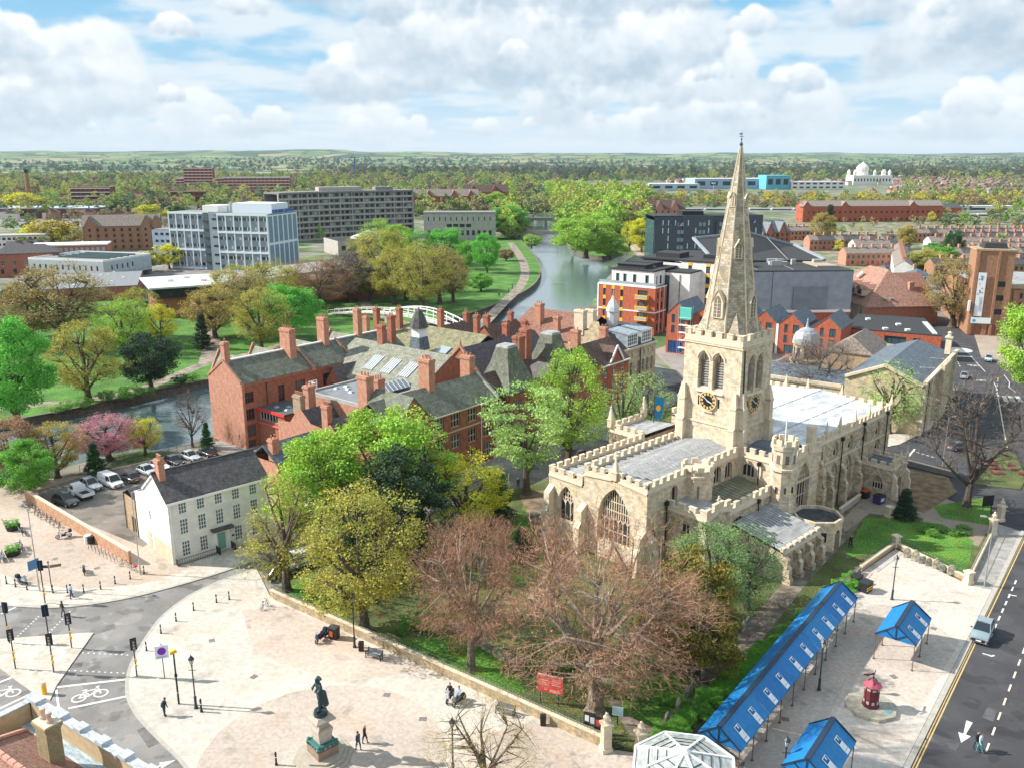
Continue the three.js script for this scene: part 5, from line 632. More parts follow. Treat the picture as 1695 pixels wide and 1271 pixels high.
{// riverside apartments
const B=new Building('apartment_block','red brick and white apartment block with yellow balconies by the river','apartments',[41.2,-250],35,undefined),g=B.g,Y=mat([.80,.42,.02]),wf=(x,y,h=1.9)=>({x,y,w: .95,h,nx: 1,ny: 2,fm: MT.iron,bar: .05,fr: .08});
const hs=[];for (const y of [1.2,4.3,7.4,10.6]) for (const x of [2.0,4.9,7.8]) hs.push(wf(x,y));for (const y of [1.2,4.3,7.4,10.6]) hs.push({x: 14.6,y,w: 3.2,h: 2.3,nx: 3,ny: 1,fm: MT.iron,bar: .06});
B.wall([0,-18.6],[0,0],0,14.0,hs,MT.brickBright,.25);const sd=[];for (const y of [1.2,4.3,7.4,10.6]) for (const x of [1.8,4.4]) sd.push(wf(x,y));B.wall([0,0],[7.5,0],0,14,sd,MT.brickBright,.25);B.wall([26,-18.6],[0,-18.6],0,14,[],MT.white);B.wall([7.5,0],[7.5,-3],0,14,[],MT.brickBright);
B.part('band',gb().box(-.06,6.5,-18.6,.03,6.85,0),MT.whiteTrim);B.part('band',gb().box(-.06,13.7,-18.6,.03,14.3,0),MT.whiteTrim);for (const y of [6.5,13.7]) B.part('band',gb().box(0,y,-.03,7.5,y+.3,.06),MT.whiteTrim);for (const x of [3,5.8]) B.part('band',gb().box(x,0,-.03,x+.15,14,.06),MT.whiteTrim);B.part('white_edge',gb().box(-.1,0,-19.0,.4,14,-18.55),MT.white);
for (const y of [3.2,6.3,9.5,12.6]) for (const z of [-16.6,-13.7,-10.8]) B.part('yellow_panel',gb().box(-.08,y,z-.48,.02,y+.95,z+.48),Y);for (const y of [4.2,7.3,10.5]) {B.part('balcony',gb().box(-1.5,y,-5.8,0,y+.2,-1.9).box(-1.5,y+.2,-5.8,0,y+1.2,-5.65).box(-1.5,y+.2,-2.05,0,y+1.2,-1.9).box(-1.5,y+.9,-5.65,-1.4,y+1.2,-2.05),Y);B.part('balustrade',gb().box(-1.48,y+.2,-5.6,-1.43,y+.9,-2.1),MT.glassPale);}
gb().box(.2,13.6,-18.4,7.3,14.02,-.2).mesh('terrace',MT.concreteDark,g);B.wall([1.6,-15.2],[1.6,-1.4],14,18.2,[2,4.4,7.6,11.6].map(x=>({x,y: 14.3,w: 1.1,h: 2.8,nx: 1,ny: 1,fm: MT.iron,pm: MT.glassBlue})),MT.white);B.wall([1.6,-1.4],[9,-1.4],14,18.2,[{x: 2,y: 14.4,w: .8,h: 2.4,nx: 1,ny: 1,fm: MT.iron},{x: 4.6,y: 14.4,w: 1.4,h: 2.4,nx: 2,ny: 1,fm: MT.iron}],MT.white);B.wall([26,-15.2],[1.6,-15.2],14,18.2,[],MT.white);gb().box(.1,14,-18.5,.16,15.1,-.1).mesh('balustrade',MT.glassPale,g);
gb().box(1.3,18.2,-15.5,26,18.6,-1.2).mesh('roof',MT.felt,g);for (const [x,z,l,w] of [[3,-14,5,9],[10,-14,5,9],[18,-13,5,8]]) B.part('roof_plant',gb().box(x,18.6,z,x+l,19.7,z+w).box(x-.3,19.7,z-.3,x+l+.3,19.85,z+w+.3),MT.felt);
// white towers behind
B.wall([9,-3],[9,.5],0,17.6,[{x: 1.8,y: 1,w: 2.6,h: 15.6,nx: 2,ny: 7,fm: MT.iron,pm: MT.glassBlue}],MT.white,.3);B.wall([9,.5],[9,6.5],0,17.6,[],MT.white);B.wall([9,6.5],[17,6.5],0,17.6,[],MT.white);gb().box(8.9,17.5,-3.2,17.2,17.9,6.6).mesh('roof',MT.felt,g);B.part('downpipe',gb().rod([8.85,0,3.4],[8.85,17,3.4],.1,.1,5),MT.iron);
const st=[];for (let k=0;k < 6;k++) st.push({x: 8.6,y: 1.4+k*3.1,w: 1.3,h: 2.0,nx: 1,ny: 1,fm: MT.iron},{x: 2.9,y: 1.4+k*3.1,w: 1.2,h: 2.0,nx: 1,ny: 1,fm: MT.iron});B.wall([17,0],[17,14.5],0,20.2,st,MT.white,.2);for (let k=0;k < 6;k++) for (const z of [8.6,2.9]) B.part('yellow_panel',gb().box(16.92,3.45+k*3.1,z-.62,17.02,4.45+k*3.1,z+.62),Y);B.wall([17,14.5],[36,14.5],0,20.2,[],MT.white);B.wall([17,-6],[17,0],0,19.4,[],MT.white);gb().box(16.8,20,-14,36,20.5,14.6).mesh('roof',MT.felt,g);B.part('roof_plant',gb().box(20,20.5,-10,27,21.9,-2),MT.felt);B.part('roof_plant',gb().box(24,20.5,4,29,21.6,8),MT.dark);B.done();
}
{// dark slate-blue hotel
const B=new Building('dark_hotel','dark slate-blue clad hotel block behind the spire','hotel',[65.24,-407.29],86),W=51,g=B.g,V=MT.darkClad;
const top=[[0,22.4],[7.5,22.4],[7.5,24.6],[21,24.6],[21,25.4],[28,25.4],[28,24.4],[W,24.4]];B.wall([0,0],[W,0],0,24.2,[],V);B.wall([0,-18],[0,0],0,22.4,[],MT.glassBlue);B.wall([W,0],[W,-18],0,24.2,[],mat([.09,.10,.12],{rough: .35}));B.wall([W,-18],[0,-18],0,24.2,[],V);gb().box(0,24,-18,W,24.4,0).mesh('roof',MT.felt,g);B.part('roof_plant',gb().box(14,24.4,-14,24,26.2,-4),MT.dark);
const q=[[-.1,0],[W,0]];for (const [x0,x1,h] of [[.3,13,20],[13.4,27.4,24.6],[29,41,22],[42.5,50.6,24.8]]) B.part('clad_panel',gb().box(x0,0,0,x1,h,.7),mat([.062,.082,.105],{map: 'plain',size: 7,rough: .5})); 
const r=rnd(4);for (let k=0;k < 6;k++) for (const x of [3.8,6.4,9.6,15.6,19.2,25.2,32,35.5,39,44,47.5]) {if (r() < .45) continue;B.part('slot_window',gb().box(x,2.5+k*3.5,.7,x+.4,4.9+k*3.5,.76),mat([.62,.68,.72],{rough: .3}));} for (let k=0;k < 6;k++) for (const x of [10.8,12.4,20.8,22.6,30.4,37.2]) B.part('window',gb().box(x,2.2+k*3.5,.7,x+1.3,3.9+k*3.5,.75),mat([.20,.30,.34],{rough: .12}));
for (const [x,y] of [[12.0,20.6],[46.5,21.8]]) {const o=new THREE.Group();o.name='moon_sign';o.position.set(x,y,.75);g.add(o);gb().at(0,0,0,0,1,0,Math.PI/2).lathe([[0,0],[.85,0],[.85,.1],[0,.1]],18).mesh('disc',mat([.12,.03,.22]),o);const cr=gb(),N=10;for (let i=0;i < N;i++) {const a=-1.2+i*.24,b=a+.24,P=t=>[Math.cos(t-.6)*.68,Math.sin(t-.6)*.68,.12],Q=t=>[Math.cos(t-.6)*.58-.2+.06,Math.sin(t-.6)*.58+.1,.12];cr.quad(P(a),P(b),Q(b),Q(a));} cr.mesh('crescent',MT.whiteTrim,o);} const t=lettering('Premier Inn',1.0,mat([.17,.14,.26]));t.position.set(7,20.1,.72);g.add(t);B.done();
}
{// big grey retail box
const B=new Building('grey_retail_box','huge grey clad windowless box with black sloping roofs','building',[64,-259],87),g=B.g;B.wall([0,0],[38,0],0,5.2,[],MT.brickBright);B.wall([0,0],[38,0],5.2,17.6,[],MT.greyClad);B.part('white_band',gb().box(0,5.1,0,38,5.9,.3),MT.whiteTrim);B.wall([38,0],[38,-60],0,17.6,[],MT.greyClad);B.wall([0,-60],[0,0],0,17.6,[],MT.greyClad);B.wall([38,-60],[0,-60],0,17.6,[],MT.greyClad);gb().box(0,17.3,-60,38,17.7,0).mesh('roof',MT.felt,g);B.part('panel',gb().box(20,6.2,0,30.5,12.8,.5),mat([.25,.295,.345],{map: 'plain',size: 12}));for (const x of [6.5,13.5]) B.part('joint',gb().box(x,5.9,0,x+.14,17.6,.06),MT.darkClad); 
gb().fan([[2,18.2,-22],[38,18.2,-22],[38,20.2,-50],[22,24.5,-50],[2,22.5,-50]]).quad([2,17.6,-22],[38,17.6,-22],[38,18.2,-22],[2,18.2,-22]).quad([38,17.6,-22],[38,17.6,-50],[38,20.2,-50],[38,18.2,-22]).mesh('sloping_roof',MT.felt,g);B.part('roof_edge',gb().bar([1.8,18.4,-21.8],[2,23,-50],.9,.7),MT.greyClad);B.part('roof_edge',gb().bar([38,18.4,-22],[38,20.6,-50],.9,.6),MT.greyClad);B.part('roof_edge',gb().bar([2,23,-50],[22,24.8,-50],.6,.7),MT.greyClad);B.part('roof_edge',gb().bar([22,24.8,-50],[38,20.5,-50],.6,.7),MT.greyClad);for (const x of [9,20]) B.part('seam',gb().bar([x,17.85,-1],[x+1.5,17.85,-21],.2,.1),MT.steel);for (const x of [13,26]) B.part('seam',gb().bar([x,18.4,-22],[x+2,23.2,-50],.2,.15),MT.steel);const pl=rnd(9);for (let i=0;i < 10;i++) B.part('roof_unit',gb().bc(2+pl()*34,17.7,-12-pl()*9,1.2+pl()*2.4,.8+pl(),1+pl()),pl() < .5?MT.steel : MT.concrete);B.part('roof_unit',gb().box(30,17.7,-20,36.5,18.1,-8),mat([.48,.38,.3],{map: 'plain'}));B.done();
}
{// tall red tiled building
const B=new Building('tiled_roof_building','building with great hipped red tile roof and row of dormers','building',[108,-264.6],84),g=B.g;B.wall([0,0],[23.5,0],0,6,[],MT.brick);B.wall([0,-32],[0,0],0,7,[{x: 29,y: 1,w: 1.2,h: 4,nx: 1,ny: 2}],MT.creamPaint);B.wall([23.5,0],[23.5,-32],0,6,[],MT.brick);B.wall([23.5,-32],[0,-32],0,6,[],MT.brick);B.hip(0,-32,23.5,0,6,16,MT.tileRed,.4,'roof',10.5);for (const z of [-7,-11.5,-16]) {const m=gb().box(1.2,8.6,z-1.6,6,10.6,z+1.6);m.mesh('dormer',MT.creamPaint,g);gb().quad([.8,10.5,z+1.9],[7,10.5,z+1.9],[7,12,z],[.8,12,z]).quad([.8,10.5,z-1.9],[7,10.5,z-1.9],[7,12,z],[.8,12,z]).tri([.9,10.5,z-1.7],[.9,10.5,z+1.7],[.9,12,z]).mesh('dormer_roof',MT.tileRed,g);B.pane([1.2,z-1.6],[1.2,z+1.6],1.6,9,2.2,1.3);} for (const x of [6.6,8.9]) B.part('skylight',gb().at(x,7.7,-1.65,0,1,0,-.79).box(-.6,0,-.9,.6,.22,.9),MT.glassPale);B.part('skylight',gb().at(7.2,13.4,-19,0,1,.79).box(-1.2,0,-.7,1.2,.25,.7),MT.leadPale);B.chimney(16.5,-4.6,9.5,12.8,1.4,1.3,MT.brickPink,1);B.part('side_wing',gb().box(-6,0,-26,0,9,-12),MT.brick);gb().quad([-8,9,-24],[.5,9,-24],[.5,12.5,-30],[-8,12.5,-30]).mesh('roof',MT.tileRed,g);B.part('fire_wall',gb().box(-8.4,0,-30,-7.6,13.5,-14),MT.creamPaint);B.part('gable_wall',gb().box(24,0,-38,36,8,-26),MT.brick);gb().quad([23.5,8,-26],[36,8,-26],[36,12,-33],[23.5,12,-33]).mesh('roof',MT.tile,g);B.done();
const F=new Building('flat_brick_building','low red brick building with black flat roof and white rooflight strip','building',[0,0],90),P=[[87.5,-228.8],[109,-217.6],[116,-243],[100,-250],[93.4,-238]];F.gbw(MT.brickBright).prism(P,0,6.2);gb().prism(P,6.2,6.5,true).mesh('roof',MT.felt,F.g);F.wall([87.2,-228.5],[108.7,-217.3],0,6.3,[...row(2,2.6,3.4,3.6,{w: 2,h: 1.8,nx: 2,ny: 1,fm: MT.iron,pm: MT.glassBlue}),{x: 13.5,y: 1.2,w: 5.2,h: 4.2,nx: 3,ny: 2,fm: MT.iron,pm: MT.glassBlue},{x: 18.6,y: 3.4,w: 1.6,h: 1.9,nx: 1,ny: 1,fm: MT.iron}],MT.brickBright,.4);F.part('roof_light',gb().prism([[107.6,-219.8],[108.6,-219.4],[113.6,-236],[112.4,-236.4]],6.5,6.7),mat([.62,.72,.76],{rough: .3}));for (const [x,z] of [[98,-226],[103,-224],[104,-232],[99,-240]]) F.part('roof_unit',gb().bc(x,6.5,z,1.2,.5,1),MT.whiteTrim);F.done();
}
{// brick stair tower with banner, car park deck
const B=new Building('brick_car_park','brick car park with square stair tower and long white banner','car park',[133.2,-252],16),g=B.g,K=MT.brickTan;const o=[3.2,7.2,11.2].map(y=>({x: 7.4,y: y+3,w: 2,h: 1.6,nx: 4,ny: 1,fm: MT.iron,pm: MT.glass}));B.wall([0,0],[0,10],0,24.6,[...o,{k: 'tudor',x: 2.6,y: .1,w: 2.2,h: 3,nx: 1,ny: 1,fm: K,pm: MT.brick},{k: 'tudor',x: 6.2,y: .1,w: 2.4,h: 3.2,nx: 1,ny: 1,fm: K,pm: MT.brick}],K,.4);B.wall([0,10],[9,10],0,24.6,[],K);B.wall([9,0],[0,0],0,24.6,[],K);B.wall([9,10],[9,0],0,24.6,[],K);B.part('tower_cap',gb().box(-.3,24.4,-.3,9.3,24.9,10.3),MT.brickBuff);B.part('tower_roof',gb().box(2,24.9,2,7.5,26.4,8.4,.5),MT.felt);for (const z of [.2,5.6]) B.part('pier',gb().box(-.35,0,z,0,24.4,z+.7),K);
const bn=gb().box(-.42,5.6,1.1,-.3,18.2,3.2).mesh('banner',mat([.78,.82,.84]),g);const cl=[[.05,.30,.45],[.65,.2,.15],[.1,.45,.62],[.6,.35,.4],[.05,.25,.5]],rr=rnd(3);for (let i=0;i < 16;i++) gb().at(-.45,12+rr()*5.9,1.4+rr()*1.5,0,1,Math.PI/2).lathe([[0,0],[.12+rr()*.2,0],[0,.02]],8).mesh('printed_dot',mat(cl[i % 5]),bn);{const t=lettering('LIBRARY',.75,mat([.35,.4,.46]),.02);t.rotation.set(0,-Math.PI/2,0);t.rotateZ(-Math.PI/2);t.position.set(-.44,9,2.1);bn.add(t);}
const b2=gb().box(-.45,3.5,.6,-.3,5.2,5.8).mesh('banner',mat([.76,.82,.84]),g);gb().at(-.47,4.3,1.4,0,1,Math.PI/2).lathe([[0,0],[.45,0],[0,.03]],12).mesh('printed_disc',mat([.05,.40,.55]),b2);B.part('sign_box',gb().box(-.8,7,-.7,-.1,10,-.1),MT.whiteTrim);gb().quad([-4,3.4,8.6],[-4,3.4,12.4],[-2,5.6,10.5],[-2,5.6,10.5]).quad([-4,3.4,8.6],[.5,3.4,8.6],[.5,5.6,10.5],[-2,5.6,10.5]).quad([-4,3.4,12.4],[.5,3.4,12.4],[.5,5.6,10.5],[-2,5.6,10.5]).mesh('porch_roof',MT.felt,g);for (const z of [8.7,12.3]) B.part('porch_post',gb().rod([-3.9,0,z],[-3.9,3.4,z],.14),mat([.03,.35,.42]));
B.wall([1,10],[1,60],0,14.6,[],K);B.wall([44,0],[9,0],0,14.6,[],K);gb().box(1,13.4,.1,44,13.8,60).mesh('deck',mat([.42,.44,.45],{map: 'asphalt',size: 12}),g);B.part('deck_parapet',gb().box(.8,13.8,10,1.6,14.9,60),MT.brickBuff);B.part('deck_parapet',gb().box(9,13.8,-.3,44,14.9,.4),K);for (let i=0;i < 9;i++) {B.part('pier',gb().box(.5,0,11+i*5,1,13.4,12.2+i*5),K);for (const y of [4.5,8.2,11]) B.part('slot',gb().box(.9,y,12.8+i*5,1.02,y+1.6,13.5+i*5),MT.glass);} B.part('deck_ramp',gb().box(18,13.8,22,24,18,44),K);B.done();  // slots are dark panels on the wall, shade of open gaps put into the colour
const W=new Building('white_corner_house','small white house with red door and hipped slate roof','house',[157.86,-341.76],72,'houses along the side street');W.box(0,-7,7,0,0,5.6,MT.white,{s: [{x: 1.4,y: .1,w: 1.0,h: 2.2,door: MT.red},{x: 4.6,y: .7,w: 1.5,h: 1.5,nx: 2,ny: 1},{x: 1.6,y: 3.3,w: 1,h: 1.5,nx: 2,ny: 2},{x: 4.8,y: 3.3,w: 1,h: 1.5,nx: 2,ny: 2}]});W.hip(0,-7,7,0,5.6,7.8,MT.slateBlue);W.chimney(3.5,-5,6.5,9.2,1.2,.8,MT.brickBuff,2);W.done();
}

// ---------- buildings across the park ----------
{// college block: white frames, grey panels
const o=[-159.01,-411.9],B=new Building('college_tower','pale blue and white framed college tower with plant rooms on roof','college',o,106),g=B.g; // x to the right, faces z+
const WF=mat([.70,.77,.83],{rough: .6}),GP=mat([.36,.40,.47],{map: 'plain',size: 6}),H=26;
const bay=(x0,x1,z,n)=>{B.wall([x0,z],[x1,z],0,H,[],GP);const s=(x1-x0)/n;for (let i=0;i <= n;i++) B.part('frame_post',gb().box(x0+i*s-.22,0,z,x0+i*s+.22,H,z+.5),WF);for (const y of [0,8.6,17.4,H-.8]) B.part('frame_beam',gb().box(x0-.3,y,z+.002,x1+.3,y+.9,z+.55),WF);for (let k=0;k < 6;k++) for (let i=0;i < n;i++) {const y=1.8+k*4.1+(k > 1?.4 : 0)+(k > 3?.3 : 0);const w=gb().box(x0+i*s+.32,y,z,x0+(i+1)*s-.3,y+1.35,z+.09).mesh('window',[MT.glassBlue,MT.glassMid,MT.glassBlue,MT.glass,MT.glassPale][(i*7+k*5+(i*k) % 3) % 5],g);gb().box(x0+(i+.55)*s,y,z+.09,x0+(i+.62)*s,y+1.35,z+.14).mesh('mullion',WF,w);}};
bay(0,19.5,0,5);bay(30,55,6,6);B.wall([19.5,2],[24,2],0,H,[],mat([.10,.14,.14],{rough: .2}));for (let k=1;k < 7;k++) B.part('stair_slab',gb().box(19.5,k*3.7,2,24,k*3.7+.3,2.3),MT.darkClad);B.wall([24,4],[30,4],0,H+.6,[],mat([.36,.42,.49],{map: 'plain',size: 6}));for (let k=0;k < 6;k++) B.part('window',gb().box(25.6,3+k*4,4,29.4,3.8+k*4,4.1),MT.glass);
B.wall([0,-16],[0,0],0,H,[],WF);B.wall([55,6],[55,-20],0,H,[],WF);for (let i=0;i < 6;i++) for (const y of [1,13.6]) B.part('blue_panel',gb().box(55,y,5-i*4.2,55.14,y+11.4,2-i*4.2),mat([.24,.33,.46],{map: 'plain',size: 6}));B.wall([55,-20],[0,-16],0,H,[],GP);gb().prism([[0,0],[19.5,0],[24,3],[30,5.8],[55,5.8],[55,-20],[0,-16]],H-.4,H).mesh('roof',MT.feltGrey,g);B.part('plant_room',gb().box(34,H,-14,54,H+4.4,0),WF);B.part('plant_room',gb().box(19,H,-10,27,H+3.2,1),MT.whiteTrim);for (const [x,h] of [[29,3],[30.4,4.5],[31.6,3.6]]) B.part('duct',gb().rod([x,H,-4],[x,H+h,-4],.45,.45,7),MT.steel);
const t=lettering('BEDFORD COLLEGE',1.5,mat([.02,.09,.42],{rough: .4}),.3);t.rotation.y=Math.PI/2;t.position.set(55.1,H+.3,-7.5);g.add(t);for (const [a,b] of [[-20,0]]) B.part('sign_rail',gb().box(54.9,H,a+2,55.05,H+.25,b+4),MT.steel);B.done();
const A=new Building('college_annexe','pale three-storey annexe left of the college tower','college',[-182.1,-447.3],100);A.wall([0,0],[14,0],0,15,[],MT.blueClad);A.wall([0,-14],[0,0],0,15,[],MT.blueClad);A.panes([0,0],[14,0],4,4,1.7,1.3,1.8,3.5);gb().box(0,14.8,-14,14,15.2,0).mesh('roof',MT.feltGrey,A.g);A.done();
const L=new Building('low_white_block','low pale grey block with small windows and planted roof deck','college',[-205.88,-373.67],106),l=L.g;L.wall([0,0],[38,0],3,8.6,[],mat([.55,.62,.68],{map: 'plain',size: 9}));L.wall([38,0],[38,-30],2,8.6,[],mat([.55,.62,.68],{map: 'plain',size: 9}));L.wall([2,-1],[37,-1],0,3,[],MT.glassBlue);L.wall([0,-30],[0,0],0,8.6,[],MT.blueClad);L.wall([38,-30],[0,-30],0,8.6,[],MT.blueClad);for (let i=0;i < 12;i++) L.pane([0,0],[38,0],3+i*2.9,4.6,.8,1.9);for (let i=0;i < 5;i++) L.pane([38,0],[38,-30],5+i*3.2,4.6,.8,1.9);gb().box(0,3,-30,38,3.2,0).mesh('floor_slab',MT.concrete,l);L.flat(0,-30,38,0,8.6,MT.feltGrey,.5,MT.whiteTrim);for (let j=0;j < 5;j++) L.part('roof_louvre',gb().box(8,8.7,-25+j*4,34,9.3,-24.2+j*4),mat([.06,.11,.11]));L.done();
const V=new Building('wave_roof_building','low brick building with long curved grey roof above the park trees','building',[-114.08,-278.86],62),v=V.g;V.wall([0,0],[22,0],0,6.5,row(3,3,5,3,{w: 1.1,h: 1.1,nx: 1,ny: 1}),MT.brick);V.wall([0,-26],[0,0],0,6.5,[{x: 20,y: 3.6,w: 1.2,h: 1.2,nx: 1,ny: 1},{x: 23.5,y: 3.6,w: 1.2,h: 1.2,nx: 1,ny: 1}],MT.brick);V.wall([-1,-24],[-1,1],6.5,9.6,[],MT.glassBlue);V.wall([-1,1],[24,1],6.5,9.6,[],MT.glass);for (let i=0;i < 12;i++) V.part('mullion',gb().box(i*2.1-.9,6.5,1,i*2.1-.7,9.6,1.15),MT.iron);gb().box(-2.2,9.6,-27,26,10.1,2.4).mesh('roof',mat([.66,.70,.70],{map: 'plain',size: 8}),v);const cv=gb();for (let i=0;i < 12;i++) {const f=t=>8.2+Math.sin(t*2.4)*3.2,x=t=>26+t*62,a=i/12,b=(i+1)/12;cv.quad([x(a),f(a),-8],[x(b),f(b),-8],[x(b),f(b),-34],[x(a),f(a),-34]).quad([x(a),f(a)-.6,-8],[x(b),f(b)-.6,-8],[x(b),f(b),-8],[x(a),f(a),-8]);} cv.mesh('curved_roof',mat([.46,.47,.45],{map: 'lead',size: 10}),v);V.wall([26,-9],[88,-9],0,8,[],MT.brick);V.wall([22,-27],[22,0],0,6,[],MT.brick);for (const [x,z] of [[6,-12],[12,-18],[16,-8]]) V.part('roof_unit',gb().bc(x,10.1,z,2,.8,1.4),MT.whiteTrim);V.done();
const Z=new Building('flat_roofed_school','sprawling flat roofed range with many rooflights behind the brown tree','school',[-180.08,-305.27],70);Z.box(0,-45,45,0,0,4.6,MT.brick);gb().box(0,4.5,-45,45,4.8,0).mesh('roof',MT.feltGrey,Z.g);const r=rnd(8);for (let i=0;i < 30;i++) Z.part('roof_light',gb().bc(2+r()*41,4.8,-3-r()*40,1.2,.5,1.2,.25),MT.whiteTrim);Z.done();
}
{// long concrete county offices in two wings
const B=new Building('county_offices','long curved concrete office block with rows of dark windows','offices',[-130.03,-555.58],62),g=B.g,P=[[0,0],[30,0],[62,3],[92,9]].map(q=>q);const FL=8,fh=3.6,line=[[-18,10],[2,2],[24,-2],[48,-4],[74,-3]];
for (let s=0;s < line.length-1;s++) {const p0=line[s],p1=line[s+1],L=Math.hypot(p1[0]-p0[0],p1[1]-p0[1]),M=wallFrame(p0,p1).m;B.wall(p0,p1,0,FL*fh,[],mat([.22,.22,.215],{rough: .6}));for (let k=0;k < FL;k++) {gb(M).box(0,k*fh,-.1,L,k*fh+1.1,1.3).mesh('floor_band',MT.concrete,g);const n=Math.round(L/3.6);for (let i=0;i < n;i++) {gb(M).box((i+.12)*L/n,k*fh+1.3,0,(i+.72)*L/n,k*fh+3.1,.2).mesh('window',(i*7+k*3+s) % 5?MT.glass : MT.glassPale,g);}} gb(M).box(0,FL*fh,-14,L,FL*fh+1.0,1.5).mesh('roof',MT.concreteDark,g);gb(M).box(0,0,-14,L,FL*fh,-13.8).mesh('back_wall',MT.concreteDark,g);const n=Math.round(L/7);for (let i=0;i <= n;i++) gb(M).box(i*L/n-.3,0,0,i*L/n+.3,FL*fh,1.1).mesh('column',MT.concrete,g);}
B.part('roof_house',gb().box(12,29.6,-14,40,32.2,-6),MT.concrete);B.part('roof_house',gb().box(50,29.6,-14,62,31.8,-7),MT.concreteDark);B.wall([74,-3],[74,-18],0,29,[],MT.concrete);B.done();
const D=new Building('council_chamber','low concrete chamber with shallow white tent roof behind the trees','building',[-91.07,-461.42],62);D.box(0,-26,40,0,0,8,MT.concrete);gb().lathe([[13,8],[12,8.6],[0,13]],10,24,-13).mesh('tent_roof',MT.leadPale,D.g);for (let i=0;i < 10;i++) D.pane([0,0],[40,0],3+i*3.6,3,2.2,2.4);D.done();
const Lb=new Building('concrete_library','pale concrete slab building with narrow slits by the river','building',[-55.24,-555.58],87);Lb.wall([0,0],[45,0],0,17,[],MT.concrete);Lb.wall([0,-16],[0,0],0,17,[],MT.concrete);Lb.wall([45,0],[45,-16],0,17,[],MT.concrete);gb().box(-.3,16.6,-16,45.3,17.3,.3).mesh('roof',MT.concreteDark,Lb.g);for (let i=0;i < 12;i++) {Lb.pane([0,0],[45,0],3+i*3.5,12,.6,2.4);Lb.pane([0,0],[45,0],3+i*3.5,3,1.8,3);} for (let i=0;i < 4;i++) Lb.pane([0,0],[45,0],16+i*4,8,3.2,2);Lb.done();
}
function flats(name,label,o,th,L,W,h,wm,rm,{n=8,rows=4,gables=[],rise=4,pm=MT.glass,group}={}) {const B=new Building(name,label,'flats',o,th,group);B.wall([0,0],[L,0],0,h,[],wm);B.wall([0,-W],[0,0],0,[[0,h],[W/2,h+rise],[W,h]],[],wm);B.wall([L,0],[L,-W],0,[[0,h],[W/2,h+rise],[W,h]],[],wm);B.wall([L,-W],[0,-W],0,h,[],wm);B.gable(0,-W,L,0,h,h+rise,rm,'x',.4);for (const x of gables) {B.wall([x-3,.5],[x+3,.5],0,[[0,h],[3,h+rise*.95],[6,h]],[],wm);B.gable(x-3,-W/2,x+3,.5,h,h+rise*.95,rm,'z',.3);} B.panes([0,0],[L,0],n,rows,1.1,1.5,1.2,(h-1)/rows,1.5,pm,.6);B.panes([0,-W],[0,0],2,rows,1.1,1.5,1.2,(h-1)/rows,1.5,pm);return B.done();}
flats('brick_flats','tan brick mansion flats with grey tiled roof behind yellow trees',[-237.21,-489.14],72,40,14,13.5,MT.brickTan,MT.tileGrey,{n: 9,gables: [4,33,38],rise: 5.5});
flats('river_flats','red brick flats with grey roof beyond the concrete library',[-100.68,-846.13],80,70,16,15,MT.brickBright,MT.tileGrey,{n: 14,gables: [6,22,46,62],rise: 6});
flats('river_flats','red brick flats left of the tree lined river with hipped gable',[-47.08,-896.66],82,44,16,17,MT.brickBright,MT.tileDark,{n: 9,gables: [8,30],rise: 7});
flats('gabled_flats','pink brick flats with dark gables just left of the dark hotel',[66.99,-653.59],78,64,15,13.5,MT.brickPink,MT.tileDark,{n: 13,gables: [6,15,28,44,56],rise: 6});
flats('slate_gabled_flats','dark slate roofed brick flats at right of the dark hotel',[142.68,-502.52],60,22,14,9,MT.brick,MT.slateBlue,{n: 5,rows: 3,gables: [5,15],rise: 6});
flats('railway_warehouse','long red brick railway building with two tall bays',[235.02,-716.46],84,118,16,12.5,MT.brickBright,MT.tileGrey,{n: 26,rows: 2,gables: [2,34,92],rise: 4});
flats('railway_annexe','low red brick range at right end of the railway building',[346.41,-776.0],84,48,12,8,MT.brickBright,MT.slate,{n: 10,rows: 1,rise: 3});
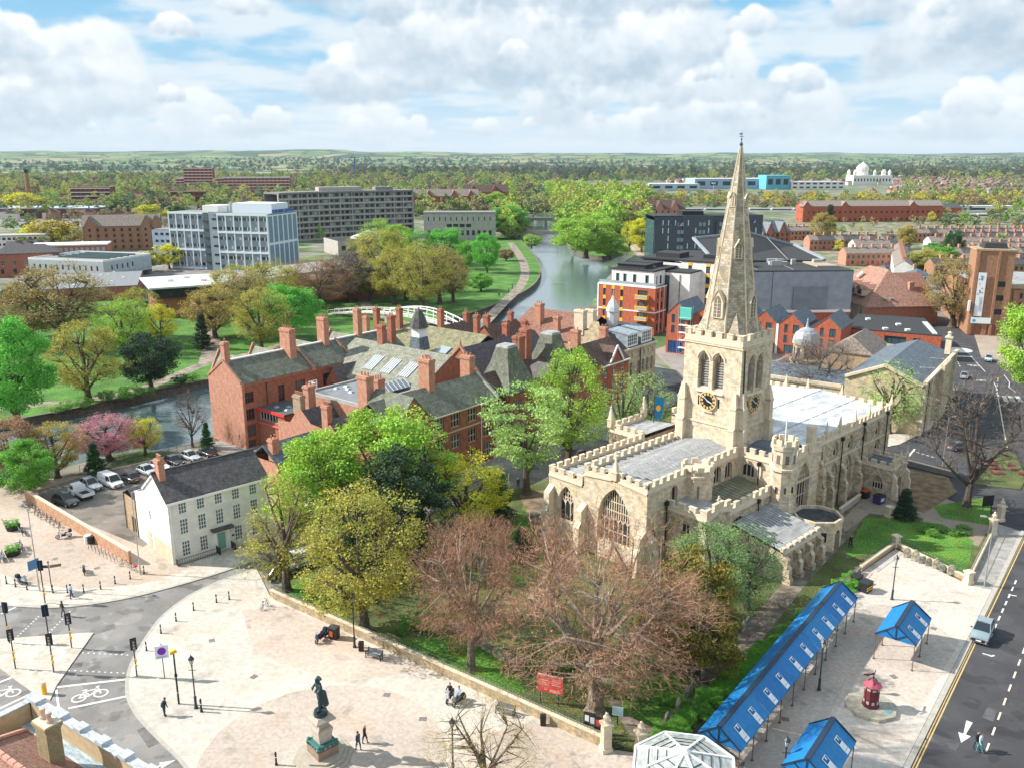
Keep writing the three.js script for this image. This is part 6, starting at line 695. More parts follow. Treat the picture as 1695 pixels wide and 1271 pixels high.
{
const slabB=(name,label,o,th,L,W,h,wm,rm,rows,n,bw,bm,pm=MT.glass)=>{const B=new Building(name,label,'building',o,th);B.wall([0,0],[L,0],0,h,[],wm);B.wall([0,-W],[0,0],0,h,[],bm||wm);B.wall([L,0],[L,-W],0,h,[],bm||wm);B.wall([L,-W],[0,-W],0,h,[],wm);gb().box(-.2,h,-W-.2,L+.2,h+.6,.2).mesh('roof',rm,B.g);if (bw) for (let k=0;k < rows;k++) B.part('band',gb().box(-.1,(k+1)*h/rows-.8,0,L+.1,(k+1)*h/rows-.1,.25),bw);B.panes([0,0],[L,0],n,rows,L/n*.6,h/rows*.42,h/rows*.35,h/rows,.5,pm,.08);return B.done();};
slabB('striped_block','maroon and white striped block near the chimney at left',[-426.85,-865.65],80,36,20,22,MT.brickDark,MT.brickDark,6,8,MT.whiteTrim);slabB('striped_block','wide white office block with red end walls in the distance',[-478.03,-1275.63],80,90,20,22,MT.brickBright,MT.concrete,6,16,MT.whiteTrim,MT.brickDark);slabB('striped_tower','narrow red and white tower rising above the distant white office',[-465.98,-1275.63],80,40,18,36,MT.brickBright,MT.brickDark,9,7,MT.whiteTrim,MT.brickDark);slabB('striped_block','distant white office wing with brown end wall at right',[-395.99,-1234.06],80,88,18,24,MT.brickBright,MT.concrete,6,16,MT.whiteTrim,MT.brickDark);slabB('brick_slab','dark red brick slab block behind the red school roofs',[-350.54,-918.57],74,34,20,16,MT.brickDark,MT.brickDark,4,6,null);slabB('flat_school_block','brick and glass school block with white flat roof',[-230.75,-421.45],74,34,14,9,MT.brick,MT.whiteTrim,2,14,null,MT.brick,MT.glassPale);slabB('supermarket_shed','low brick shed with pale blue roof edge at far left',[-447.91,-760.22],86,90,40,8,MT.brickDark,mat([.5,.6,.66],{map: 'plain',size: 20}),1,8,null);slabB('white_office','small white office with purple windows at left edge',[-278.91,-476.43],72,24,12,9,MT.white,MT.concrete,3,9,null);
const H=new Building('brick_chapel','plain red brick hall with dark slate roof at left edge','hall',[-223.61,-377.58],68);H.box(0,-12,26,0,0,10,MT.brick,{s: row(5,4,4.4,5,{w: 1.3,h: 2,nx: 2,ny: 2})});H.panes([0,0],[26,0],5,1,1.3,2,1.5,3);H.hip(0,-12,26,0,10,13.4,MT.slate);H.done();
const C=thing('tall_chimney','tall tapering brick chimney with black top at far left','chimney',[-542.48,-1004.36]);gb().lathe([[3.0,0],[2.0,34]],12).mesh('stack',MT.brickTan,C);gb().lathe([[2.05,34],[2.05,38],[0,38]],12).mesh('black_top',MT.dark,C);
const red=(label,o,L,gables)=>flats('red_school',label,o,78,L,16,8,MT.brickDark,MT.tile,{n: 8,rows: 2,gables,rise: 6});red('red brick school with steep gables below the maroon block',[-412.12,-918.57],44,[5,20,38]);red('red brick school wing with steep gables beside the college tower',[-349.66,-846.13],46,[6,22,40]);
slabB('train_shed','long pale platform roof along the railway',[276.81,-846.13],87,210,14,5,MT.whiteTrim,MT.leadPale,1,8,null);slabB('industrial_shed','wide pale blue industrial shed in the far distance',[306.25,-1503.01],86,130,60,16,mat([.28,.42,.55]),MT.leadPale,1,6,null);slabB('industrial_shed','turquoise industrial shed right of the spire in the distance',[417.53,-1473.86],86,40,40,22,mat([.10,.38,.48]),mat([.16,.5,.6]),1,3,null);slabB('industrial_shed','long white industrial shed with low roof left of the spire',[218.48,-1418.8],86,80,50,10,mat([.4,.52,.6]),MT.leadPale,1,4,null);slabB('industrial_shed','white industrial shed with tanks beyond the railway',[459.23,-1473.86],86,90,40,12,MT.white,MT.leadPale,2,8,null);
// white domed temple
const T=thing('white_temple','distant white temple with onion domes','temple',[692.93,-1744.18]);gb().bc(0,0,0,75,18,40).mesh('hall',MT.white,T);gb().lathe([[11,18],[11,27],[12,28],[11.5,33],[8,37],[3,40],[.6,43],[.2,46]],12,-14,0).mesh('great_dome',MT.white,T);for (const [x,z] of [[-34,16],[-34,-16],[4,16],[22,10],[34,12],[34,-12]]) gb().lathe([[3,17],[3,21],[3.6,23],[2.6,26],[.3,29]],8,x,z).mesh('small_dome',MT.white,T);for (let i=0;i < 12;i++) gb().bc(-34+i*6,7,20.1,2.4,5,.3).mesh('window',MT.glass,T);
for (const [p,lab] of [[[-352.59,-2021.61],'distant blue tower crane above the rooftops']]) {const K=thing('tower_crane',lab,'crane',p);gb().box(-1.2,0,-1.2,1.2,50,1.2).mesh('mast',mat([.05,.18,.36]),K);gb().box(-8,50,-.8,4,52,.8).bar([-8,52,0],[0,58,0],.8,.8).mesh('jib',mat([.03,.12,.28]),K);}
for (const [p,h,lab] of [[[446.2,-1031.86],30,'tall floodlight mast beyond the railway building'],[[228.9,-1017.93],22,'thin lighting mast left of the spire by the railway']]) {const K=thing('light_mast',lab,'mast',p,0,'railway light masts');gb().rod([0,0,0],[0,h,0],.5,.3,6).mesh('pole',MT.concrete,K);gb().bc(0,h,0,4,1,2).mesh('lamp_head',MT.whiteTrim,K);}
}
{// trains
const t=thing('train','white passenger train on the tracks behind the dark hotel','train',[162.07,-846.13],0);for (let i=0;i < 6;i++) {const c=gb().box(i*21,1,-1.4,i*21+20,4.2,1.4,.15).mesh('carriage',MT.whiteTrim,t);gb().box(i*21+1,2.2,1.35,i*21+19,3.2,1.45).mesh('window_band',MT.dark,c);} const t2=dup(t,[355.49,-760.22],0,'white passenger train right of the railway building');t.userData.group=t2.userData.group='passenger trains';
}
{// bridges
const B=thing('town_bridge','pale stone road bridge crossing the river in the distance','bridge',[-.6,-581.82],-.06);const S=mat([.55,.5,.43],{map: 'plain',size: 9});gb().box(-6,1.6,-9,42,2.6,0).mesh('deck',S,B);for (const z of [-9,0]) gb().box(-6,2.6,z-.3,42,3.7,z+.3).mesh('parapet',S,B);gb().box(16,-2.5,-9.5,18.5,1.6,.6).mesh('pier',S,B);gb().box(15.5,1.6,-.2,19,4.4,.9).mesh('pier_cap',S,B);
const R=thing('railway_bridge','dark girder bridge beyond the stone road bridge','bridge',[15.25,-689.94],-.06);gb().box(-8,3,-4,42,5.4,0).mesh('girder',MT.concreteDark,R);gb().box(10,-2.5,-4,12,3,0).mesh('pier',MT.concreteDark,R);for (let i=0;i < 12;i++) gb().box(-6+i*4,5.4,-.2,-5.6+i*4,7,0).mesh('rail_post',MT.whiteTrim,R);
const F=thing('footbridge','white arched truss footbridge over the river behind brick hall','bridge',[0,0],0),p0=[-59.94,-286.77],p1=[-10.1,-250.08],M=wallFrame(p0,p1).m,L=Math.hypot(p1[0]-p0[0],p1[1]-p0[1]);F.applyMatrix4(M);const y=u=>.4+3.0*Math.sin(Math.PI*clamp(u/L)),a=u=>2.2*Math.sin(Math.PI*clamp((u/L-.45)/.55));const W2=MT.whiteTrim,d=gb(),n=24;for (let i=0;i < n;i++) {const u=i*L/n,v=(i+1)*L/n;d.quad([u,y(u),1.4],[v,y(v),1.4],[v,y(v),-1.4],[u,y(u),-1.4]).quad([u,y(u)-.5,1.4],[v,y(v)-.5,1.4],[v,y(v),1.4],[u,y(u),1.4]);} d.mesh('deck',mat([.6,.58,.55]),F);for (const z of [-1.5,1.5]) {const r=gb();for (let i=0;i < n;i++) {const u=i*L/n,v=(i+1)*L/n;r.bar([u,y(u)+1.1,z],[v,y(v)+1.1,z],.12,.14).bar([u,y(u),z],[u,y(u)+1.1,z],.08,.08);if (a(u) > .1||a(v) > .1) r.bar([u,y(u)+1.1+a(u),z],[v,y(v)+1.1+a(v),z],.3,.3).bar([u,y(u),z],[u,y(u)+1.1+a(u),z],.18,.18);} r.mesh('truss_rail',W2,F);} for (const u of [.08,.42,.95]) gb().bc(u*L,-2.5,0,1,y(u*L)+2,2).mesh('pier',MT.concrete,F);
}

// ---------- trees ----------
function growTree({seed,H,R,clear,clusters,leaves,leaf,clump,flat=.7,twigs=0,lean=0,limbs=7,shell=.55,shape='round',trunk=.035,droop=0}) {
const r=rnd(seed),wood=gb(),pos=[],col=[],rr=(a,b)=>a+(b-a)*r();
const V=THREE.Vector3,cy=(H+clear)/2,ry=(H-clear)/2,tr=H*trunk;
const path=(a,b,c,r0,r1,n,sides)=>{let p=a.clone(),pr=r0;for (let i=1;i <= n;i++) {const t=i/n,q=a.clone().multiplyScalar((1-t)*(1-t)).addScaledVector(b,2*t*(1-t)).addScaledVector(c,t*t),w=r0+(r1-r0)*t;wood.rod([p.x,p.y,p.z],[q.x,q.y,q.z],pr,w,sides);p=q;pr=w;}};
const topY=shape==='cone'?H*.97 : clear+(H-clear)*.62,top=new V(rr(-1,1)*lean+rr(-.3,.3),topY,rr(-1,1)*lean);
wood.lathe([[tr*1.7,0],[tr*1.15,H*.03],[tr,H*.08]],8);path(new V(0,H*.06,0),new V(rr(-.3,.3),topY*.5,rr(-.3,.3)),top,tr,tr*.3,7,7);
const mains=[];for (let i=0;i < limbs;i++) {const a=i/limbs*6.283+rr(-.4,.4),y0=clear*.8+(topY-clear)*rr(0,.6),rad=R*rr(.45,.75),e=new V(Math.cos(a)*rad,shape==='cone'?y0 : Math.min(H*.93,y0+ry*rr(.5,1.0)),Math.sin(a)*rad),s=new V(top.x*y0/topY,y0,top.z*y0/topY);if (shape!=='cone') path(s,new V(e.x*.45,y0+(e.y-y0)*.35,e.z*.45),e,tr*.5,tr*.16,5,5);mains.push([s,e]);} mains.push([new V(0,clear,0),top]);
const quad=(c,s,up,tint)=>{const n=new V(rr(-1,1),rr(-1,1)+up,rr(-1,1)).normalize(),u=new V(rr(-1,1),rr(-1,1),rr(-1,1)).cross(n).normalize(),w=n.clone().cross(u),k=rr(.55,.85);const P=(a,b)=>[c.x+u.x*a*s+w.x*b*s*k,c.y+u.y*a*s+w.y*b*s*k,c.z+u.z*a*s+w.z*b*s*k];pos.push(...P(-.5,0),...P(0,-.5),...P(.5,0),...P(-.5,0),...P(.5,0),...P(0,.5));for (let i=0;i < 6;i++) col.push(...tint);};
const blade=(a,b,w,tint)=>{const d=b.clone().sub(a).normalize(),s=new V(rr(-1,1),rr(-1,1),rr(-1,1)).cross(d).normalize().multiplyScalar(w);pos.push(a.x-s.x,a.y-s.y,a.z-s.z,a.x+s.x,a.y+s.y,a.z+s.z,b.x,b.y,b.z);for (let i=0;i < 3;i++) col.push(...tint);};
for (let k=0;k < clusters;k++) {
const u=rr(-1,1),a=rr(0,6.283),q=Math.sqrt(1-u*u),m=shell+(1-shell)*Math.pow(r(),.5);let c;
if (shape==='cone') {const t=Math.pow(r(),.75),y=clear+(H-clear)*(1-t)*.98,rad=R*(.06+t*.94)*rr(.45,1);c=new V(Math.cos(a)*rad,y,Math.sin(a)*rad);}
else {const wob=1+.16*Math.sin(a*3+seed)+.12*Math.sin(u*4+a*2);c=new V(Math.cos(a)*q*R*m*wob,cy+u*ry*m*(u < -.3?.85 : 1),Math.sin(a)*q*R*m*wob);}
c.y -= droop*Math.hypot(c.x,c.z)/R;
let best=null,bd=1e9;for (const [s,e] of mains) for (const t of [.35,.6,.85,1]) {const p=s.clone().lerp(e,t),d=p.distanceTo(c)+(p.y > c.y?1.5 : 0);if (d < bd) {bd=d;best=p;}}
if (shape!=='cone') path(best,best.clone().lerp(c,.5).add(new V(0,rr(-.3,.5),0)),c,tr*.17,tr*.05,3,3);
const hue=rr(-1,1),cl=clump*rr(.65,1.3),b0=rr(.86,1.12);
for (let i=0;i < leaves;i++) {const d=new V(rr(-1,1),rr(-1,1),rr(-1,1));while (d.lengthSq() > 1) d.set(rr(-1,1),rr(-1,1),rr(-1,1));d.multiplyScalar(cl);d.y *= flat;const t=b0*rr(.78,1.2);quad(c.clone().add(d),leaf*rr(.6,1.35),.8,[t*(1+hue*.10),t,t*(1-hue*.1)]);}
for (let i=0;i < twigs;i++) {const p=c.clone().add(new V(rr(-1,1),rr(-1,1),rr(-1,1)).multiplyScalar(cl*.75)),d=new V(c.x/R+rr(-1,1),(c.y-cy)/ry+rr(-.6,1),c.z/R+rr(-1,1)).normalize().multiplyScalar(cl*rr(.35,.8)),e=p.clone().add(d),t=b0*rr(.7,1.3);e.y -= droop*.25;blade(p,e,leaf*.085,[t*(1+hue*.06),t,t]);for (let j=0;j < 3;j++) {const f=p.clone().lerp(e,rr(.3,.95));blade(f,f.clone().add(new V(rr(-1,1),rr(-.5,1),rr(-1,1)).multiplyScalar(cl*.3)),leaf*.06,[t,t,t]);}}
}
const g=new THREE.BufferGeometry();g.setAttribute('position',new THREE.BufferAttribute(new Float32Array(pos),3));g.setAttribute('color',new THREE.BufferAttribute(new Float32Array(col),3));g.computeVertexNormals();
return {wood: wood.geo(),crown: g,H,R};
}
const SP={
broad: [11,12].map(seed=>growTree({seed,H: 14,R: 5.6,clear: 1.4,clusters: 125,leaves: 230,leaf: .29,clump: 1.35})),
spring: [21,22,23].map(seed=>growTree({seed,H: 15,R: 5.5,clear: 1.6,clusters: 160,leaves: 100,leaf: .23,clump: 1.2,twigs: 7,limbs: 9})),
sparse: [26].map(seed=>growTree({seed,H: 13,R: 4.2,clear: 2.4,clusters: 110,leaves: 26,leaf: .22,clump: 1.15,twigs: 14,limbs: 9,droop: 1.6})),
bare: [31,32].map(seed=>growTree({seed,H: 15,R: 7.0,clear: 2.2,clusters: 210,leaves: 2,leaf: .19,clump: 1.3,twigs: 46,limbs: 13,shell: .4})),
winter: [36].map(seed=>growTree({seed,H: 13,R: 6,clear: 2.4,clusters: 140,leaves: 0,leaf: .24,clump: 1.3,twigs: 16,limbs: 10,shell: .4,trunk: .032})),
yew: [41].map(seed=>growTree({seed,H: 11,R: 5.2,clear: .6,clusters: 170,leaves: 150,leaf: .25,clump: 1.0,flat: .6,droop: 1.2})),
cedar: [46].map(seed=>growTree({seed,H: 14,R: 5.4,clear: 3,clusters: 90,leaves: 110,leaf: .3,clump: 1.5,flat: .28,twigs: 3})),
cone: [51].map(seed=>growTree({seed,H: 13,R: 3.2,clear: .5,clusters: 190,leaves: 80,leaf: .3,clump: .75,flat: .6,shape: 'cone'})),
shrub: [56].map(seed=>growTree({seed,H: 3,R: 1.8,clear: .1,clusters: 60,leaves: 60,leaf: .17,clump: .5})),
mid: [61,62,63].map(seed=>growTree({seed,H: 12,R: 5.4,clear: 1.5,clusters: 46,leaves: 60,leaf: .75,clump: 1.5})),
};
const FOL=(c,t=.3)=>mat(c,{vc: 1,rough: .9,transmission: t,thickness: 0});
const F={lime: FOL([.324,.534,.040]),green: FOL([.151,.429,.025]),bright: FOL([.140,.499,.045]),olive: FOL([.400,.383,.045]),ochre: FOL([.432,.348,.055]),yellow: FOL([.626,.626,.020]),dark: FOL([.025,.068,.022],.15),darkGold: FOL([.184,.162,.012],.15),greyGreen: FOL([.184,.313,.090]),pale: FOL([.367,.557,.150]),rust: FOL([.313,.174,.075]),brown: FOL([.346,.273,.085]),twig: FOL([.37,.205,.13],0),twigGrey: FOL([.20,.155,.13],0),pink: FOL([.48,.17,.21]),holly: FOL([.03,.12,.025],.15),midGreen: FOL([.140,.336,.035])};
const trunkOf={twig: mat([.36,.29,.215],{map: 'bark',size: 1.5}),twigGrey: mat([.13,.10,.08],{map: 'bark',size: 1.5}),bare: MT.barkGrey};
let treeNo=0;
function tree(kind,[x,z,h,w],f,label,group,name='tree',y=0) {
const L=SP[kind],s=L[treeNo++ % L.length],g=thing(name,label,name.includes('bush')||name.includes('shrub')?'shrub' : 'tree',[x,z],treeNo*2.4,group,y);
for (const [n,geo,m] of [['trunk',s.wood,trunkOf[f]||MT.bark],['crown',s.crown,F[f]]]) {const me=shade(new THREE.Mesh(geo,m));me.name=n;g.add(me);}
g.scale.set(w/(2*s.R),h/s.H,w/(2*s.R));return g;
}
// churchyard and square
const CY='churchyard trees';
tree('sparse',[-26.93,-95.1,15.0,9.7],'olive','thin olive budding tree on the corner by the white house',CY);
tree('broad',[-25.09,-107.35,16.2,12.0],'lime','bright lime-green tree nearest the white house',CY);
tree('broad',[-17.28,-111.81,18.2,15.8],'lime','broad lime-green tree in front of the brick hall',CY);
tree('yew',[-14.54,-102.0,15.6,13.4],'dark','dark evergreen yew between the lime and olive trees',CY);
tree('spring',[-16.25,-86.24,17.0,12.9],'olive','large rounded olive-green tree above the bench wall',CY);
tree('spring',[-6.26,-111.21,11.6,10.8],'yellow','yellow-green tree left of the dark cypress',CY);
tree('cone',[-1.83,-114.7,8.1,5.3],'holly','dark bushy evergreen beside the yellow-green tree',CY);
tree('cone',[1.43,-103.2,4.7,4.3],'dark','small dark irish yew in front of the church window',CY);
tree('cedar',[2.28,-126.17,17.8,12.1],'pale','pale green layered tree by the road and brick hall',CY);
tree('spring',[9.64,-139.91,19.8,12.8],'lime','fresh green and rust tinted tree beside the road',CY);
tree('sparse',[19.18,-146.2,14.9,8.5],'pale','slender pale green tree left of the tower',CY);
tree('sparse',[24.03,-148.86,14.4,9.7],'pale','second slender pale green tree nearest the tower',CY);
tree('bare',[-4.12,-78.5,16.4,11.0],'twig','bare reddish tree with straight trunk behind the bench wall',CY);
tree('bare',[7.75,-71.52,18.6,18.6],'twig','great bare pinkish tree with spreading limbs by the gate',CY);
tree('yew',[18.16,-78.5,13.2,10.1],'darkGold','golden dark yew in front of the church vestry',CY);
tree('spring',[21.4,-86.49,12.0,9.3],'greyGreen','grey-green tree against the church south side',CY);
tree('sparse',[26.82,-90.75,10.9,8.3],'greyGreen','thin grey-green tree with pale branches by the lead roof',CY);
tree('cone',[56.27,-116.84,4.6,4.0],'dark','small dark clipped conifer by the church porch',CY);
tree('winter',[67.54,-121.34,19.9,14.8],'twigGrey','bare grey tree by the street corner gate piers',CY);
tree('bare',[63.53,-175.68,14.4,16.4],'twigGrey','bare tree behind the church beside the domed turret');
tree('sparse',[70.8,-157.41,14.4,10.8],'pale','pale green tree in front of the stone hall gable');
tree('winter',[-2.32,-60.33,8.4,9.0],'brown','leafless young tree at the bottom edge of the square');
tree('broad',[108.92,-177.54,23.0,14.0],'lime','yellow-green street tree at the right edge');
tree('spring',[134.34,-263.23,21.7,17.5],'brown','large brown budding tree left of the brick stair tower');
for (const [a,l] of [[[13.85,-107.35,5.4,5.6],'green climber growing up the great church window']]) tree('shrub',a,'midGreen',l,undefined,'climbing_shrub');
// car park edge and left bank
tree('broad',[-95.07,-161.24,21.0,14.0],'bright','big bright green chestnut at the left edge by the river');
tree('spring',[-123.17,-236.51,22.6,25.0],'brown','large brown budding tree at left beyond the park');
tree('spring',[-90.1,-179.44,17.1,14.4],'olive','olive tree on the far bank with ivy covered trunk');
tree('spring',[-102.07,-225.73,14.8,13.4],'lime','yellow-green tree in the park behind the dark holm oak');
tree('broad',[-80.76,-189.5,12.7,11.9],'dark','dark evergreen holm oak on the far bank');
tree('cone',[-83.58,-231.77,9.9,5.9],'dark','small dark pine beside the park path');
tree('spring',[-85.16,-246.55,15.3,15.9],'ochre','ochre budding tree behind the small dark pine');
tree('broad',[-63.59,-244.82,15.9,15.8],'bright','bright green tree behind the brick hall chimneys');
tree('spring',[-67.46,-230.24,16.6,14.9],'olive','olive tree just behind the brick hall gable');
tree('bare',[-65.99,-296.36,17.3,24.4],'rust','rust red tree beside the footbridge');
tree('spring',[-76.6,-305.27,11.3,12.7],'ochre','small ochre tree in front of the rust red tree');
tree('spring',[-90.56,-286.77,16.0,19.0],'olive','dull olive tree below the college tower');
tree('spring',[-58.03,-311.95,18.3,17.4],'twigGrey','dull budding tree left of the park lawn path');
tree('spring',[-49.2,-333.8,24.5,22.0],'olive','tall olive tree at the top of the park lawn');
for (const [a,f,l] of [[[-41.54,-305.27,20.0,14.9],'olive','leftmost tree of the lawn group by the river bend'],[[-30.1,-292.7,22.9,18.4],'olive','largest olive tree of the lawn group'],[[-25.6,-307.91,20.8,17.1],'brown','brown-tinged tree at the right of the lawn group'],[[-38.4,-314.71,18.7,14.4],'olive','tree at the back of the lawn group'],[[-21.15,-311.95,17.7,13.0],'ochre','slender ochre tree at the right end of the lawn group']]) tree('spring',a,f,l,'lawn tree group');
for (const [k,a,f,l] of [['broad',[-32.71,-426.38,17.9,18.2],'bright','bright green tree behind the lawn group'],['broad',[-11.28,-394.02,17.7,11.4],'bright','upright green tree near the river bend path'],['broad',[-21.19,-407.29,13.3,9.5],'green','small round green tree left of the upright green tree'],['broad',[-12.09,-338.53,7.0,9.4],'green','low spreading green tree nearest the riverside path'],['broad',[-2.89,-441.89,6.0,7.9],'rust','small purple-brown tree by the riverside path'],['spring',[-71.73,-476.43,18.7,18.3],'lime','lime tree in front of the council chamber'],['spring',[-71.79,-421.45,14.9,14.5],'olive','olive tree left of the council chamber'],['broad',[-2.98,-581.82,20.3,27.8],'green','dark green tree beside the concrete library']]) tree(k,a,f,l,'park trees');
tree('spring',[-69.21,-142.36,7.8,11.4],'pink','pink blossom tree on the near river bank',undefined,'blossom_tree');tree('spring',[-64.01,-144.9,6.8,5.5],'yellow','small yellow-green tree beside the pink blossom');tree('cone',[-68.46,-135.79,5.2,4.0],'holly','dark holly at the edge of the car park');tree('broad',[-73.71,-125.18,8.9,8.1],'green','leafy green tree in the forecourt corner',undefined,'tree');tree('spring',[-79.42,-130.82,11.0,10.6],'rust','rust tinted tree at the left edge beyond the forecourt');tree('spring',[-73.59,-133.54,9.2,8.8],'ochre','ochre tree left of the pink blossom');tree('winter',[-57.44,-149.54,9.9,6.5],'twigGrey','bare birch between the river and parked cars');tree('cone',[-54.27,-148.18,4.9,2.8],'holly','ivy clad shrub against the brick hall gable',undefined,'shrub');
// willow island and beyond
tree('broad',[38.1,-452.85,23.8,31.1],'lime','large lime-green willow leaning over the river bend');tree('broad',[49.94,-447.3,13.7,17.2],'lime','lower willow on the river bend by the hotel');tree('spring',[34.14,-495.74,17.4,14.9],'lime','willow left side clump over the water');tree('broad',[70.99,-482.7,18.2,15.2],'yellow','yellow-green tree left of the dark hotel');tree('spring',[65.21,-489.14,16.5,10.7],'yellow','amber tree beside the riverside path');tree('cone',[198.75,-555.58,22.3,12.1],'dark','tall dark conifer in front of the railway building');tree('spring',[189.01,-539.34,18.1,16.2],'ochre','amber tree beside the tall dark conifer');tree('broad',[-16.92,-846.13,19.1,25.2],'lime','lime tree in front of the red river flats');
const street=['yellow-green tree on the side street corner','green tree behind the white corner house','tall green tree among the terraces','green bush in a terrace garden','ochre tree beside the side street terrace'];[[186.01,-394.02,10.8,15.8],[206.67,-421.45,9.2,13.3],[226.59,-452.85,14.8,9.3],[223.26,-464.35,7.0,10.8],[224.6,-502.52,13.6,9.6]].forEach((a,i)=>tree('broad',a,['olive','green','holly','green','ochre'][i],street[i],'trees among the terraces'));
const leftT=[[[-261.43,-502.52,15.9,27.5],'ochre','orange tree left of the tan mansion flats'],[[-271.76,-502.52,13.6,17.2],'yellow','yellow tree at left of the orange tree'],[[-251.1,-502.52,12.9,13.8],'yellow','yellow tree against the tan mansion flats'],[[-160.12,-409.58,11.2,12.4],'yellow','amber tree at the foot of the college tower'],[[-165.2,-398.35,9.6,12.1],'olive','olive tree left of the college tower foot'],[[-291.04,-716.46,14.3,21.4],'yellow','yellow-green tree behind the mansion flats'],[[-336.38,-760.22,12.2,17.6],'dark','dark round tree beyond the mansion flats'],[[-448.31,-818.42,20.1,33.3],'yellow','yellow tree left of the brick chimney'],[[-446.04,-846.13,14.6,20.7],'brown','brown tree right of the brick chimney'],[[-262.25,-476.43,7.1,13.1],'rust','rust tree by the red brick chapel'],[[-287.85,-760.22,11.2,13.4],'holly','dark tree left of the college roof'],[[-457.54,-918.57,11.6,18.7],'ochre','ochre tree left of the maroon block'],[[-172.38,-476.43,9.7,13.1],'olive','pale tree in front of the college tower']];for (const [a,f,l] of leftT) tree('mid',a,f,l,'trees beyond the park');
for (const [k,a,f,l] of [['spring',[-130.73,-234.12,18.7,16.5],'brown','brown tree left of the largest brown tree'],['spring',[-96.52,-236.51,11.3,9.3],'yellow','yellowish tree behind the holm oak'],['spring',[-78.62,-257.44,18.0,17.2],'brown','dull brown tree behind the ochre tree'],['spring',[-75.62,-275.59,19.2,17.3],'olive','tall olive tree beneath the college curved roof'],['bare',[-63.71,-318.93,15.4,15.5],'twigGrey','grey leafless tree right of the rust red tree'],['spring',[-51.52,-314.71,14.8,14.0],'olive','olive tree beside the park gate path'],['broad',[-61.55,-345.04,15.7,12.0],'dark','dark evergreen behind the footbridge ramp'],['spring',[-145.11,-246.55,13.9,12.1],'dark','dark tree at the left edge above the chestnut'],['spring',[-45.69,-421.45,17.2,17.4],'green','green tree between the library and lawn group'],['broad',[-59.39,-461.42,16.6,15.8],'lime','lime tree left of the concrete library'],['spring',[-106.99,-246.55,14.3,12.1],'olive','olive tree between the brick building and yellow-green tree'],['broad',[11.19,-502.52,8.2,10.3],'lime','young lime tree on the river bend lawn']]) tree(k,a,f,l,'park trees');
// riverside shrubs
const bush=(a,f,l)=>tree('shrub',a,f,l,'shrubs on the far river bank','riverside_bush');[[[-91.1,-172.07,2.3,4.2],'green'],[[-88.92,-174.77,2.3,3.8],'green'],[[-86.25,-179.44,2.5,3.9],'midGreen'],[[-82.18,-181.37,2.7,5.2],'green'],[[-79.81,-183.84,2.0,3.9],'midGreen'],[[-75.58,-193.83,2.3,3.9],'holly'],[[-74.29,-197.2,2.0,3.1],'green'],[[-92.44,-170.32,2.0,3.2],'pale']].forEach(([a,f],i)=>bush(a,f,`${ordinal(i)} bush along the far river bank below the park path`));
// hedge strip and market edge planting
{const p0=[12.01,-66.17],p1=[42.28,-98.68],h=rnd(77),im=new THREE.InstancedMesh(SP.shrub[0].crown,F.green,130),d=new THREE.Object3D();for (let i=0;i < 130;i++) {const t=h();d.position.set(p0[0]+(p1[0]-p0[0])*t+(h()-.5)*1.6+.3,.05,p0[1]+(p1[1]-p0[1])*t+(h()-.5)*1.6+.3);d.rotation.y=h()*6;d.scale.set(.42,.22+h()*.16,.42);d.updateMatrix();im.setMatrixAt(i,d.matrix);} im.name='ground_cover';scene.add(shade(im));tag(im,'low green ground cover along the churchyard path beside blue canopy','planting',undefined,'stuff');}
{const p=[[[-8.52,-87.13],26,'darkGold'],[[4.49,-79.93],24,'green'],[[-20.11,-91.88],12,'holly'],[[13.58,-72.74],6,'green'],[[60.36,-112.22],10,'green']],h=rnd(78);const im=new THREE.InstancedMesh(SP.shrub[0].crown,F.midGreen,86),d=new THREE.Object3D();let k=0;for (const [c,n] of p) for (let i=0;i < n;i++) {d.position.set(c[0]+(h()-.5)*7,.02,c[1]+(h()-.5)*4);d.rotation.y=h()*6;d.scale.set(.4,.16+h()*.24,.4);d.updateMatrix();im.setMatrixAt(k++,d.matrix);} im.count=k;im.name='undergrowth';scene.add(shade(im));tag(im,'low undergrowth beneath the churchyard trees','planting',undefined,'stuff');}
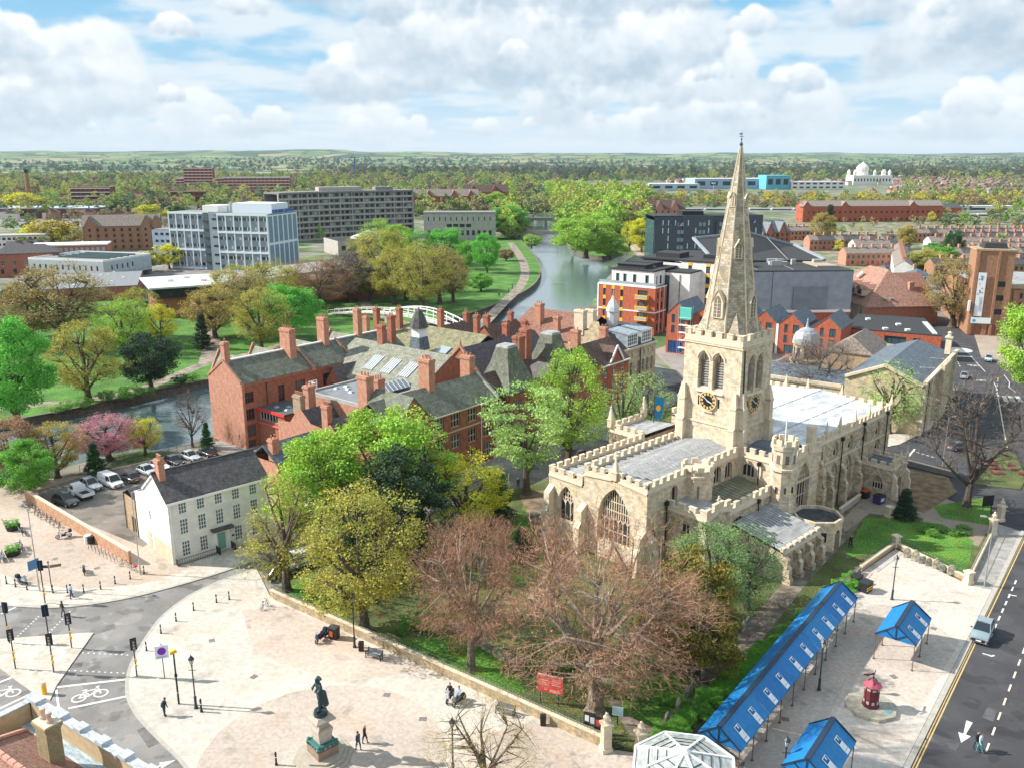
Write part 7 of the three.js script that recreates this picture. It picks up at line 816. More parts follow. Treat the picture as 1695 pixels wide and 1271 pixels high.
// ---------- distant woods and suburbs ----------
{
const r=rnd(99),far=SP.mid.map((s,i)=>growTree({seed: 70+i,H: 12,R: 5.4,clear: .8,clusters: 20,leaves: 26,leaf: 1.3,clump: 1.9}).crown),mt=FOL([1,1,1]);
const pal={lush: [[.32,.47,.06],[.23,.39,.05],[.40,.46,.08],[.34,.36,.08]],mixed: [[.20,.32,.07],[.29,.38,.09],[.12,.18,.08],[.38,.38,.11],[.26,.21,.11]],dark: [[.075,.12,.06],[.11,.155,.07],[.15,.15,.08],[.09,.135,.09]],gold: [[.52,.46,.04],[.33,.33,.10],[.32,.22,.10],[.20,.28,.08]]};
const wood=(name,label,n,p,place,s0=.8,s1=1.5)=>{const lists=[[],[],[]];for (let i=0;i < n;i++) {const q=place(r());if (!q) continue;lists[i % 3].push([q,s0+r()*(s1-s0),pal[p][(r()*pal[p].length) | 0],r()]);} const g=new THREE.Group();g.name=name;scene.add(g);tag(g,label,'woodland',undefined,'stuff');lists.forEach((l,k)=>{const im=new THREE.InstancedMesh(far[k],mt,l.length),d=new THREE.Object3D(),c=new THREE.Color();l.forEach(([q,s,col,t],i)=>{d.position.set(q[0],q[2]||0,q[1]);d.rotation.y=t*6;d.scale.set(s,s*(.75+.5*t),s);d.updateMatrix();im.setMatrixAt(i,d.matrix);const b=.8+t*.45;im.setColorAt(i,c.setRGB(col[0]*b,col[1]*b,col[2]*b));});im.name='tree_mass';im.userData.kind='stuff';g.add(shade(im));});};
const span=(z0,z1,u0,u1)=>()=>{const t=r(),z=z0+(z1-z0)*t,u=u0+(u1-u0)*r();return [-z*(u-847.5)/1497,z];};   // between two bearings from the town
wood('riverside_wood','lush lime-green wood lining the river beyond the bridges',620,'lush',()=>{const q=span(-590,-1250,840,1075)();const c=q[1] > -1300?Math.abs(q[0]-(18+(q[1]+590) * -.01)) : 99;return c < 20?null : q;},.9,1.7);
wood('riverside_wood','green trees on the left bank before the railway bridge',60,'lush',span(-560,-700,838,858),.8,1.3);
wood('railway_embankment_trees','golden scrub trees along the railway embankment',420,'gold',span(-900,-1150,1075,1760),.5,1.1);
wood('distant_wood','dark belt of woodland below the hills',1500,'dark',span(-2100,-3000,560,1800),.9,2.2);wood('distant_wood','mixed green woodland in front of the dark belt',1500,'mixed',span(-1900,-3000,500,1800),.7,1.7);
wood('distant_wood','mixed trees among the suburbs to the left',2300,'mixed',span(-760,-2500,-60,900),.7,1.6);
wood('distant_wood','scattered hedgerow trees on the far hills',2600,'dark',()=>{const q=span(-3000,-6500,-100,1800)();q[2]=sstep(2300,9200,-q[1])*70;return q;},.9,1.7);
wood('distant_wood','trees among the houses right of the spire',260,'mixed',span(-640,-1900,1500,1760),.6,1.2);
wood('town_trees','small trees dotted among the town streets',90,'mixed',span(-470,-760,0,560),.5,1.0);wood('town_trees','small garden trees among the terraces',70,'gold',span(-400,-760,1400,1740),.35,.7);
// houses
const hs=gb(),W=(wall,roof)=>{const g=gb().box(-4,0,-4,4,5.4,4),n1=g.p.length/3;g.quad([-4.3,5.2,4.4],[4.3,5.2,4.4],[4.3,8,0],[-4.3,8,0]).quad([-4.3,5.2,-4.4],[4.3,5.2,-4.4],[4.3,8,0],[-4.3,8,0]).tri([-4,5.4,-4],[-4,5.4,4],[-4,8,0]).tri([4,5.4,-4],[4,5.4,4],[4,8,0]).bc(2.5,7,0,1,2.2,.8);const ge=g.geo(),c=new Float32Array(ge.attributes.position.count*3);for (let i=0;i < c.length/3;i++) c.set(i < n1?wall : roof,i*3);ge.setAttribute('color',new THREE.BufferAttribute(c,3));return ge;};
const lists=[W([.40,.24,.17],[.15,.10,.085]),W([.66,.6,.52],[.2,.17,.15]),W([.32,.17,.12],[.2,.12,.095])],spots=[[],[],[]];const hp=(n,z0,z1,u0,u1)=>{for (let i=0;i < n;i++) spots[i % 3].push([...span(z0,z1,u0,u1)(),r()]);};hp(1000,-800,-2300,-40,880);hp(420,-1250,-2100,1480,1760);hp(120,-720,-900,-40,640);hp(160,-1700,-2300,1100,1500);
const g=new THREE.Group();g.name='distant_houses';scene.add(g);tag(g,'mass of small distant suburban houses','houses',undefined,'stuff');spots.forEach((l,k)=>{const im=new THREE.InstancedMesh(lists[k],mat([1,1,1],{vc: 1}),l.length),d=new THREE.Object3D();l.forEach(([x,z,t],i)=>{d.position.set(x,0,z);d.rotation.y=(t < .5?.2 : 1.7)+t*.3;d.scale.setScalar(.8+t*.5);d.updateMatrix();im.setMatrixAt(i,d.matrix);});im.name='house_mass';im.userData.kind='stuff';g.add(shade(im));});
// terraces right of the church: every house its own
const proto=(wall,roof,n)=>{const B=new Building('terrace_house','x','house',[0,0],90,'terraced houses');B.box(0,-8,5,0,0,5.6,wall);B.wall([0,-8],[0,0],5.5,[[0,5.6],[4,8.2],[8,5.6]],[],wall);B.wall([5,0],[5,-8],5.5,[[0,5.6],[4,8.2],[8,5.6]],[],wall);B.gable(0,-8,5,0,5.6,8.2,roof,'x',.02);B.chimney(4.7,-4,7.6,9.8,.9,1.3,MT.brickPink,0);for (const [x,y] of [[1.2,3.4],[3.6,3.4],[3.4,.8]]) B.pane([0,0],[5,0],x,y,1,1.5);B.pane([0,0],[5,0],1.2,0,.9,2.1,MT.red,.05,'door');B.done();return B.g;};
const ps=[proto(MT.brickPink,MT.tileGrey),proto(MT.white,MT.tileGrey),proto(MT.brickTan,MT.slate)];const firsts=new Set();const put=(k,p,turn,label)=>{const s=ps[k];if (!firsts.has(k)) {firsts.add(k);s.position.set(p[0],0,p[1]);s.rotation.y=turn;s.userData.label=label;} else dup(s,p,turn,label);};
const rowOf=(o,turn,n,kf,desc)=>{for (let i=0;i < n;i++) put(kf(i),[o[0]+Math.cos(turn)*5.05*i,o[1]-Math.sin(turn)*5.05*i],turn,`${ordinal(i)} house ${desc}`);};
rowOf([168.18,-366.09],TH(22),18,i=>1,'from the near end of the white terrace beside the side street');
rowOf([160.26,-421.45],TH(84),5,i=>0,'from the left in the short brick row left of the side street');rowOf([166.2,-492.42],TH(84),8,i=>i % 3?2 : 0,'from the left in the brown row behind the black roof');
rowOf([180.07,-373.67],TH(86),9,i=>2,'from the left in the nearest grey row behind the brick stair tower');rowOf([206.67,-421.45],TH(86),11,i=>i % 2?0 : 2,'from the left in the second row behind the brick stair tower');rowOf([229.2,-482.7],TH(86),16,i=>i % 4?0 : 1,'from the left in the third row behind the brick stair tower');rowOf([240.64,-539.34],TH(86),19,i=>i % 3?0 : 2,'from the left in the farthest row below the railway');rowOf([160.4,-555.58],TH(84),6,i=>0,'from the left in the row below the red railway building');rowOf([204.49,-394.02],TH(86),8,i=>i % 2?2 : 0,'from the left in the row between first and second behind the stair tower');rowOf([237.29,-450.06],TH(86),8,i=>0,'from the left in the short row above the second terrace at right');rowOf([255.53,-513.04],TH(86),14,i=>i % 3?2 : 1,'from the left in the row just below the farthest terrace');rowOf([180.87,-464.35],TH(84),4,i=>1,'from the left in the white row beside the side street');rowOf([-260.49,-452.85],TH(74),4,i=>2,'from the left in the row at the left edge by the yellow trees');
}

// ---------- street furniture, vehicles, people ----------
const C=(hex,o={})=>mat(new THREE.Color(hex).toArray(),{rough: .5,...o});
{// market canopies
const blue=mat([.005,.225,.62],{rough: .55}),blues=[[.005,.22,.60],[.012,.25,.60],[.005,.20,.55]].map(c=>mat(c,{rough: .6,map: 'plain',size: 3,bump: ['grain',.03],bumpSize: 3})),navy=mat([.012,.03,.06],{rough: .6}),post=mat([.16,.10,.06],{rough: .7});
const canopy=(o,th,L,n,label)=>{const W=3.95,e=2.9,k=4.4,g=thing('market_canopy',label,'canopy',o,TH(th),'blue market canopies'),s=L/n,sl=(k-e)/(W/2);
for (let i=0;i < n;i++) {const a=i*s,b=a+s-.04;for (const sd of [0,1]) {const z0=sd?W : 0,b2=gb(),N=6;for (let j=0;j < N;j++) {const t=j/N,t2=(j+1)/N,sag=q=>-.07*Math.sin(q*Math.PI);b2.quad([a,e+(k-e)*t+sag(t),z0+(W/2-z0)*t],[b,e+(k-e)*t+sag(t),z0+(W/2-z0)*t],[b,e+(k-e)*t2+sag(t2),z0+(W/2-z0)*t2],[a,e+(k-e)*t2+sag(t2),z0+(W/2-z0)*t2]);} b2.quad([a,e,z0],[b,e,z0],[b,e-.16,z0],[a,e-.16,z0]);b2.mesh('canvas_panel',blues[(i+sd) % 3],g);}
gb().box(a,k-.05,W/2-.22,b,k+.05,W/2+.22).mesh('ridge_cover',navy,g);
for (const u of [.27,.73]) {const m=new THREE.Matrix4().makeTranslation(a+u*s,e+.66*sl-.03,W-.66).multiply(new THREE.Matrix4().makeRotationX(Math.atan(sl))),lg=gb(m).box(-.36,0,-.75,.36,.035,.75).mesh('logo_panel',MT.whiteTrim,g);gb(m).box(-.29,.035,-.68,.29,.045,-.18).mesh('logo_square',mat([.01,.12,.30]),lg);gb(m).box(-.02,.045,-.68,.1,.052,-.4).mesh('logo_mark',MT.whiteTrim,lg);for (const q of [-.15,.05,.2]) gb(m).box(q,.036,0,q+.05,.042,.34).mesh('logo_line',mat([.6,.62,.66]),lg);gb(m).box(-.3,.036,.42,.3,.042,.48).mesh('logo_line',mat([.3,.32,.36]),lg);}}
for (const x of [0,L]) {gb().tri([x,e-.05,.1],[x,e-.05,W-.1],[x,k-.1,W/2]).mesh('gable_canvas',blues[0],g);for (const [p,q] of [[[x,e,0],[x,k,W/2]],[[x,e,W],[x,k,W/2]],[[x,e,W/2],[x,k,W/2]],[[x,e,W*.5],[x,e+.72,W*.25]],[[x,e,W*.5],[x,e+.72,W*.75]]]) gb().bar(p,q,.1,.12).mesh('strut',navy,g);}
for (let i=0;i <= n*2;i++) for (const z of [.12,W-.12]) {const x=Math.min(L-.1,Math.max(.1,i*s/2)),p=gb().rod([x,0,z],[x,e,z],.045,.045,6).lathe([[.16,0],[.16,.05],[.06,.09],[.06,.25]],6,x,z).lathe([[.05,1.2],[.075,1.25],[.05,1.3]],6,x,z).mesh('post',post,g);void p;} return g;};
canopy([15.6,-64.4],37,32.4,5,'long blue canopy with ten white logo panels beside the churchyard');canopy([37.22,-80.52],37,6.6,1,'small blue canopy with two logos near the parked grey car');canopy([21.6,-60.4],37,6.6,1,'blue canopy at the bottom edge beside the street');
}
const lampPost=(p,h,label)=>{const g=thing('lamp_post',label,'street lamp',p,0,'dark iron lantern posts');gb().lathe([[.2,0],[.2,.15],[.13,.25],[.13,1.1],[.16,1.15],[.075,1.3],[.06,h-1.2],[.09,h-1.15],[.05,h-.95]],8).box(-.35,h-1.6,-.02,.35,h-1.56,.02).mesh('post',MT.ironBlue,g);const l=gb().lathe([[.1,h-.95],[.24,h-.45]],6).mesh('lantern_glass',mat([.62,.62,.55],{rough: .2}),g);gb().lathe([[.3,h-.46],[.3,h-.4],[.1,h-.15],[.05,h-.05],[0,h+.1]],6).mesh('lantern_cap',MT.ironBlue,l);for (let i=0;i < 6;i++) gb().bar([.1*Math.cos(i*1.047),h-.95,.1*Math.sin(i*1.047)],[.24*Math.cos(i*1.047),h-.45,.24*Math.sin(i*1.047)],.03,.03).mesh('glazing_bar',MT.ironBlue,l);return g;};
for (const [p,h,l] of [[[-29.7,-72.08],5.6,'dark lantern post on the square beside the traffic signal'],[[44.52,-93.03],5.7,'lantern post on the market paving behind small canopy'],[[29.84,-74.97],5.6,'lantern post between the long canopy and maroon kiosk'],[[-16.64,-82.68],7.8,'tall lantern post beside the churchyard wall bench'],[[-4.93,-62.77],5.6,'lantern post at the bottom edge beside the leafless tree'],[[22.4,-61.74],4.6,'lantern post at the bottom edge beside blue canopy']]) lampPost(p,h,l);
const mast=(p,h,arm,label)=>{const g=thing('street_light',label,'street light',p,arm,'steel street lights');gb().rod([0,0,0],[0,1.6,0],.11,.11,8).rod([0,1.6,0],[0,h,0],.075,.05,8).mesh('column',MT.steel,g);gb().bar([0,h,0],[1.1,h+.12,0],.07,.07).mesh('arm',MT.steel,g);gb().box(.8,h+.05,-.14,1.5,h+.2,.14,.03).mesh('lamp_head',MT.steel,g);return g;};
mast([-56.43,-95.1],10.8,2.6,'tall steel street light on the forecourt with blue sign');mast([-46.19,-99.49],10.8,.6,'steel street light at the end of the orange brick wall');mast([57.07,-96.32],8.8,2.8,'steel street light on pavement near the parked grey car');mast([72.23,-138.71],8.5,.4,'steel street light beside the bare tree and junction');mast([3.73,-246.55],9,2.9,'street light on the near river bank behind brown roofs');
{const S=scene.children.find(o=>o.name==='street_light');gb().box(-.1,3.0,-1.0,-.04,4.2,.35).mesh('sign_plate',C('#4a7fa8'),S);}
// bollards
{const b=thing('bollard','x','bollard',[-46.92,-98.2],0,'black bollards along the kerbs');gb().lathe([[.11,0],[.11,.12],[.075,.16],[.07,.85],[.095,.9],[.06,.98],[.07,1.05],[0,1.1]],8).mesh('shaft',MT.iron,b);gb().lathe([[.076,.62],[.076,.7]],8).mesh('band',MT.whiteTrim,b);b.userData.label='first bollard from the white house end of the forecourt kerb';[[-48.22,-96.94],[-49.35,-95.55],[-51.02,-94.8],[-52.89,-94.65],[-54.61,-94.65],[-58.1,-95.4],[-59.9,-96.16],[-61.42,-96.94]].forEach((p,i)=>dup(b,p,0,`${ordinal(i + 1)} bollard from the white house end of the forecourt kerb`));dup(b,[-45.81,-99.65],0,'bollard standing against the steel street light by bicycles');[[-33.14,-93.03],[-34.39,-92.3],[-36.41,-90.48],[-37.51,-88.05],[-38.2,-85.48],[-38.36,-81.98]].forEach((p,i)=>dup(b,p,0,`${ordinal(i)} bollard along the curved kerb of the square from the top`));dup(b,[-29.0,-71.52],0,'bollard beside the lantern post on the square',undefined,1.3);dup(b,[-20.08,-64.12],0,'bollard left of the statue at the bottom edge',undefined,1.2);}
// traffic signals
{const sig=(p,h,heads,label,turn=.4)=>{const g=thing('traffic_signal',label,'traffic light',p,turn,'traffic signals at the junction');gb().rod([0,0,0],[0,h,0],.065,.06,8).mesh('pole',MT.ironBlue,g);for (const y of [1.1,1.7]) gb().box(-.02,y,.04,.16,y+.3,.24).mesh('push_button_box',MT.yellow,g);for (const [y,a] of heads) {const o=new THREE.Group();o.name='signal_head';o.position.set(0,y,0);o.rotation.y=a;g.add(o);gb().box(-.2,0,.08,.2,1.05,.3).mesh('housing',MT.dark,o);gb().box(-.3,-.12,.06,.3,1.17,.09).mesh('backing_board',mat([.012,.02,.05]),o);for (const [k,c] of [[.82,[.55,.35,.33]],[.52,[.6,.5,.4]],[.2,[.5,.6,.62]]]) {gb().at(0,k,.3,0,1,0,Math.PI/2).lathe([[0,.02],[.11,.01],[.11,.14]],10).mesh('lens',mat(c,{rough: .3}),o);}} return g;};
sig([-50.3,-78.67],4.2,[[3.3,.2]],'signal at the left tip of the traffic island',.3);sig([-46.07,-78.0],7.4,[[3.2,0],[6.3,3.2]],'tall signal with two heads on the traffic island');sig([-46.5,-82.57],3.9,[[2.9,.1]],'short signal near the point of the traffic island');sig([-37.44,-77.33],4.1,[[3.1,.2]],'signal on the square kerb facing the cycle box');sig([-54.26,-92.16],5.2,[[4.2,2.9]],'signal on the forecourt kerb beside the fingerpost');sig([-53.6,-83.52],4.6,[[3.6,2.6]],'signal at the left edge of the frame behind the island tip');}
{const P=thing('parking_sign','purple disc sign board on thin pole on the square','sign',[-34.51,-76.91],.35);gb().rod([0,0,0],[0,3.9,0],.05,.05,6).mesh('pole',MT.ironBlue,P);gb().box(-.62,2.3,.05,.62,3.7,.1).mesh('board',mat([.70,.75,.84]),P);gb().at(0,3.1,.1,0,1,0,Math.PI/2).lathe([[0,.03],[.4,.03],[.4,0]],20).mesh('disc',mat([.22,.03,.48]),P);for (const y of [2.42,2.52]) gb().box(-.45,y,.1,.45,y+.05,.12).mesh('print_line',mat([.35,.45,.6]),P);
const Y=thing('camera_pole','black pole with yellow camera box on the square','camera pole',[-31.56,-72.74]);gb().rod([0,0,0],[0,5.4,0],.1,.08,8).lathe([[.12,2.9],[.16,3.0],[.12,3.2]],8).mesh('pole',MT.iron,Y);gb().lathe([[.105,1.2],[.105,1.35]],8).mesh('band',C('#b8c455'),Y);gb().at(0,5.4,0,.6,1,.2).box(-.3,0,-.16,.3,.3,.16).mesh('camera_box',MT.yellow,Y);
const D=thing('fingerpost','dark fingerpost with two brown arms on the forecourt','signpost',[-55.14,-95.4],.2);gb().rod([0,0,0],[0,3.5,0],.06,.05,8).lathe([[0,3.45],[.16,3.6],[0,3.78]],8).mesh('post',MT.ironBlue,D);for (const [a,c] of [[2.9,[.06,.05,.04]],[.2,[.20,.16,.10]]]) gb().at(0,3.0,0,a).box(.1,-.16,-.03,1.35,.2,.03).mesh('arm',mat(c),D);
const I=thing('island_bollard','yellow lit keep-left bollard on the traffic island','bollard',[-45.13,-74.38]);gb().lathe([[.2,0],[.24,.1],[.24,.95],[.2,1.05],[0,1.05]],8).mesh('shell',mat([.85,.48,.03]),I);gb().lathe([[.23,1.05],[.23,1.3],[0,1.32]],8).mesh('cap',C('#d9cfb0'),I);}
// statue
const BODY=(bones,res=44,size=1.1,tint=true)=>{const mc=new MarchingCubes(res,new THREE.MeshStandardMaterial(),false,false,60000);mc.isolation=0;const V=THREE.Vector3,bs=bones.map(b=>({...b,A: new V(...b.a),B: new V(...b.b)})),p=new V(),half=res/2;const dist=(b,p)=>{const ab=b.B.clone().sub(b.A),t=clamp(p.clone().sub(b.A).dot(ab)/(ab.lengthSq()||1));const q=p.clone().sub(b.A.clone().addScaledVector(ab,t));if (b.f) q.z /= b.f;return q.length()-(b.r+(b.s-b.r)*t);};const k=.05;
for (let z=0;z < res;z++) for (let y=0;y < res;y++) for (let x=0;x < res;x++) {p.set((x-half)/half*size,(y-half)/half*size+size*.9,(z-half)/half*size);let d=9;for (const b of bs) {const e=dist(b,p),h=clamp(.5+.5*(d-e)/k);d=d+(e-d)*h-k*h*(1-h);} mc.field[z*res*res+y*res+x]=-d;}
mc.update();const n=mc.count,ps=new Float32Array(n*3),cs=new Float32Array(n*3);for (let i=0;i < n;i++) {p.set(mc.positionArray[i*3]*size,mc.positionArray[i*3+1]*size+size*.9,mc.positionArray[i*3+2]*size);ps.set([p.x,p.y,p.z],i*3);let bd=9,bc=[1,1,1];for (const b of bs) {const e=dist(b,p);if (e < bd) {bd=e;bc=b.c;}} cs.set(bc,i*3);}
const fing=gb();for (const b of bones) if (b.hand) {const d=new V(...b.b).sub(new V(...b.a)).normalize(),s=new V(0,0,1).cross(d).normalize();for (let i=0;i < 5;i++) {const o=new V(...b.b).addScaledVector(s,(i-2)*.018).addScaledVector(d,.02),e=o.clone().addScaledVector(d,[.05,.08,.085,.08,.065][i]).addScaledVector(s,i?0 : -.03).add(new V(0,0,.015));fing.rod([o.x,o.y,o.z],[e.x,e.y,e.z],.01,.008,4);}}
const g1=new THREE.BufferGeometry();g1.setAttribute('position',new THREE.BufferAttribute(ps,3));smoothGeo(g1);g1.setAttribute('color',new THREE.BufferAttribute(cs,3));if (!fing.p.length) return g1;const g2=fing.geo();g2.deleteAttribute('uv');g2.setAttribute('color',new THREE.BufferAttribute(new Float32Array(g2.attributes.position.count*3).map((_,i)=>[.55,.36,.27][i % 3]),3));return mergeGeometries([g1,g2]);};
const figure=({coat,legs,hair=[.05,.03,.02],skin=[.55,.36,.27],shoe=[.02,.02,.02],stride=.18,arms=[.1,-.1],bend=0,sit=false,bag,long=0,reach=.34})=>{const c=coat,B=(a,b,r,s,c,o={})=>({a,b,r,s,c,...o}),q=(y,x,z)=>[x,y,z+bend*Math.max(0,y-.95)];const hip=.92,L=[];
L.push(B(q(hip,0,0),q(1.12,0,0),.15,.14,long?c : legs,{f: .75}),B(q(1.12,0,0),q(1.38,0,0),.15,.17,c,{f: .7}),B(q(1.4,-.15,0),q(1.4,.15,0),.075,.075,c),B(q(1.42,0,0),q(1.54,0,.01),.055,.055,skin),B(q(1.6,0,.02),q(1.66,0,.03),.085,.09,skin),B(q(1.67,0,-.01),q(1.7,0,-.015),.1,.1,hair),B(q(1.61,0,.115),q(1.6,0,.13),.016,.02,skin));
for (const s of [-1,1]) {const st=s*stride;if (sit) L.push(B([s*.1,.92,0],[s*.16,.86,.38],.095,.075,legs),B([s*.16,.86,.38],[s*.2,.48,.34],.07,.05,legs),B([s*.2,.46,.34],[s*.2,.44,.48],.045,.04,shoe));else L.push(B([s*.09,hip,0],[s*.1,.5,st*.7],.095,.07,legs),B([s*.1,.5,st*.7],[s*.1,.1,st],.068,.045,legs),B([s*.1,.05,st-.03],[s*.11,.04,st+.15],.045,.04,shoe));
const w=arms[s < 0?0 : 1],e=q(1.14,s*.27,w*.6-.02),hd=w > .3?q(1.12+(.34-reach),s*.12,reach) : q(.9,s*.28,w*1.3+.05);L.push(B(q(1.38,s*.2,0),e,.06,.048,c),B(e,hd,.046,.034,c),B(hd,[hd[0],hd[1]-.06,hd[2]+.02],.036,.036,skin,{hand: 1}));if (long) L.push(B(q(1.0,s*.08,-.02),[s*.13,.5,-.03+st*.3],.13,.11,c));}
if (bag) L.push(B(q(1.12,0,-.2),q(1.36,0,-.2),.13,.13,bag));return L;};
const skinMat=mat([1,1,1],{vc: 1,rough: .85});
const person=(p,turn,o,label,y=0)=>{const m=shade(new THREE.Mesh(BODY(figure(o)),skinMat));m.name=numbered('person');m.position.set(p[0],y,p[1]);m.rotation.y=turn;m.scale.setScalar(1.04);scene.add(m);return tag(m,label,'person');};
{
const p=[-16.3,-65.21],g=thing('statue_monument','bronze statue of standing man in tricorn hat on tall stone pedestal','statue',p,.72),gran=mat([.50,.45,.37],{map: 'plain',size: 2.5,bump: ['grain',.02]}),br=mat([.035,.065,.075],{rough: .45,metal: .5}),verd=mat([.05,.17,.16],{rough: .6,metal: .3,bump: ['grain',.03]}),oct=(r,y0,y1)=>gb().lathe([[r,y0],[r,y1],[0,y1]],8,0,0,Math.PI/8);
oct(2.6,0,.16).mesh('step',gran,g);oct(2.2,.16,.33).mesh('step',gran,g);oct(1.85,.33,.5).mesh('step',gran,g);gb().bc(0,.5,0,1.95,.75,1.95).mesh('plinth',mat([.34,.24,.18],{map: 'plain',size: 2}),g);gb().bc(0,1.25,0,1.7,.2,1.7).mesh('plinth_cap',gran,g);
gb().bc(0,1.45,0,1.75,.16,1.75).bc(0,1.6,0,1.95,.12,1.95,.05).mesh('bronze_collar',verd,g);for (const [x,z] of [[1,1],[1,-1],[-1,1],[-1,-1]]) gb().lathe([[.05,1.2],[.2,1.35],[.24,1.55],[.12,1.7],[.16,1.82],[0,1.9]],7,x*.86,z*.86).mesh('bronze_scroll',verd,g);for (let i=0;i < 4;i++) for (const t of [-.45,0,.45]) gb().at(0,0,0,i*Math.PI/2).lathe([[.02,1.3],[.1,1.4],[.05,1.55]],6,t,.92).mesh('bronze_swag',verd,g);
gb().bc(0,1.72,0,1.1,1.25,1.1,-.16).mesh('shaft',mat([.58,.51,.44],{map: 'plain',size: 2}),g);gb().bc(0,2.97,0,1.45,.16,1.45,.16).mesh('shaft_cap',gran,g);gb().bc(0,3.13,0,1.0,.55,1.0,.08).mesh('neck',gran,g);gb().bc(0,3.55,0,1.2,.25,1.2,-.32).bc(0,3.8,0,1.85,.12,1.85).box(-.92,3.92,-.92,.92,4.15,.92,.35).mesh('cornice',gran,g);gb().lathe([[.6,4.15],[.62,4.4],[.55,4.42],[.55,4.62],[0,4.62]],12).mesh('bronze_base',br,g);
const f=figure({coat: [1,1,1],legs: [1,1,1],long: 1,arms: [.31,.31],stride: .1,bend: .06,reach: .19}).map(b=>({...b,c: [1,1,1]}));f.push({a: [-.12,1.73,-.03],b: [.12,1.73,-.03],r: .06,s: .06,c: [1,1,1]},{a: [0,1.71,.0],b: [0,1.73,.13],r: .1,s: .05,c: [1,1,1]},{a: [-.16,1.0,-.1],b: [-.24,.42,-.14],r: .12,s: .14,c: [1,1,1]},{a: [.16,1.0,-.1],b: [.24,.42,-.14],r: .12,s: .14,c: [1,1,1]});const ge=BODY(f,60);ge.deleteAttribute('color');const me=shade(new THREE.Mesh(ge,br));me.name='bronze_figure';me.position.y=4.62;me.scale.set(2.0,1.74,2.0);me.rotation.y=-1.6;g.add(me);
}
{// maroon kiosk pillar
const g=thing('kiosk_pillar','maroon octagonal notice pillar with conical roof on stone plinth','kiosk',[33.67,-72.08],.3),mr=mat([.10,.012,.022],{rough: .5}),pk=mat([.36,.07,.10],{rough: .6}),st=mat([.52,.49,.41],{map: 'slabs',size: 4});gb().lathe([[2.35,0],[2.35,.32],[0,.32]],8,.1,0,Math.PI/8).mesh('plinth',st,g);gb().lathe([[.78,.32],[.78,.52],[.68,.56],[.66,2.42],[.75,2.48]],8).mesh('body',mr,g);gb().lathe([[.86,2.46],[.86,2.52],[.1,3.02],[0,3.02]],8).mesh('roof',pk,g);
for (let i=0;i < 8;i++) {const m=gb().at(0,0,0,-(i+.5)*Math.PI/4);m.box(.6,1.15,-.19,.65,2.0,.19).mesh('panel',mat([.16,.03,.035]),g);gb().at(0,0,0,-(i+.5)*Math.PI/4).box(.6,2.08,-.16,.648,2.3,.16).mesh('relief',mat([.52,.42,.42]),g);gb().at(0,0,0,-(i+.5)*Math.PI/4).at(0,0,0,-(i+.5)*Math.PI/4).box(.61,.68,-.12,.655,.98,.12).mesh('relief',mat([.52,.42,.42]),g);} gb().rod([0,3.0,0],[0,3.75,0],.05,.04,6).mesh('mast',mr,g);for (let i=0;i < 3;i++) gb().rod([0,3.35,0],[.5*Math.cos(i*2.1),2.75,.5*Math.sin(i*2.1)],.045,.045,5).mesh('strut',mr,g);for (const [a,y] of [[2.9,3.62],[3.3,3.72],[.7,3.5]]) gb().at(0,y,0,a).box(.05,-.06,-.03,.95,.07,.03).mesh('direction_arm',mr,g);gb().at(.9,.33,1.3,.4).box(-.4,0,-.25,.4,.02,.25).mesh('inset_plate',C('#6fa5a8'),g);
// glazed octagonal kiosk at the bottom edge
const k=thing('glass_kiosk','octagonal kiosk with white ribbed glass roof at bottom edge','kiosk',[13.4,-58.7],.2);gb().lathe([[3.6,0],[3.6,4.2]],8).mesh('wall',MT.glassPale,k);gb().lathe([[4.1,4.2],[.35,5.35]],8).mesh('glass_roof',mat([.52,.56,.55],{map: 'lead',size: 2.4,rough: .35}),k);for (let i=0;i < 8;i++) {const a=i*Math.PI/4,b=a+Math.PI/4;gb().bar([4.15*Math.cos(a),4.22,4.15*Math.sin(a)],[.3*Math.cos(a),5.42,.3*Math.sin(a)],.16,.12).mesh('rib',MT.whiteTrim,k);gb().bar([4.15*Math.cos(a),4.2,4.15*Math.sin(a)],[4.15*Math.cos(b),4.2,4.15*Math.sin(b)],.18,.2).mesh('eave_rail',C('#cfd6d6'),k);for (const t of [.3,.5,.7]) gb().bar([(4.1-3.75*t)*Math.cos(a),4.23+1.15*t,(4.1-3.75*t)*Math.sin(a)],[(4.1-3.75*t)*Math.cos(b),4.23+1.15*t,(4.1-3.75*t)*Math.sin(b)],.05,.05).mesh('glazing_bar',MT.iron,k);gb().box(3.3*Math.cos(a)-.1,0,3.3*Math.sin(a)-.1,3.3*Math.cos(a)+.1,4.2,3.3*Math.sin(a)+.1).mesh('post',MT.whiteTrim,k);} gb().lathe([[.45,5.3],[.45,5.5],[.2,5.75],[0,5.8]],10).mesh('finial',MT.whiteTrim,k);
}
// churchyard walls, railings, piers
function wallRun(name,pts,h,w,m,cm,label,rail,slab=1.2) {const g=thing(name,label,'wall');pts.slice(1).forEach((p1,i)=>{const p0=pts[i],{L,m: M}=wallFrame(p0,p1),n=Math.max(1,Math.round(L/slab));gb(M).box(0,0,-w,L,h,0).mesh('wall_face',m,g);for (let k=0;k < n;k++) gb(M).box(k*L/n+.01,h,-w-.06,(k+1)*L/n-.01,h+.13,.06).mesh('coping_slab',cm,g);if (rail) {const r=gb(M);for (const y of [h+.3,h+rail]) r.box(0,y,-w/2-.02,L,y+.04,-w/2+.02);const q=Math.round(L/.35);for (let k=0;k <= q;k++) r.box(k*L/q-.01,h,-w/2-.01,k*L/q+.01,h+rail+.12,-w/2+.01);r.mesh('railing',mat([.03,.06,.05],{rough: .6}),g);}});return g;}
const wst=mat([.56,.44,.28],{map: 'ashlar',size: 6,bump: ['ashlar',.03]});
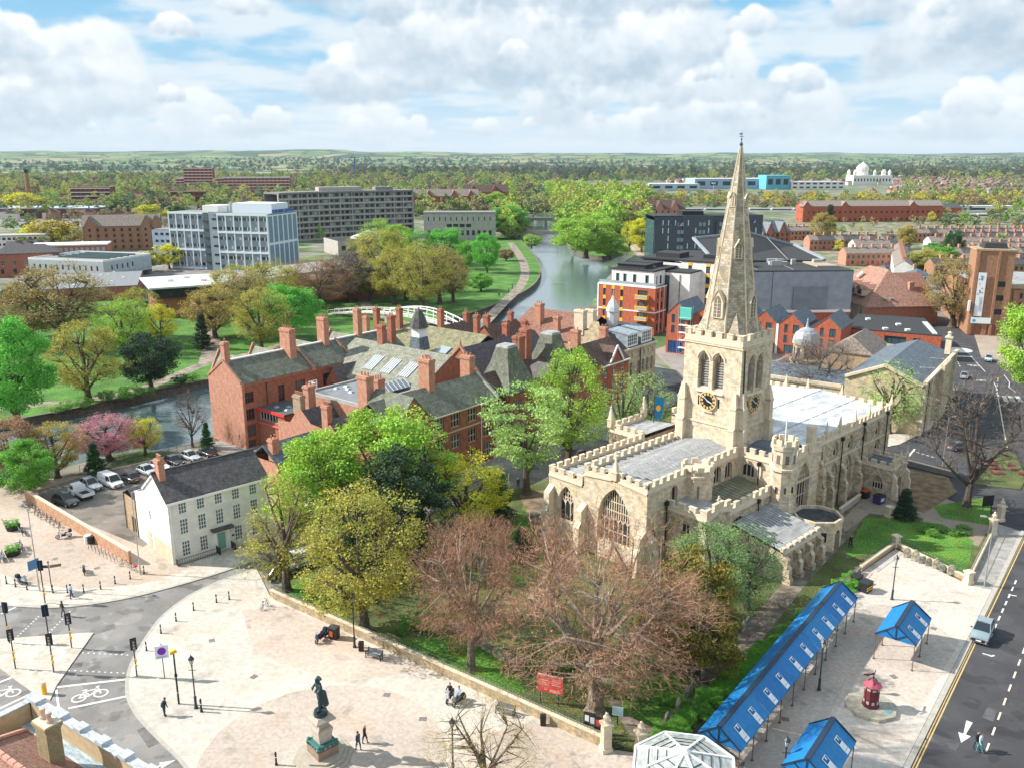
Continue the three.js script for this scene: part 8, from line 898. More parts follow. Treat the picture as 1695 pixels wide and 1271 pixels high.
wallRun('churchyard_wall',[[-28.44,-93.46],[8.21,-66.17]],.95,.5,wst,MT.trim,'long low stone wall with railing between square and churchyard',.75);wallRun('churchyard_wall',[[11.88,-65.69],[15.4,-65.2]],.5,.4,wst,MT.trim,'short stone wall right of the churchyard gate',.7);wallRun('churchyard_wall',[[15.0,-64.9],[43.47,-99.82]],.6,.4,mat([.16,.14,.12],{map: 'rubble',size: 5}),mat([.2,.18,.15]),'dark low wall with railing behind the long canopy',.6);wallRun('market_wall',[[43.74,-100.15],[50.95,-107.17],[55.57,-97.25]],.6,.35,MT.brickBuff,MT.trim,'low buff brick wall with railing round the market end',.9);wallRun('car_park_wall',[[-48.51,-102.51],[-73.12,-123.71]],1.7,.35,mat([.62,.36,.22],{map: 'brick',size: 4}),mat([.66,.52,.4]),'tall orange brick wall between forecourt and car park',0,1.6);wallRun('street_wall',[[55.95,-97.56],[67.93,-113.86]],.4,.35,MT.trim,MT.trim,'low kerb wall with black railing along the high street',1.0);wallRun('ramp_wall',[[47.65,-118.16],[52.68,-123.71]],.9,.3,MT.concrete,MT.trim,'short pale ramp wall beside the church');wallRun('street_wall',[[66.07,-139.91],[71.63,-133.54]],.8,.3,MT.concreteDark,MT.trim,'dark hoarding wall behind the church porch',0,2.4);
const pier=(p,h,label,urn=true)=>{const g=thing('gate_pier',label,'pier',p,.3,'stone gate piers');gb().bc(0,0,0,.95,.4,.95).bc(0,.4,0,.75,h-.4,.75).mesh('shaft',MT.trim,g);gb().bc(0,h,0,1.0,.2,1.0).mesh('cap',MT.trim,g);if (urn) gb().lathe([[.28,h+.2],[.16,h+.35],[.34,h+.65],[.3,h+.8],[.12,h+.95],[.16,h+1.1],[0,h+1.25]],10).mesh('urn',MT.trim,g);};
pier([8.19,-66.01],2.6,'left stone gate pier with urn at churchyard gate');pier([11.16,-65.77],1.9,'right stone gate pier with urn at churchyard gate');pier([65.93,-111.21],2.2,'nearer stone gate pier by the high street');pier([69.57,-115.97],2.2,'farther stone gate pier by the high street');pier([51.03,-107.35],1.5,'short pier at the corner of market wall',false);pier([55.49,-97.09],1.4,'brick corner pier at the street end of market wall',false);pier([54.28,-117.27],1.5,'square stone monument beside clipped conifer',false);
{const g=thing('churchyard_gate','open black iron gate leaf beside left gate pier','gate',[8.66,-65.93],TH(80));const b=gb();for (let i=0;i < 10;i++) b.rod([.1+i*.14,.1,0],[.1+i*.14,1.6,0],.015,.015,4);for (const y of [.15,.8,1.45]) b.box(.05,y,-.02,1.45,y+.05,.02);b.mesh('gate_leaf',MT.iron,g);
const s=thing('church_sign','red noticeboard on posts behind the churchyard wall','sign',[2.44,-73.02],-.38);for (const x of [.3,2.1]) gb().rod([x,0,0],[x,1.9,0],.05,.05,6).mesh('post',MT.iron,s);const bd=gb().box(0,1.35,0,2.5,3.1,.08).mesh('board',mat([.78,.09,.07],{rough: .6}),s);gb().box(0,3.1,-.03,2.5,3.18,.12).mesh('top_rail',mat([.8,.45,.42]),s);for (const [x,y,w] of [[.2,2.55,.9],[.2,2.3,.7],[.2,2.1,.8],[1.4,2.6,.9],[1.4,2.4,.7],[1.4,2.2,.9],[.7,1.6,.3],[1.2,1.62,1.0],[1.2,1.48,1.1]]) gb().box(x,y,.08,x+w,y+.08,.1).mesh('print_line',mat([.85,.42,.36]),bd);
[[[6.44,-68.5],'poster board with white notices behind wall left of gate'],[[7.36,-67.82],'poster board with red and white notices nearest the gate']].forEach(([p,l],i)=>{const n=thing('poster_board',l,'sign',p,-.38,'poster boards by the gate');gb().box(0,.9,0,1.15,2.2,.08).mesh('board',MT.dark,n);gb().box(.12,1.3,.08,.5,1.9,.1).mesh('poster',i?C('#c8453f') : C('#d8dde0'),n);gb().box(.62,1.1,.08,1.02,1.8,.1).mesh('poster',C('#cfd6dc'),n);for (const x of [.1,1.0]) gb().box(x,0,0,x+.06,.9,.06).mesh('post',MT.iron,n);});const pn=thing('info_panel','pale blue information panel inside the churchyard gate','sign',[9.61,-69.54],-.3);gb().box(-.5,1.0,0,.5,1.9,.06).mesh('panel',C('#a9c6cf'),pn);gb().box(-.05,0,0,.05,1.0,.05).mesh('post',MT.iron,pn);const nb=thing('black_board','black noticeboard beside the flower bed at street corner','sign',[69.65,-119.73],.2);gb().box(-.9,.8,0,.9,2.4,.08).mesh('board',MT.dark,nb);for (const x of [-.7,.7]) gb().box(x-.04,0,0,x+.04,.8,.06).mesh('post',MT.iron,nb);}
// gravestones
{const pr=[['round',1.15],['gothic',1.3],['tudor',1.0]].map(([k,h],i)=>{const sh=new THREE.Shape(opening(k,.75,h).map(q=>new THREE.Vector2(q[0],q[1]))),g=metreUV(new THREE.ExtrudeGeometry(sh,{depth: .14,bevelEnabled: true,bevelSize: .02,bevelThickness: .02,bevelSegments: 1}));g.computeVertexNormals();return g;}),gm=[mat([.42,.40,.33],{map: 'dirt',size: 2}),mat([.34,.34,.31],{map: 'dirt',size: 2}),mat([.50,.47,.36],{map: 'dirt',size: 2})],r=rnd(5);const put=(pts,turn,where)=>pts.forEach((p,i)=>{const m=shade(new THREE.Mesh(pr[i % 3],gm[(i*5) % 3]));m.name=numbered('gravestone');m.position.set(p[0],.05,p[1]);m.rotation.set((r()-.5)*.16,turn+(r()-.5)*.3,(r()-.5)*.12);m.scale.setScalar(.9+r()*.3);scene.add(m);tag(m,`${ordinal(i)} gravestone ${where}`,'gravestone','gravestones in the churchyard');});
put([[-3.42,-82.8],[-2.83,-82.21],[-2.24,-81.52],[-1.66,-80.72],[-1.02,-80.04],[-.4,-79.49],[.52,-78.5]],-.5,'from the left in the row behind the bare tree trunk');put([[-6.59,-86.24],[-6.02,-85.61],[-5.46,-84.98]],-.5,'from the left in the short row nearest the olive tree');put([[14.12,-69.89],[15.42,-71.52],[16.85,-73.99],[17.55,-75.17],[18.94,-77.02],[17.9,-77.23],[20.39,-78.94],[21.08,-79.82],[21.84,-80.94],[23.78,-83.76],[25.25,-85.98],[26.12,-87.26]],.9,'from the gate end along the churchyard path');put([[51.2,-104.26],[51.75,-103.2],[52.29,-102.51],[52.82,-101.82],[53.42,-101.15],[53.86,-100.31],[54.52,-99.33]],-.35,'from the left in the pale row on the right lawn');const t=thing('chest_tomb','grey stone chest tomb on grass left of the church','tomb',[2.97,-115.97],.6);gb().bc(0,.05,0,1.7,.8,.8).mesh('chest',MT.concrete,t);gb().bc(0,.85,0,2.0,.14,1.05).mesh('slab',mat([.08,.08,.07]),t);}
// benches, bins, planters
const bench=(p,turn,label)=>{const g=thing('bench',label,'bench',p,turn,'slatted benches'),w=mat([.12,.14,.165],{rough: .7});for (let i=0;i < 4;i++) gb().box(-.9,.43,i*.12,.9,.47,i*.12+.1).mesh('seat_slat',w,g);for (let i=0;i < 4;i++) gb().at(0,.52+i*.11,-.05-i*.025).box(-.9,0,-.02,.9,.09,.02).mesh('back_slat',w,g);for (const x of [-.88,.88]) {gb().box(x-.04,0,0,x+.04,.43,.07).box(x-.04,0,.38,x+.04,.65,.45).box(x-.04,.62,-.02,x+.04,.68,.45).bar([x,.4,0],[x,.98,-.14],.08,.07).mesh('end_frame',MT.iron,g);} return g;};
bench([-14.16,-80.72],-.42,'slatted bench against the wall left of the bare tree');bench([-.53,-71.34],-.42,'slatted bench against the wall below the red noticeboard');bench([-71.06,-113.86],2.3,'bench left of the round planter on the forecourt');bench([-67.53,-111.41],2.3,'bench right of the upper planter on the forecourt');bench([-65.02,-106.8],-.9,'bench behind the octagonal planter on the forecourt');bench([-65.59,-103.55],-.9,'bench at the left edge below octagonal planter');
[[[-69.5,-113.03],'upper planter with clipped green bush between two benches'],[[-65.05,-104.97],'octagonal planter with green bush at the left edge']].forEach(([p,l])=>{const g=thing('planter',l,'planter',p,.3,'forecourt planters');gb().lathe([[.85,0],[1.0,.65],[.85,.65],[.8,.5]],8).mesh('tub',MT.dark,g);const m=shade(new THREE.Mesh(SP.shrub[0].crown,F.green));m.name='bush';m.scale.set(.5,.33,.5);m.position.y=.45;g.add(m);});
const bin=(p,w,h,m,label,lid,turn=0)=>{const g=thing('waste_bin',label,'bin',p,turn,'waste bins');gb().bc(0,.06,0,w,h-.1,w*.8,-.03).mesh('body',m,g);gb().bc(0,h-.04,0,w*1.1,.12,w*.9,.03).mesh('lid',lid||MT.dark,g);return g;};
{const a=bin([-19.15,-84.49],.95,1.35,MT.dark,'large black litter bin with orange posters by the wall',C('#3f4347'),-.4);gb().box(-.3,.35,.41,.1,1.0,.44).mesh('poster',C('#c2571f'),a);bin([-15.81,-81.98],.5,1.0,MT.iron,'small black bin left of the first wall bench');bin([2.83,-69.54],.5,1.0,MT.iron,'small black bin on the square left of the gate');const d=thing('drum_bin','white and black drum bin against orange brick wall','bin',[-56.95,-108.68]);gb().lathe([[.5,0],[.5,1.1],[.42,1.15],[0,1.15]],12).mesh('drum',C('#c9cbc8'),d);gb().lathe([[.46,.1],[.46,1.05],[0,1.06]],10,.45,.2).mesh('side_drum',MT.dark,d);const w=bin([42.22,-95.1],1.3,1.25,MT.dark,'black wheeled container with yellow stripes near the canopy',C('#26292c'),.7);for (const y of [.35,.65]) gb().box(-.68,y,.53,.68,y+.14,.57).mesh('stripe',MT.yellow,w);bin([41.84,-96.94],1.2,1.1,MT.dark,'plain black wheeled container behind the striped one',undefined,.7);const q=bin([54.93,-122.52],1.4,1.3,mat([.06,.035,.14]),'purple wheeled container beside the church porch',undefined,.6);gb().box(-.4,.5,.57,.4,1.0,.6).mesh('label',C('#cfd4dc'),q);bin([53.7,-124.68],1.1,1.2,MT.dark,'black bin with orange lid left of the purple container',C('#b34a16'),.6);bin([53.35,-126.17],1.0,1.2,MT.dark,'second orange lidded bin nearest the church wall',C('#b34a16'),.6);}
// motorcycles and bicycles
const wheel=(g,x,r,w=.09)=>{const o=new THREE.Group();o.name='wheel';o.position.set(x,r,0);g.add(o);const t=shade(new THREE.Mesh(new THREE.TorusGeometry(r-w/2,w/2,6,18),MT.dark));t.name='tyre';o.add(t);gb().at(0,0,0,0,1,0,Math.PI/2).lathe([[0,-.03],[r*.5,-.02],[r*.5,.02],[0,.03]],10).mesh('rim',MT.steel,o);};
const motorbike=(p,turn,c,box,label)=>{const g=thing('motorcycle',label,'motorcycle',p,turn,'parked motorcycles'),pm=mat(c,{rough: .3,clearcoat: .6});wheel(g,-.72,.31,.13);wheel(g,.72,.31,.11);gb().box(-.3,.3,-.15,.3,.62,.15,.03).rod([-.72,.31,.1],[-.1,.5,.08],.04).rod([.72,.31,.08],[.5,.95,.06],.035).rod([.72,.31,-.08],[.5,.95,-.06],.035).mesh('engine_frame',MT.iron,g);gb().at(.12,.62,0).box(-.22,0,-.16,.28,.28,.16,.07).mesh('tank',pm,g);gb().at(-.4,.66,0).box(-.4,0,-.15,.25,.14,.15,.04).mesh('seat',MT.dark,g);gb().at(.55,.62,0).box(-.14,0,-.19,.22,.45,.19,.08).mesh('fairing',pm,g);gb().quad([.66,1.0,-.15],[.66,1.0,.15],[.48,1.32,.13],[.48,1.32,-.13]).mesh('windscreen',MT.glassPale,g);gb().bar([.42,1.03,-.38],[.42,1.03,.38],.04,.04).mesh('handlebar',MT.iron,g);if (box) {gb().at(-.85,.78,0).box(-.24,0,-.25,.22,.36,.25,.04).mesh('top_box',MT.dark,g);for (const s of [-1,1]) gb().at(-.62,.42,s*.3).box(-.25,0,-.11,.25,.34,.11,.03).mesh('pannier',pm,g);} gb().rod([-.9,.3,.18],[.1,.28,.18],.05,.04,6).mesh('exhaust',MT.steel,g);return g;};
motorbike([-20.48,-84.0],-2.0,[.02,.03,.12],1,'dark blue touring motorcycle beside the large litter bin');motorbike([-5.91,-73.4],-1.9,[.55,.5,.55],0,'white motorcycle with dark rider by the wall');motorbike([-5.01,-72.83],-2.2,[.10,.10,.11],0,'black motorcycle with pale blue rider by the wall');motorbike([-61.05,-110.23],-2.6,[.6,.62,.66],1,'silver motorcycle beside the orange brick wall');motorbike([-53.33,-99.82],-1.1,[.03,.04,.10],0,'dark motorcycle alone in the middle of forecourt');motorbike([-59.36,-96.78],-.5,[.32,.38,.45],1,'grey touring motorcycle beside the kerb bollards');
const bike=(p,turn,c,label)=>{const g=thing('bicycle',label,'bicycle',p,turn,'bicycles on the forecourt');wheel(g,-.52,.34,.04);wheel(g,.52,.34,.04);const b=gb(),m=mat(c);for (const [a,q] of [[[-.52,.34,0],[-.18,.34,0]],[[-.52,.34,0],[-.25,.85,0]],[[-.18,.34,0],[-.27,.92,0]],[[-.18,.34,0],[.38,.82,0]],[[-.25,.82,0],[.38,.86,0]],[[.52,.34,0],[.36,.98,0]]]) b.rod(a,q,.022,.022,5);b.mesh('frame',m,g);gb().bar([.34,1.0,-.25],[.34,1.0,.25],.03,.03).mesh('handlebar',MT.iron,g);gb().box(-.4,.92,-.07,-.15,.98,.07,.02).mesh('saddle',MT.dark,g);return g;};
{const b0=bike([-70.45,-119.73],-1.9,[.05,.05,.06],'first bicycle from the top end of the rack along brick wall');[[-69.33,-118.6],[-68.45,-117.93],[-67.47,-117.05],[-66.41,-116.19],[-65.38,-115.33],[-64.24,-114.28],[-63.13,-113.24]].forEach((p,i)=>dup(b0,p,-1.9+(i % 3)*.1,`${ordinal(i + 1)} bicycle from the top end of the rack along brick wall`));bike([-49.0,-101.49],-.2,[.10,.06,.04],'brown bicycle at the lower end of the brick wall');const c=bike([-47.44,-100.31],-.6,[.02,.02,.03],'black bicycle with red crate beside the street light');gb().box(.4,.75,-.2,.75,1.0,.2).mesh('crate',C('#b5412c'),c);bike([-28.42,-91.03],1.2,[.05,.12,.35],'blue bicycle leaning at the end of churchyard wall');const rk=thing('bicycle_rack','row of low hoops along the orange brick wall','bicycle rack',[-56.01,-107.35]);const q=[-49.9,-102.51],o=[-56.01,-107.35];for (let i=0;i < 8;i++) {const t=i/8,x=(q[0]-o[0])*t,z=(q[1]-o[1])*t;gb().box(x-.02,0,z,x+.02,.8,z+.04).box(x-.02,.76,z,x+.02,.8,z+.7).box(x-.02,0,z+.66,x+.02,.8,z+.7).mesh('hoop',MT.iron,rk);}}
// people
const N=[.02,.025,.04],J=[.05,.08,.16];
person([-32.19,-70.88],2.6,{coat: N,legs: [.03,.04,.06],bag: [.02,.08,.09],bend: .25,stride: .04},'person with dark backpack standing on the square near signals');person([-13.42,-66.09],1.0,{coat: [.04,.06,.09],legs: [.05,.10,.16]},'person in grey-blue walking right of the statue, nearer of the pair');person([-12.99,-66.99],1.3,{coat: [.02,.02,.025],legs: [.03,.03,.035],hair: [.45,.45,.45]},'person in black walking right of the statue, farther of the pair');person([-50.71,-89.25],2.5,{coat: [.03,.02,.02],legs: [.10,.10,.12],stride: .25},'person in dark jacket crossing the road by the signals');person([-51.74,-93.32],2.4,{coat: [.30,.50,.75],legs: [.03,.05,.12]},'person in light blue top walking along the forecourt kerb');person([-25.89,-100.31],-.4,{coat: [.08,.16,.34],legs: N},'person in blue beside the white van under trees');person([40.57,-66.17],.5,{coat: [.015,.02,.025],legs: [.02,.06,.09]},'person in black crossing the high street');person([40.72,-65.85],.6,{coat: [.62,.62,.68],legs: [.05,.30,.32],shoe: [.05,.05,.06]},'person in white jacket and teal trousers crossing the street');person([44.94,-107.17],.4,{coat: [.01,.01,.012],legs: [.01,.01,.012],long: 1},'person in long black coat on the church path');person([.99,-128.71],.3,{coat: [.06,.07,.1],legs: [.05,.06,.1]},'person in dark clothes on the pavement by the cedar');person([-5.91,-73.4],-.3,{coat: [.02,.02,.022],legs: N,sit: true,arms: [.4,.4]},'rider in black seated on the white motorcycle');person([-5.01,-72.83],-.6,{coat: [.42,.55,.68],legs: [.08,.12,.2],sit: true,arms: [.4,.4]},'rider in pale blue jacket seated on the black motorcycle');[[-4.83,-323.25],[-3.06,-326.2],[-1.28,-335.37],[.12,-345.04]].forEach((p,i)=>person(p,i,{coat: [[.02,.02,.03],[.3,.05,.05],[.1,.12,.2],[.2,.2,.2]][i],legs: N},`person strolling on the riverside path, ${ordinal(i)} from the left`)); 
// cars
function carGeo({L=4.4,W=1.8,H=1.5,hood=.24,van}) {const hb=H*.56,b=gb(),Wd=W/2;const st=van?[[-L/2,.55,1],[-L/2+.1,.95,1],[L/2-.9,.95,1],[L/2-.15,.72,.94],[L/2,.5,.86]] : [[-L/2,.62,.88],[-L/2+.18,.9,.97],[-L*.2,.98,1],[L*.16,.96,1],[L/2-.25,.78,.96],[L/2,.5,.84]];const sec=([x,t,w])=>{const h=.3+(hb-.2)*t,z=Wd*w;return [[x,.28,z*.92],[x,.5,z],[x,h*.8,z],[x,h,z*.88],[x,h+.03,0],[x,h,-z*.88],[x,h*.8,-z],[x,.5,-z],[x,.28,-z*.92]];};const ss=st.map(sec);for (let i=0;i < ss.length-1;i++) for (let k=0;k < 8;k++) b.quad(ss[i][k],ss[i+1][k],ss[i+1][k+1],ss[i][k+1]);b.fan(ss[0]).fan(ss[ss.length-1]);
const body=smoothGeo(b.geo()),x0=van?-L/2+.05 : -L/2+.35,x1=van?L/2-.75 : L*.20,r0=van?-L/2+.15 : -L/2+.95,r1=van?L/2-1.5 : L*.02,y0=hb+.08,g=gb(),z=Wd*.88,zr=Wd*.72;const A=[x0,y0,z],B=[x1,y0,z],D=[r1,H-.03,zr],E=[r0,H-.03,zr],m=q=>[q[0],q[1],-q[2]];g.quad(A,B,D,E).quad(m(A),m(B),m(D),m(E)).quad(B,m(B),m(D),D).quad(A,m(A),m(E),E);const glass=g.geo(),rf=gb();rf.quad(E,D,m(D),m(E)).at(0,.02,0).quad([r0,H-.03,zr],[r1,H-.03,zr],[r1-.1,H,0],[r0+.1,H,0]).quad([r0,H-.03,-zr],[r1,H-.03,-zr],[r1-.1,H,0],[r0+.1,H,0]);rf.un();for (const s of [-1,1]) {const q=v=>[v[0],v[1],v[2]*s];rf.bar(q(B),q(D),.07,.07).bar(q(A),q(E),.1,.1);if (!van) rf.bar(q([(x0+x1)/2,y0,z]),q([(r0+r1)/2,H-.03,zr]),.08,.06);rf.bar(q(E),q(D),.07,.07);if (van) rf.quad(q([x0,y0,z+.01]),q([x1-1.5,y0,z+.01]),q([r1-1.0,H-.04,zr+.01]),q(E));} return {body,glass,roof: rf.geo(),L,W,hb};}
const CG={suv: carGeo({L: 4.6,W: 1.88,H: 1.68}),hatch: carGeo({L: 4.2,W: 1.78,H: 1.5}),van: carGeo({L: 4.9,W: 1.95,H: 1.95,van: 1})};
function car(kind,p,turn,c,label,name='parked_car',y=0,group='parked cars') {const k=CG[kind],g=thing(name,label,kind==='van'?'van' : 'car',p,turn,group,y),pm=mat(c,{rough: .28,clearcoat: .8,clearcoatRoughness: .1});const add=(n,ge,m)=>{const me=shade(new THREE.Mesh(ge,m));me.name=n;g.add(me);return me;};add('body',k.body,pm);add('windows',k.glass,MT.glass).name='glasshouse';add('roof',k.roof,pm);for (const [x,z] of [[-.31,1],[-.31,-1],[.31,1],[.31,-1]]) {const o=new THREE.Group();o.name='wheel';o.position.set(x*k.L,.33,z*(k.W/2-.1));g.add(o);gb().at(0,0,0,0,1,0,Math.PI/2).lathe([[.2,-.12],[.33,-.1],[.33,.1],[.2,.12]],12).mesh('tyre',MT.dark,o);gb().at(0,0,0,0,1,0,Math.PI/2).lathe([[0,-.1],[.21,-.11],[.21,.11],[0,.1]],8).mesh('rim',MT.steel,o);} for (const s of [-1,1]) {gb().box(k.L/2-.22,.62,s*k.W*.36-.16,k.L/2-.04,.76,s*k.W*.36+.16).mesh('headlight',MT.glassPale,g);gb().box(-k.L/2-.01,.7,s*k.W*.36-.14,-k.L/2+.14,.84,s*k.W*.36+.14).mesh('tail_light',MT.red,g);gb().box(k.L*.16,k.hb+.12,s*(k.W/2+.06)-.08,k.L*.16+.12,k.hb+.26,s*(k.W/2+.06)+.08).mesh('mirror',MT.dark,g);} gb().box(k.L/2-.1,.34,-k.W*.32,k.L/2+.02,.56,k.W*.32).mesh('grille',MT.dark,g);gb().box(k.L/2,.44,-.26,k.L/2+.035,.56,.26).mesh('number_plate',MT.whiteTrim,g);gb().box(-k.L/2-.03,.5,-.26,-k.L/2+.01,.62,.26).mesh('number_plate',mat([.7,.55,.1]),g);return g;}
const sil=[.42,.46,.5],blk=[.015,.016,.02],wh=[.78,.79,.8],gr=[.06,.07,.08];
car('suv',[50.88,-84.98],TH(37)+Math.PI,[.22,.28,.31],'silver-grey car parked beside the market square');car('hatch',[106.61,-200.1],TH(30),[.3,.34,.4],'silver car driving up the street by stone hall');car('hatch',[121.68,-217.9],TH(30)+Math.PI,[.45,.58,.64],'pale blue car coming down the street by the car park');car('hatch',[79.32,-147.52],TH(80),gr,'dark car turning behind the bare street tree');car('hatch',[11.94,-143.3],TH(50),blk,'dark car on the road beside the church','parked_car');car('hatch',[-28.7,-99.16],TH(50),gr,'dark car half hidden under the corner tree');car('van',[-25.93,-102.85],TH(52),wh,'white van on the road under the lime trees','white_van');
[[[-63.42,-130.02],'van',wh,'white van with roof rack parked by the river fence'],[[-61.27,-132.17],'hatch',gr,'dark grey car second from the van by the river'],[[-59.79,-135.22],'hatch',sil,'silver car third along the river fence'],[[-58.61,-137.53],'hatch',wh,'white car fourth along the river fence'],[[-57.09,-139.91],'hatch',blk,'black car fifth along the river fence'],[[-55.21,-142.36],'hatch',sil,'silver car sixth along the river fence'],[[-52.94,-144.26],'hatch',blk,'black car nearest the brick hall gable'],[[-65.96,-128.71],'suv',sil,'silver car behind the white pickup'],[[-66.75,-122.28],'suv',gr,'dark grey car nearest the orange brick wall']].forEach(([p,k,c,l],i)=>car(k,p,i===8?TH(120) : TH(128)-(i===1||i===6?Math.PI : 0),c,l,k==='van'?'white_van' : 'parked_car'));
{const g=thing('pickup_truck','white pickup truck with open bed in the car park','truck',[-65.78,-125.18],TH(130)+Math.PI,'parked cars');const m=mat(wh,{rough: .3});gb().box(.4,.4,-.9,2.6,1.1,.9,.05).box(.6,1.1,-.85,2.0,1.9,.85,.14).mesh('cab',m,g);gb().box(.75,1.2,-.87,1.85,1.7,.87,.1).mesh('glasshouse',MT.glass,g);gb().box(-2.6,.65,-.95,.35,.75,.95).mesh('bed',MT.dark,g);for (const q of [[-2.6,.75,-.95,.35,1.25,-.88],[-2.6,.75,.88,.35,1.25,.95],[-2.6,.75,-.88,-2.53,1.25,.88],[.28,.75,-.88,.35,1.8,.88]]) gb().box(...q).mesh('bed_side',m,g);for (const [x,z] of [[-1.6,1],[-1.6,-1],[1.6,1],[1.6,-1]]) gb().at(x,.36,z*.82,0,1,0,Math.PI/2).lathe([[0,-.12],[.36,-.1],[.36,.1],[0,.12]],12).mesh('wheel',MT.dark,g);}
{const far=(p,turn,c,label,group,y=-.09)=>{const g=thing('distant_car',label,'car',p,turn,group,y);for (const [n,ge,m] of [['body',CG.hatch.body,mat(c,{rough: .3})],['glasshouse',CG.hatch.glass,MT.glass],['roof',CG.hatch.roof,mat(c,{rough: .3})]]) {const me=shade(new THREE.Mesh(ge,m));me.name=n;g.add(me);}};const r=rnd(15),cs=[wh,sil,blk,gr,[.05,.1,.25],[.3,.05,.05]];for (let i=0;i < 15;i++) {const t=i/15,p=[159.58,-366.09],q=[231.77,-564.06];far([p[0]+(q[0]-p[0])*t,p[1]+(q[1]-p[1])*t],TH(22),cs[i % 6],`${ordinal(i)} parked car from the near end on left of side street`,'cars in the side street');} for (let i=0;i < 9;i++) {const t=i/9,p=[168.45,-373.67],q=[235.62,-564.06];far([p[0]+(q[0]-p[0])*t,p[1]+(q[1]-p[1])*t],TH(22),cs[(i*2+1) % 6],`${ordinal(i)} parked car from the near end on right of side street`,'cars in the side street');} far([142,-236],TH(16),sil,'silver car on the car park deck at the right edge','cars on the deck',13.82);far([147,-231],TH(16),[.03,.05,.1],'dark blue car on the car park deck at the right edge','cars on the deck',13.82);far([9.96,-595.86],-.06,[.5,.08,.06],'red car crossing the stone road bridge','cars on the bridge',2.6);far([23.38,-595.86],-.06,[.06,.1,.18],'blue car crossing the stone road bridge','cars on the bridge',2.6);for (let i=0;i < 44;i++) far([-520+(i % 11)*17+r()*3,-720-Math.floor(i/11)*26-(i % 11) * -6],r() < .5?.9 : 4,cs[i % 6],'car parked in the distant supermarket car park at left','cars in the distant car park');}
// fence by the river, banner, rowing boats
{const g=thing('river_fence','wire fence on posts between car park and river','fence'),p0=[-70.77,-135.22],p1=[-55.69,-149.2],{L,m}=wallFrame(p0,p1);for (let i=0;i <= 14;i++) gb(m).rod([i*L/14,0,0],[i*L/14,1.5,0],.04,.04,5).mesh('post',MT.concreteDark,g);for (const y of [.2,.8,1.4]) gb(m).box(0,y,-.01,L,y+.03,.01).mesh('wire',MT.iron,g);
const f=thing('flag_banner','blue banner with yellow emblem on a pole beside the tower','banner',[22.4,-132.5],.2);gb().rod([0,0,0],[0,14.4,0],.08,.06,6).mesh('pole',MT.iron,f);const b=gb();for (let i=0;i < 8;i++) {const y=t=>13.9-t*3.6,x=t=>1.5-.3*t,z=t=>Math.sin(t*5)*.15;b.quad([.05,y(i/8),z(i/8)],[x(i/8),y(i/8)-.3,z(i/8)+.2],[x((i+1)/8),y((i+1)/8)-.3,z((i+1)/8)+.2],[.05,y((i+1)/8),z((i+1)/8)]);} b.mesh('cloth',mat([.01,.20,.42]),f);gb().at(.6,12,.26,0,[.8,1.4,1],0,Math.PI/2).lathe([[0,.02],[.5,.01],[.5,0]],14).mesh('emblem',MT.yellow,f);
const r=thing('rowing_boat','long pale racing shell moored on the river at left','boat',[-83.67,-161.24],.5,'boats',-1.78);gb().fan([[-7,.22,0],[-4,.3,.35],[0,.3,.42],[4,.3,.35],[7,.22,0],[4,.3,-.35],[0,.3,-.42],[-4,.3,-.35]]).fan([[-7,.22,0],[-4,0,.2],[4,0,.2],[7,.22,0],[4,.3,.36],[-4,.3,.36]]).mesh('hull',C('#bfc9cc'),r);const r2=dup(r,[20.16,-371.75],.2,'small rowing scull on the open river bend','boats',.55,-1.78);void r2;}
// flower bed and road furniture at the right junction
{const p=[81.57,-137.82],im=new THREE.InstancedMesh(SP.shrub[0].crown,FOL([.42,.10,.10]),14),d=new THREE.Object3D(),r=rnd(6);for (let i=0;i < 14;i++) {d.position.set(p[0]+(r()-.5)*5,.02,p[1]+(r()-.5)*6);d.scale.set(.3,.16,.3);d.rotation.y=r()*6;d.updateMatrix();im.setMatrixAt(i,d.matrix);} im.name='flower_bed';scene.add(shade(im));tag(im,'bed of red flowers at the street junction','flowers',undefined,'stuff');slab('flower_bed_island',[[73.18,-130.82],[83.51,-144.9],[88.99,-147.18],[83.36,-133.54],[79.38,-128.2]],MT.grassRough,.01);[[[97.1,-181.37],'belisha beacon left of the zebra crossing'],[[106.79,-186.37],'belisha beacon right of the zebra crossing'],[[102.17,-180.4],'belisha beacon on the crossing island']].forEach(([q,l])=>{const g=thing('beacon_post',l,'beacon',q,0,'crossing beacons');for (let i=0;i < 6;i++) gb().lathe([[.07,i*.5],[.07,i*.5+.5]],8).mesh('band',i % 2?MT.whiteTrim : MT.dark,g);gb().lathe([[0,3],[.2,3.12],[.2,3.3],[0,3.42]],10).mesh('globe',MT.yellow,g);gb().rod([0,3.4,0],[0,6,0],.05,.05,6).mesh('lamp_column',MT.iron,g);});}
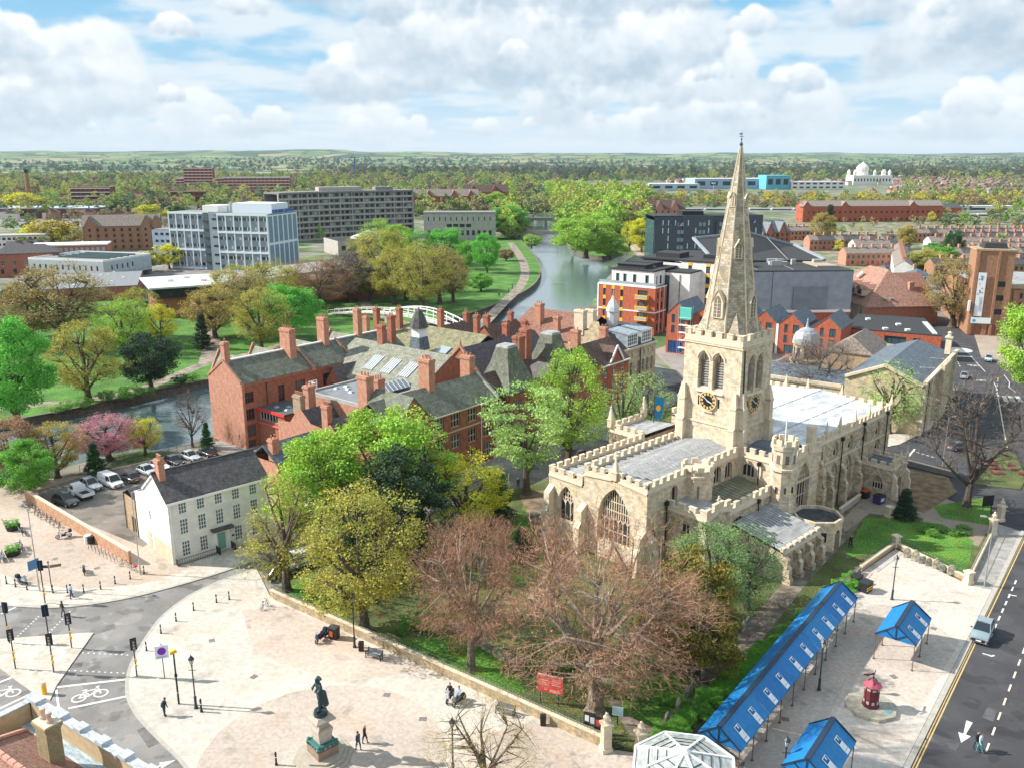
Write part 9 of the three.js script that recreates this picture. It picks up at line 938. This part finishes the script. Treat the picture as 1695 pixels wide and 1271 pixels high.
// ---------- road markings ----------
{
const Y0=-.084,line=(a,b,w,m=MT.paint,y=Y0)=>{const {L,m: M}=wallFrame(a,b);return structure('road_marking',gb(M.clone().setPosition(a[0],y,a[1])).quad([0,0,-w/2],[0,0,w/2],[L,0,w/2],[L,0,-w/2]),m);},dash=(a,b,n,f,w,m)=>{for (let i=0;i < n;i++) {const t0=i/n,t1=t0+f/n,P=t=>[a[0]+(b[0]-a[0])*t,a[1]+(b[1]-a[1])*t];line(P(t0),P(t1),w,m);}};
line([-44.63,-75.58],[-38.41,-76.91],.3);line([-41.78,-72.17],[-37.14,-74.08],.3);line([-44.43,-75.17],[-42.83,-72.45],.2);line([-51.31,-75.68],[-49.92,-77.23],.3);line([-48.79,-71.34],[-46.46,-74.58],.3);dash([-45.03,-81.75],[-39.59,-81.29],9,.3,.18);dash([-44.89,-78.5],[-38.56,-77.97],10,.3,.18);dash([-53.56,-84.98],[-53.52,-89.65],9,.35,.18);dash([-50.55,-85.73],[-50.49,-90.75],9,.35,.18);line([-58.11,-89.79],[-57.18,-91.59],.25);
const cycle=(p,turn,s)=>{const b=gb().at(p[0],Y0+.001,p[1],turn,s);for (const x of [-.55,.55]) for (let i=0;i < 16;i++) {const P=(t,r)=>[x+Math.cos(t*.3927)*r,0,Math.sin(t*.3927)*r];b.quad(P(i,.3),P(i,.4),P(i+1,.4),P(i+1,.3));} for (const [q,w] of [[[-.55,0],[-.25,-.55]],[[-.25,-.55],[.4,-.55]],[[-.25,-.5],[.0,0]],[[.0,0],[.42,-.6]],[[.55,0],[.38,-.75]],[[-.38,-.7],[-.12,-.7]],[[.3,-.78],[.5,-.78]],[[-.55,0],[0,0]]]) b.bar([q[0],0,q[1]],[w[0],0,w[1]],.1,.002);structure('cycle_marking',b,MT.paint);};cycle([-40.67,-74.18],.45,1.75);cycle([-49.16,-74.18],.5,1.75);
{const p=[-34.43,-97.41],b=gb().at(p[0],Y0+.001,p[1],TH(48),[2.6,1,1.5]);for (let i=0;i < 32;i++) {const P=(t,r)=>[Math.cos(t*.19635)*r,0,Math.sin(t*.19635)*r];b.quad(P(i,.84),P(i,1),P(i+1,1),P(i+1,.84));} structure('speed_roundel',b,MT.paint);const t=new TextGeometry('20',{font,size: 1.2,depth: .002,curveSegments: 4});t.computeBoundingBox();t.translate(-t.boundingBox.max.x/2,-.6,0);t.rotateX(-Math.PI/2);const m=shade(new THREE.Mesh(t,MT.paint));m.name='speed_number';m.position.set(p[0],Y0+.001,p[1]);m.rotation.y=TH(48)-Math.PI/2+1.57;m.scale.set(1.3,1,1.1);scene.add(m);tag(m,'','','','structure');}
const arrow=(p,turn,s)=>structure('arrow_marking',gb().at(p[0],Y0+.001,p[1],turn,s).quad([-2,0,-.28],[-2,0,.28],[.4,0,.1],[.4,0,-.1]).tri([.4,0,-.55],[.4,0,.55],[2,0,0]),MT.paint);arrow([40.93,-68.67],TH(37)+Math.PI,.95);arrow([-30.26,-63.97],.6,.8);
const kx=.605,kz=.796;for (const o of [.35,.6]) line([33.4+kz*o-8*kx,-63.7+kx*o+8*kz],[71+kz*o,-112.6+kx*o],.12,MT.paintYellow);dash([41.4,-66],[86,-124],26,.5,.16,mat([.72,.6,.45]));dash([50.5,-83.2],[62.5,-98.8],9,.55,.18);line([49.72,-81.06],[50.28,-81.29],.2);line([49.2,-81.63],[50.1,-81.06],.2);line([58.9,-94.35],[59.74,-94.05],.2);line([49,-58],[66,-80],.14,mat([.72,.5,.22]));
for (let i=0;i < 5;i++) line([108.95,-187.41],[104.87,-179.44],.01);for (const [a,b] of [[[107.14,-183.84],[105.26,-179.44]],[[108.45,-183.84],[106.8,-179.44]],[[109.9,-183.84],[108.34,-179.44]]]) line(a,b,.9);for (let s=0;s < 2;s++) {const pts=s?[[117.61,-203.07],[115.06,-196.07],[112.48,-191.65],[111.62,-187.41]] : [[111.43,-196.07],[108.74,-189.5],[106.79,-186.37],[105.95,-183.34]];for (let i=0;i < 3;i++) line(pts[i],pts[i+1],.15);} dash([111.44,-211.86],[114.01,-218.59],3,.5,.2);line([115.97,-223.54],[120.03,-222.82],1.2);line([119.3,-221.39],[114.75,-206.13],.18);dash([70.82,-147.18],[73.28,-143.3],5,.6,.2);line([67.65,-142.36],[71.8,-148.18],.3);line([109.62,-191.65],[88.63,-148.86],.2,mat([.7,.62,.5]));cycle([115.42,-213.17],TH(30)+1.57,1.4);cycle([109.26,-198.35],TH(30)+1.57,1.4);sheet('roundabout_disc',[0,1,2,3,4,5,6,7,8,9,10,11].map(i=>{const p=[120.61,-231.0];return [p[0]+Math.cos(i*.5236)*3.4,p[1]+Math.sin(i*.5236)*3.4];}),Y0+.002,MT.paint);
// bay lines in the car park
for (let i=0;i < 8;i++) {const p=[-65.5,-130.82],q=[-54.0,-144.9];line([p[0]+(q[0]-p[0])*i/7,p[1]+(q[1]-p[1])*i/7],[p[0]+(q[0]-p[0])*i/7+3.0,p[1]+(q[1]-p[1])*i/7+3.4],.1,MT.paint,.012);}
}

renderer.render(scene,camera);
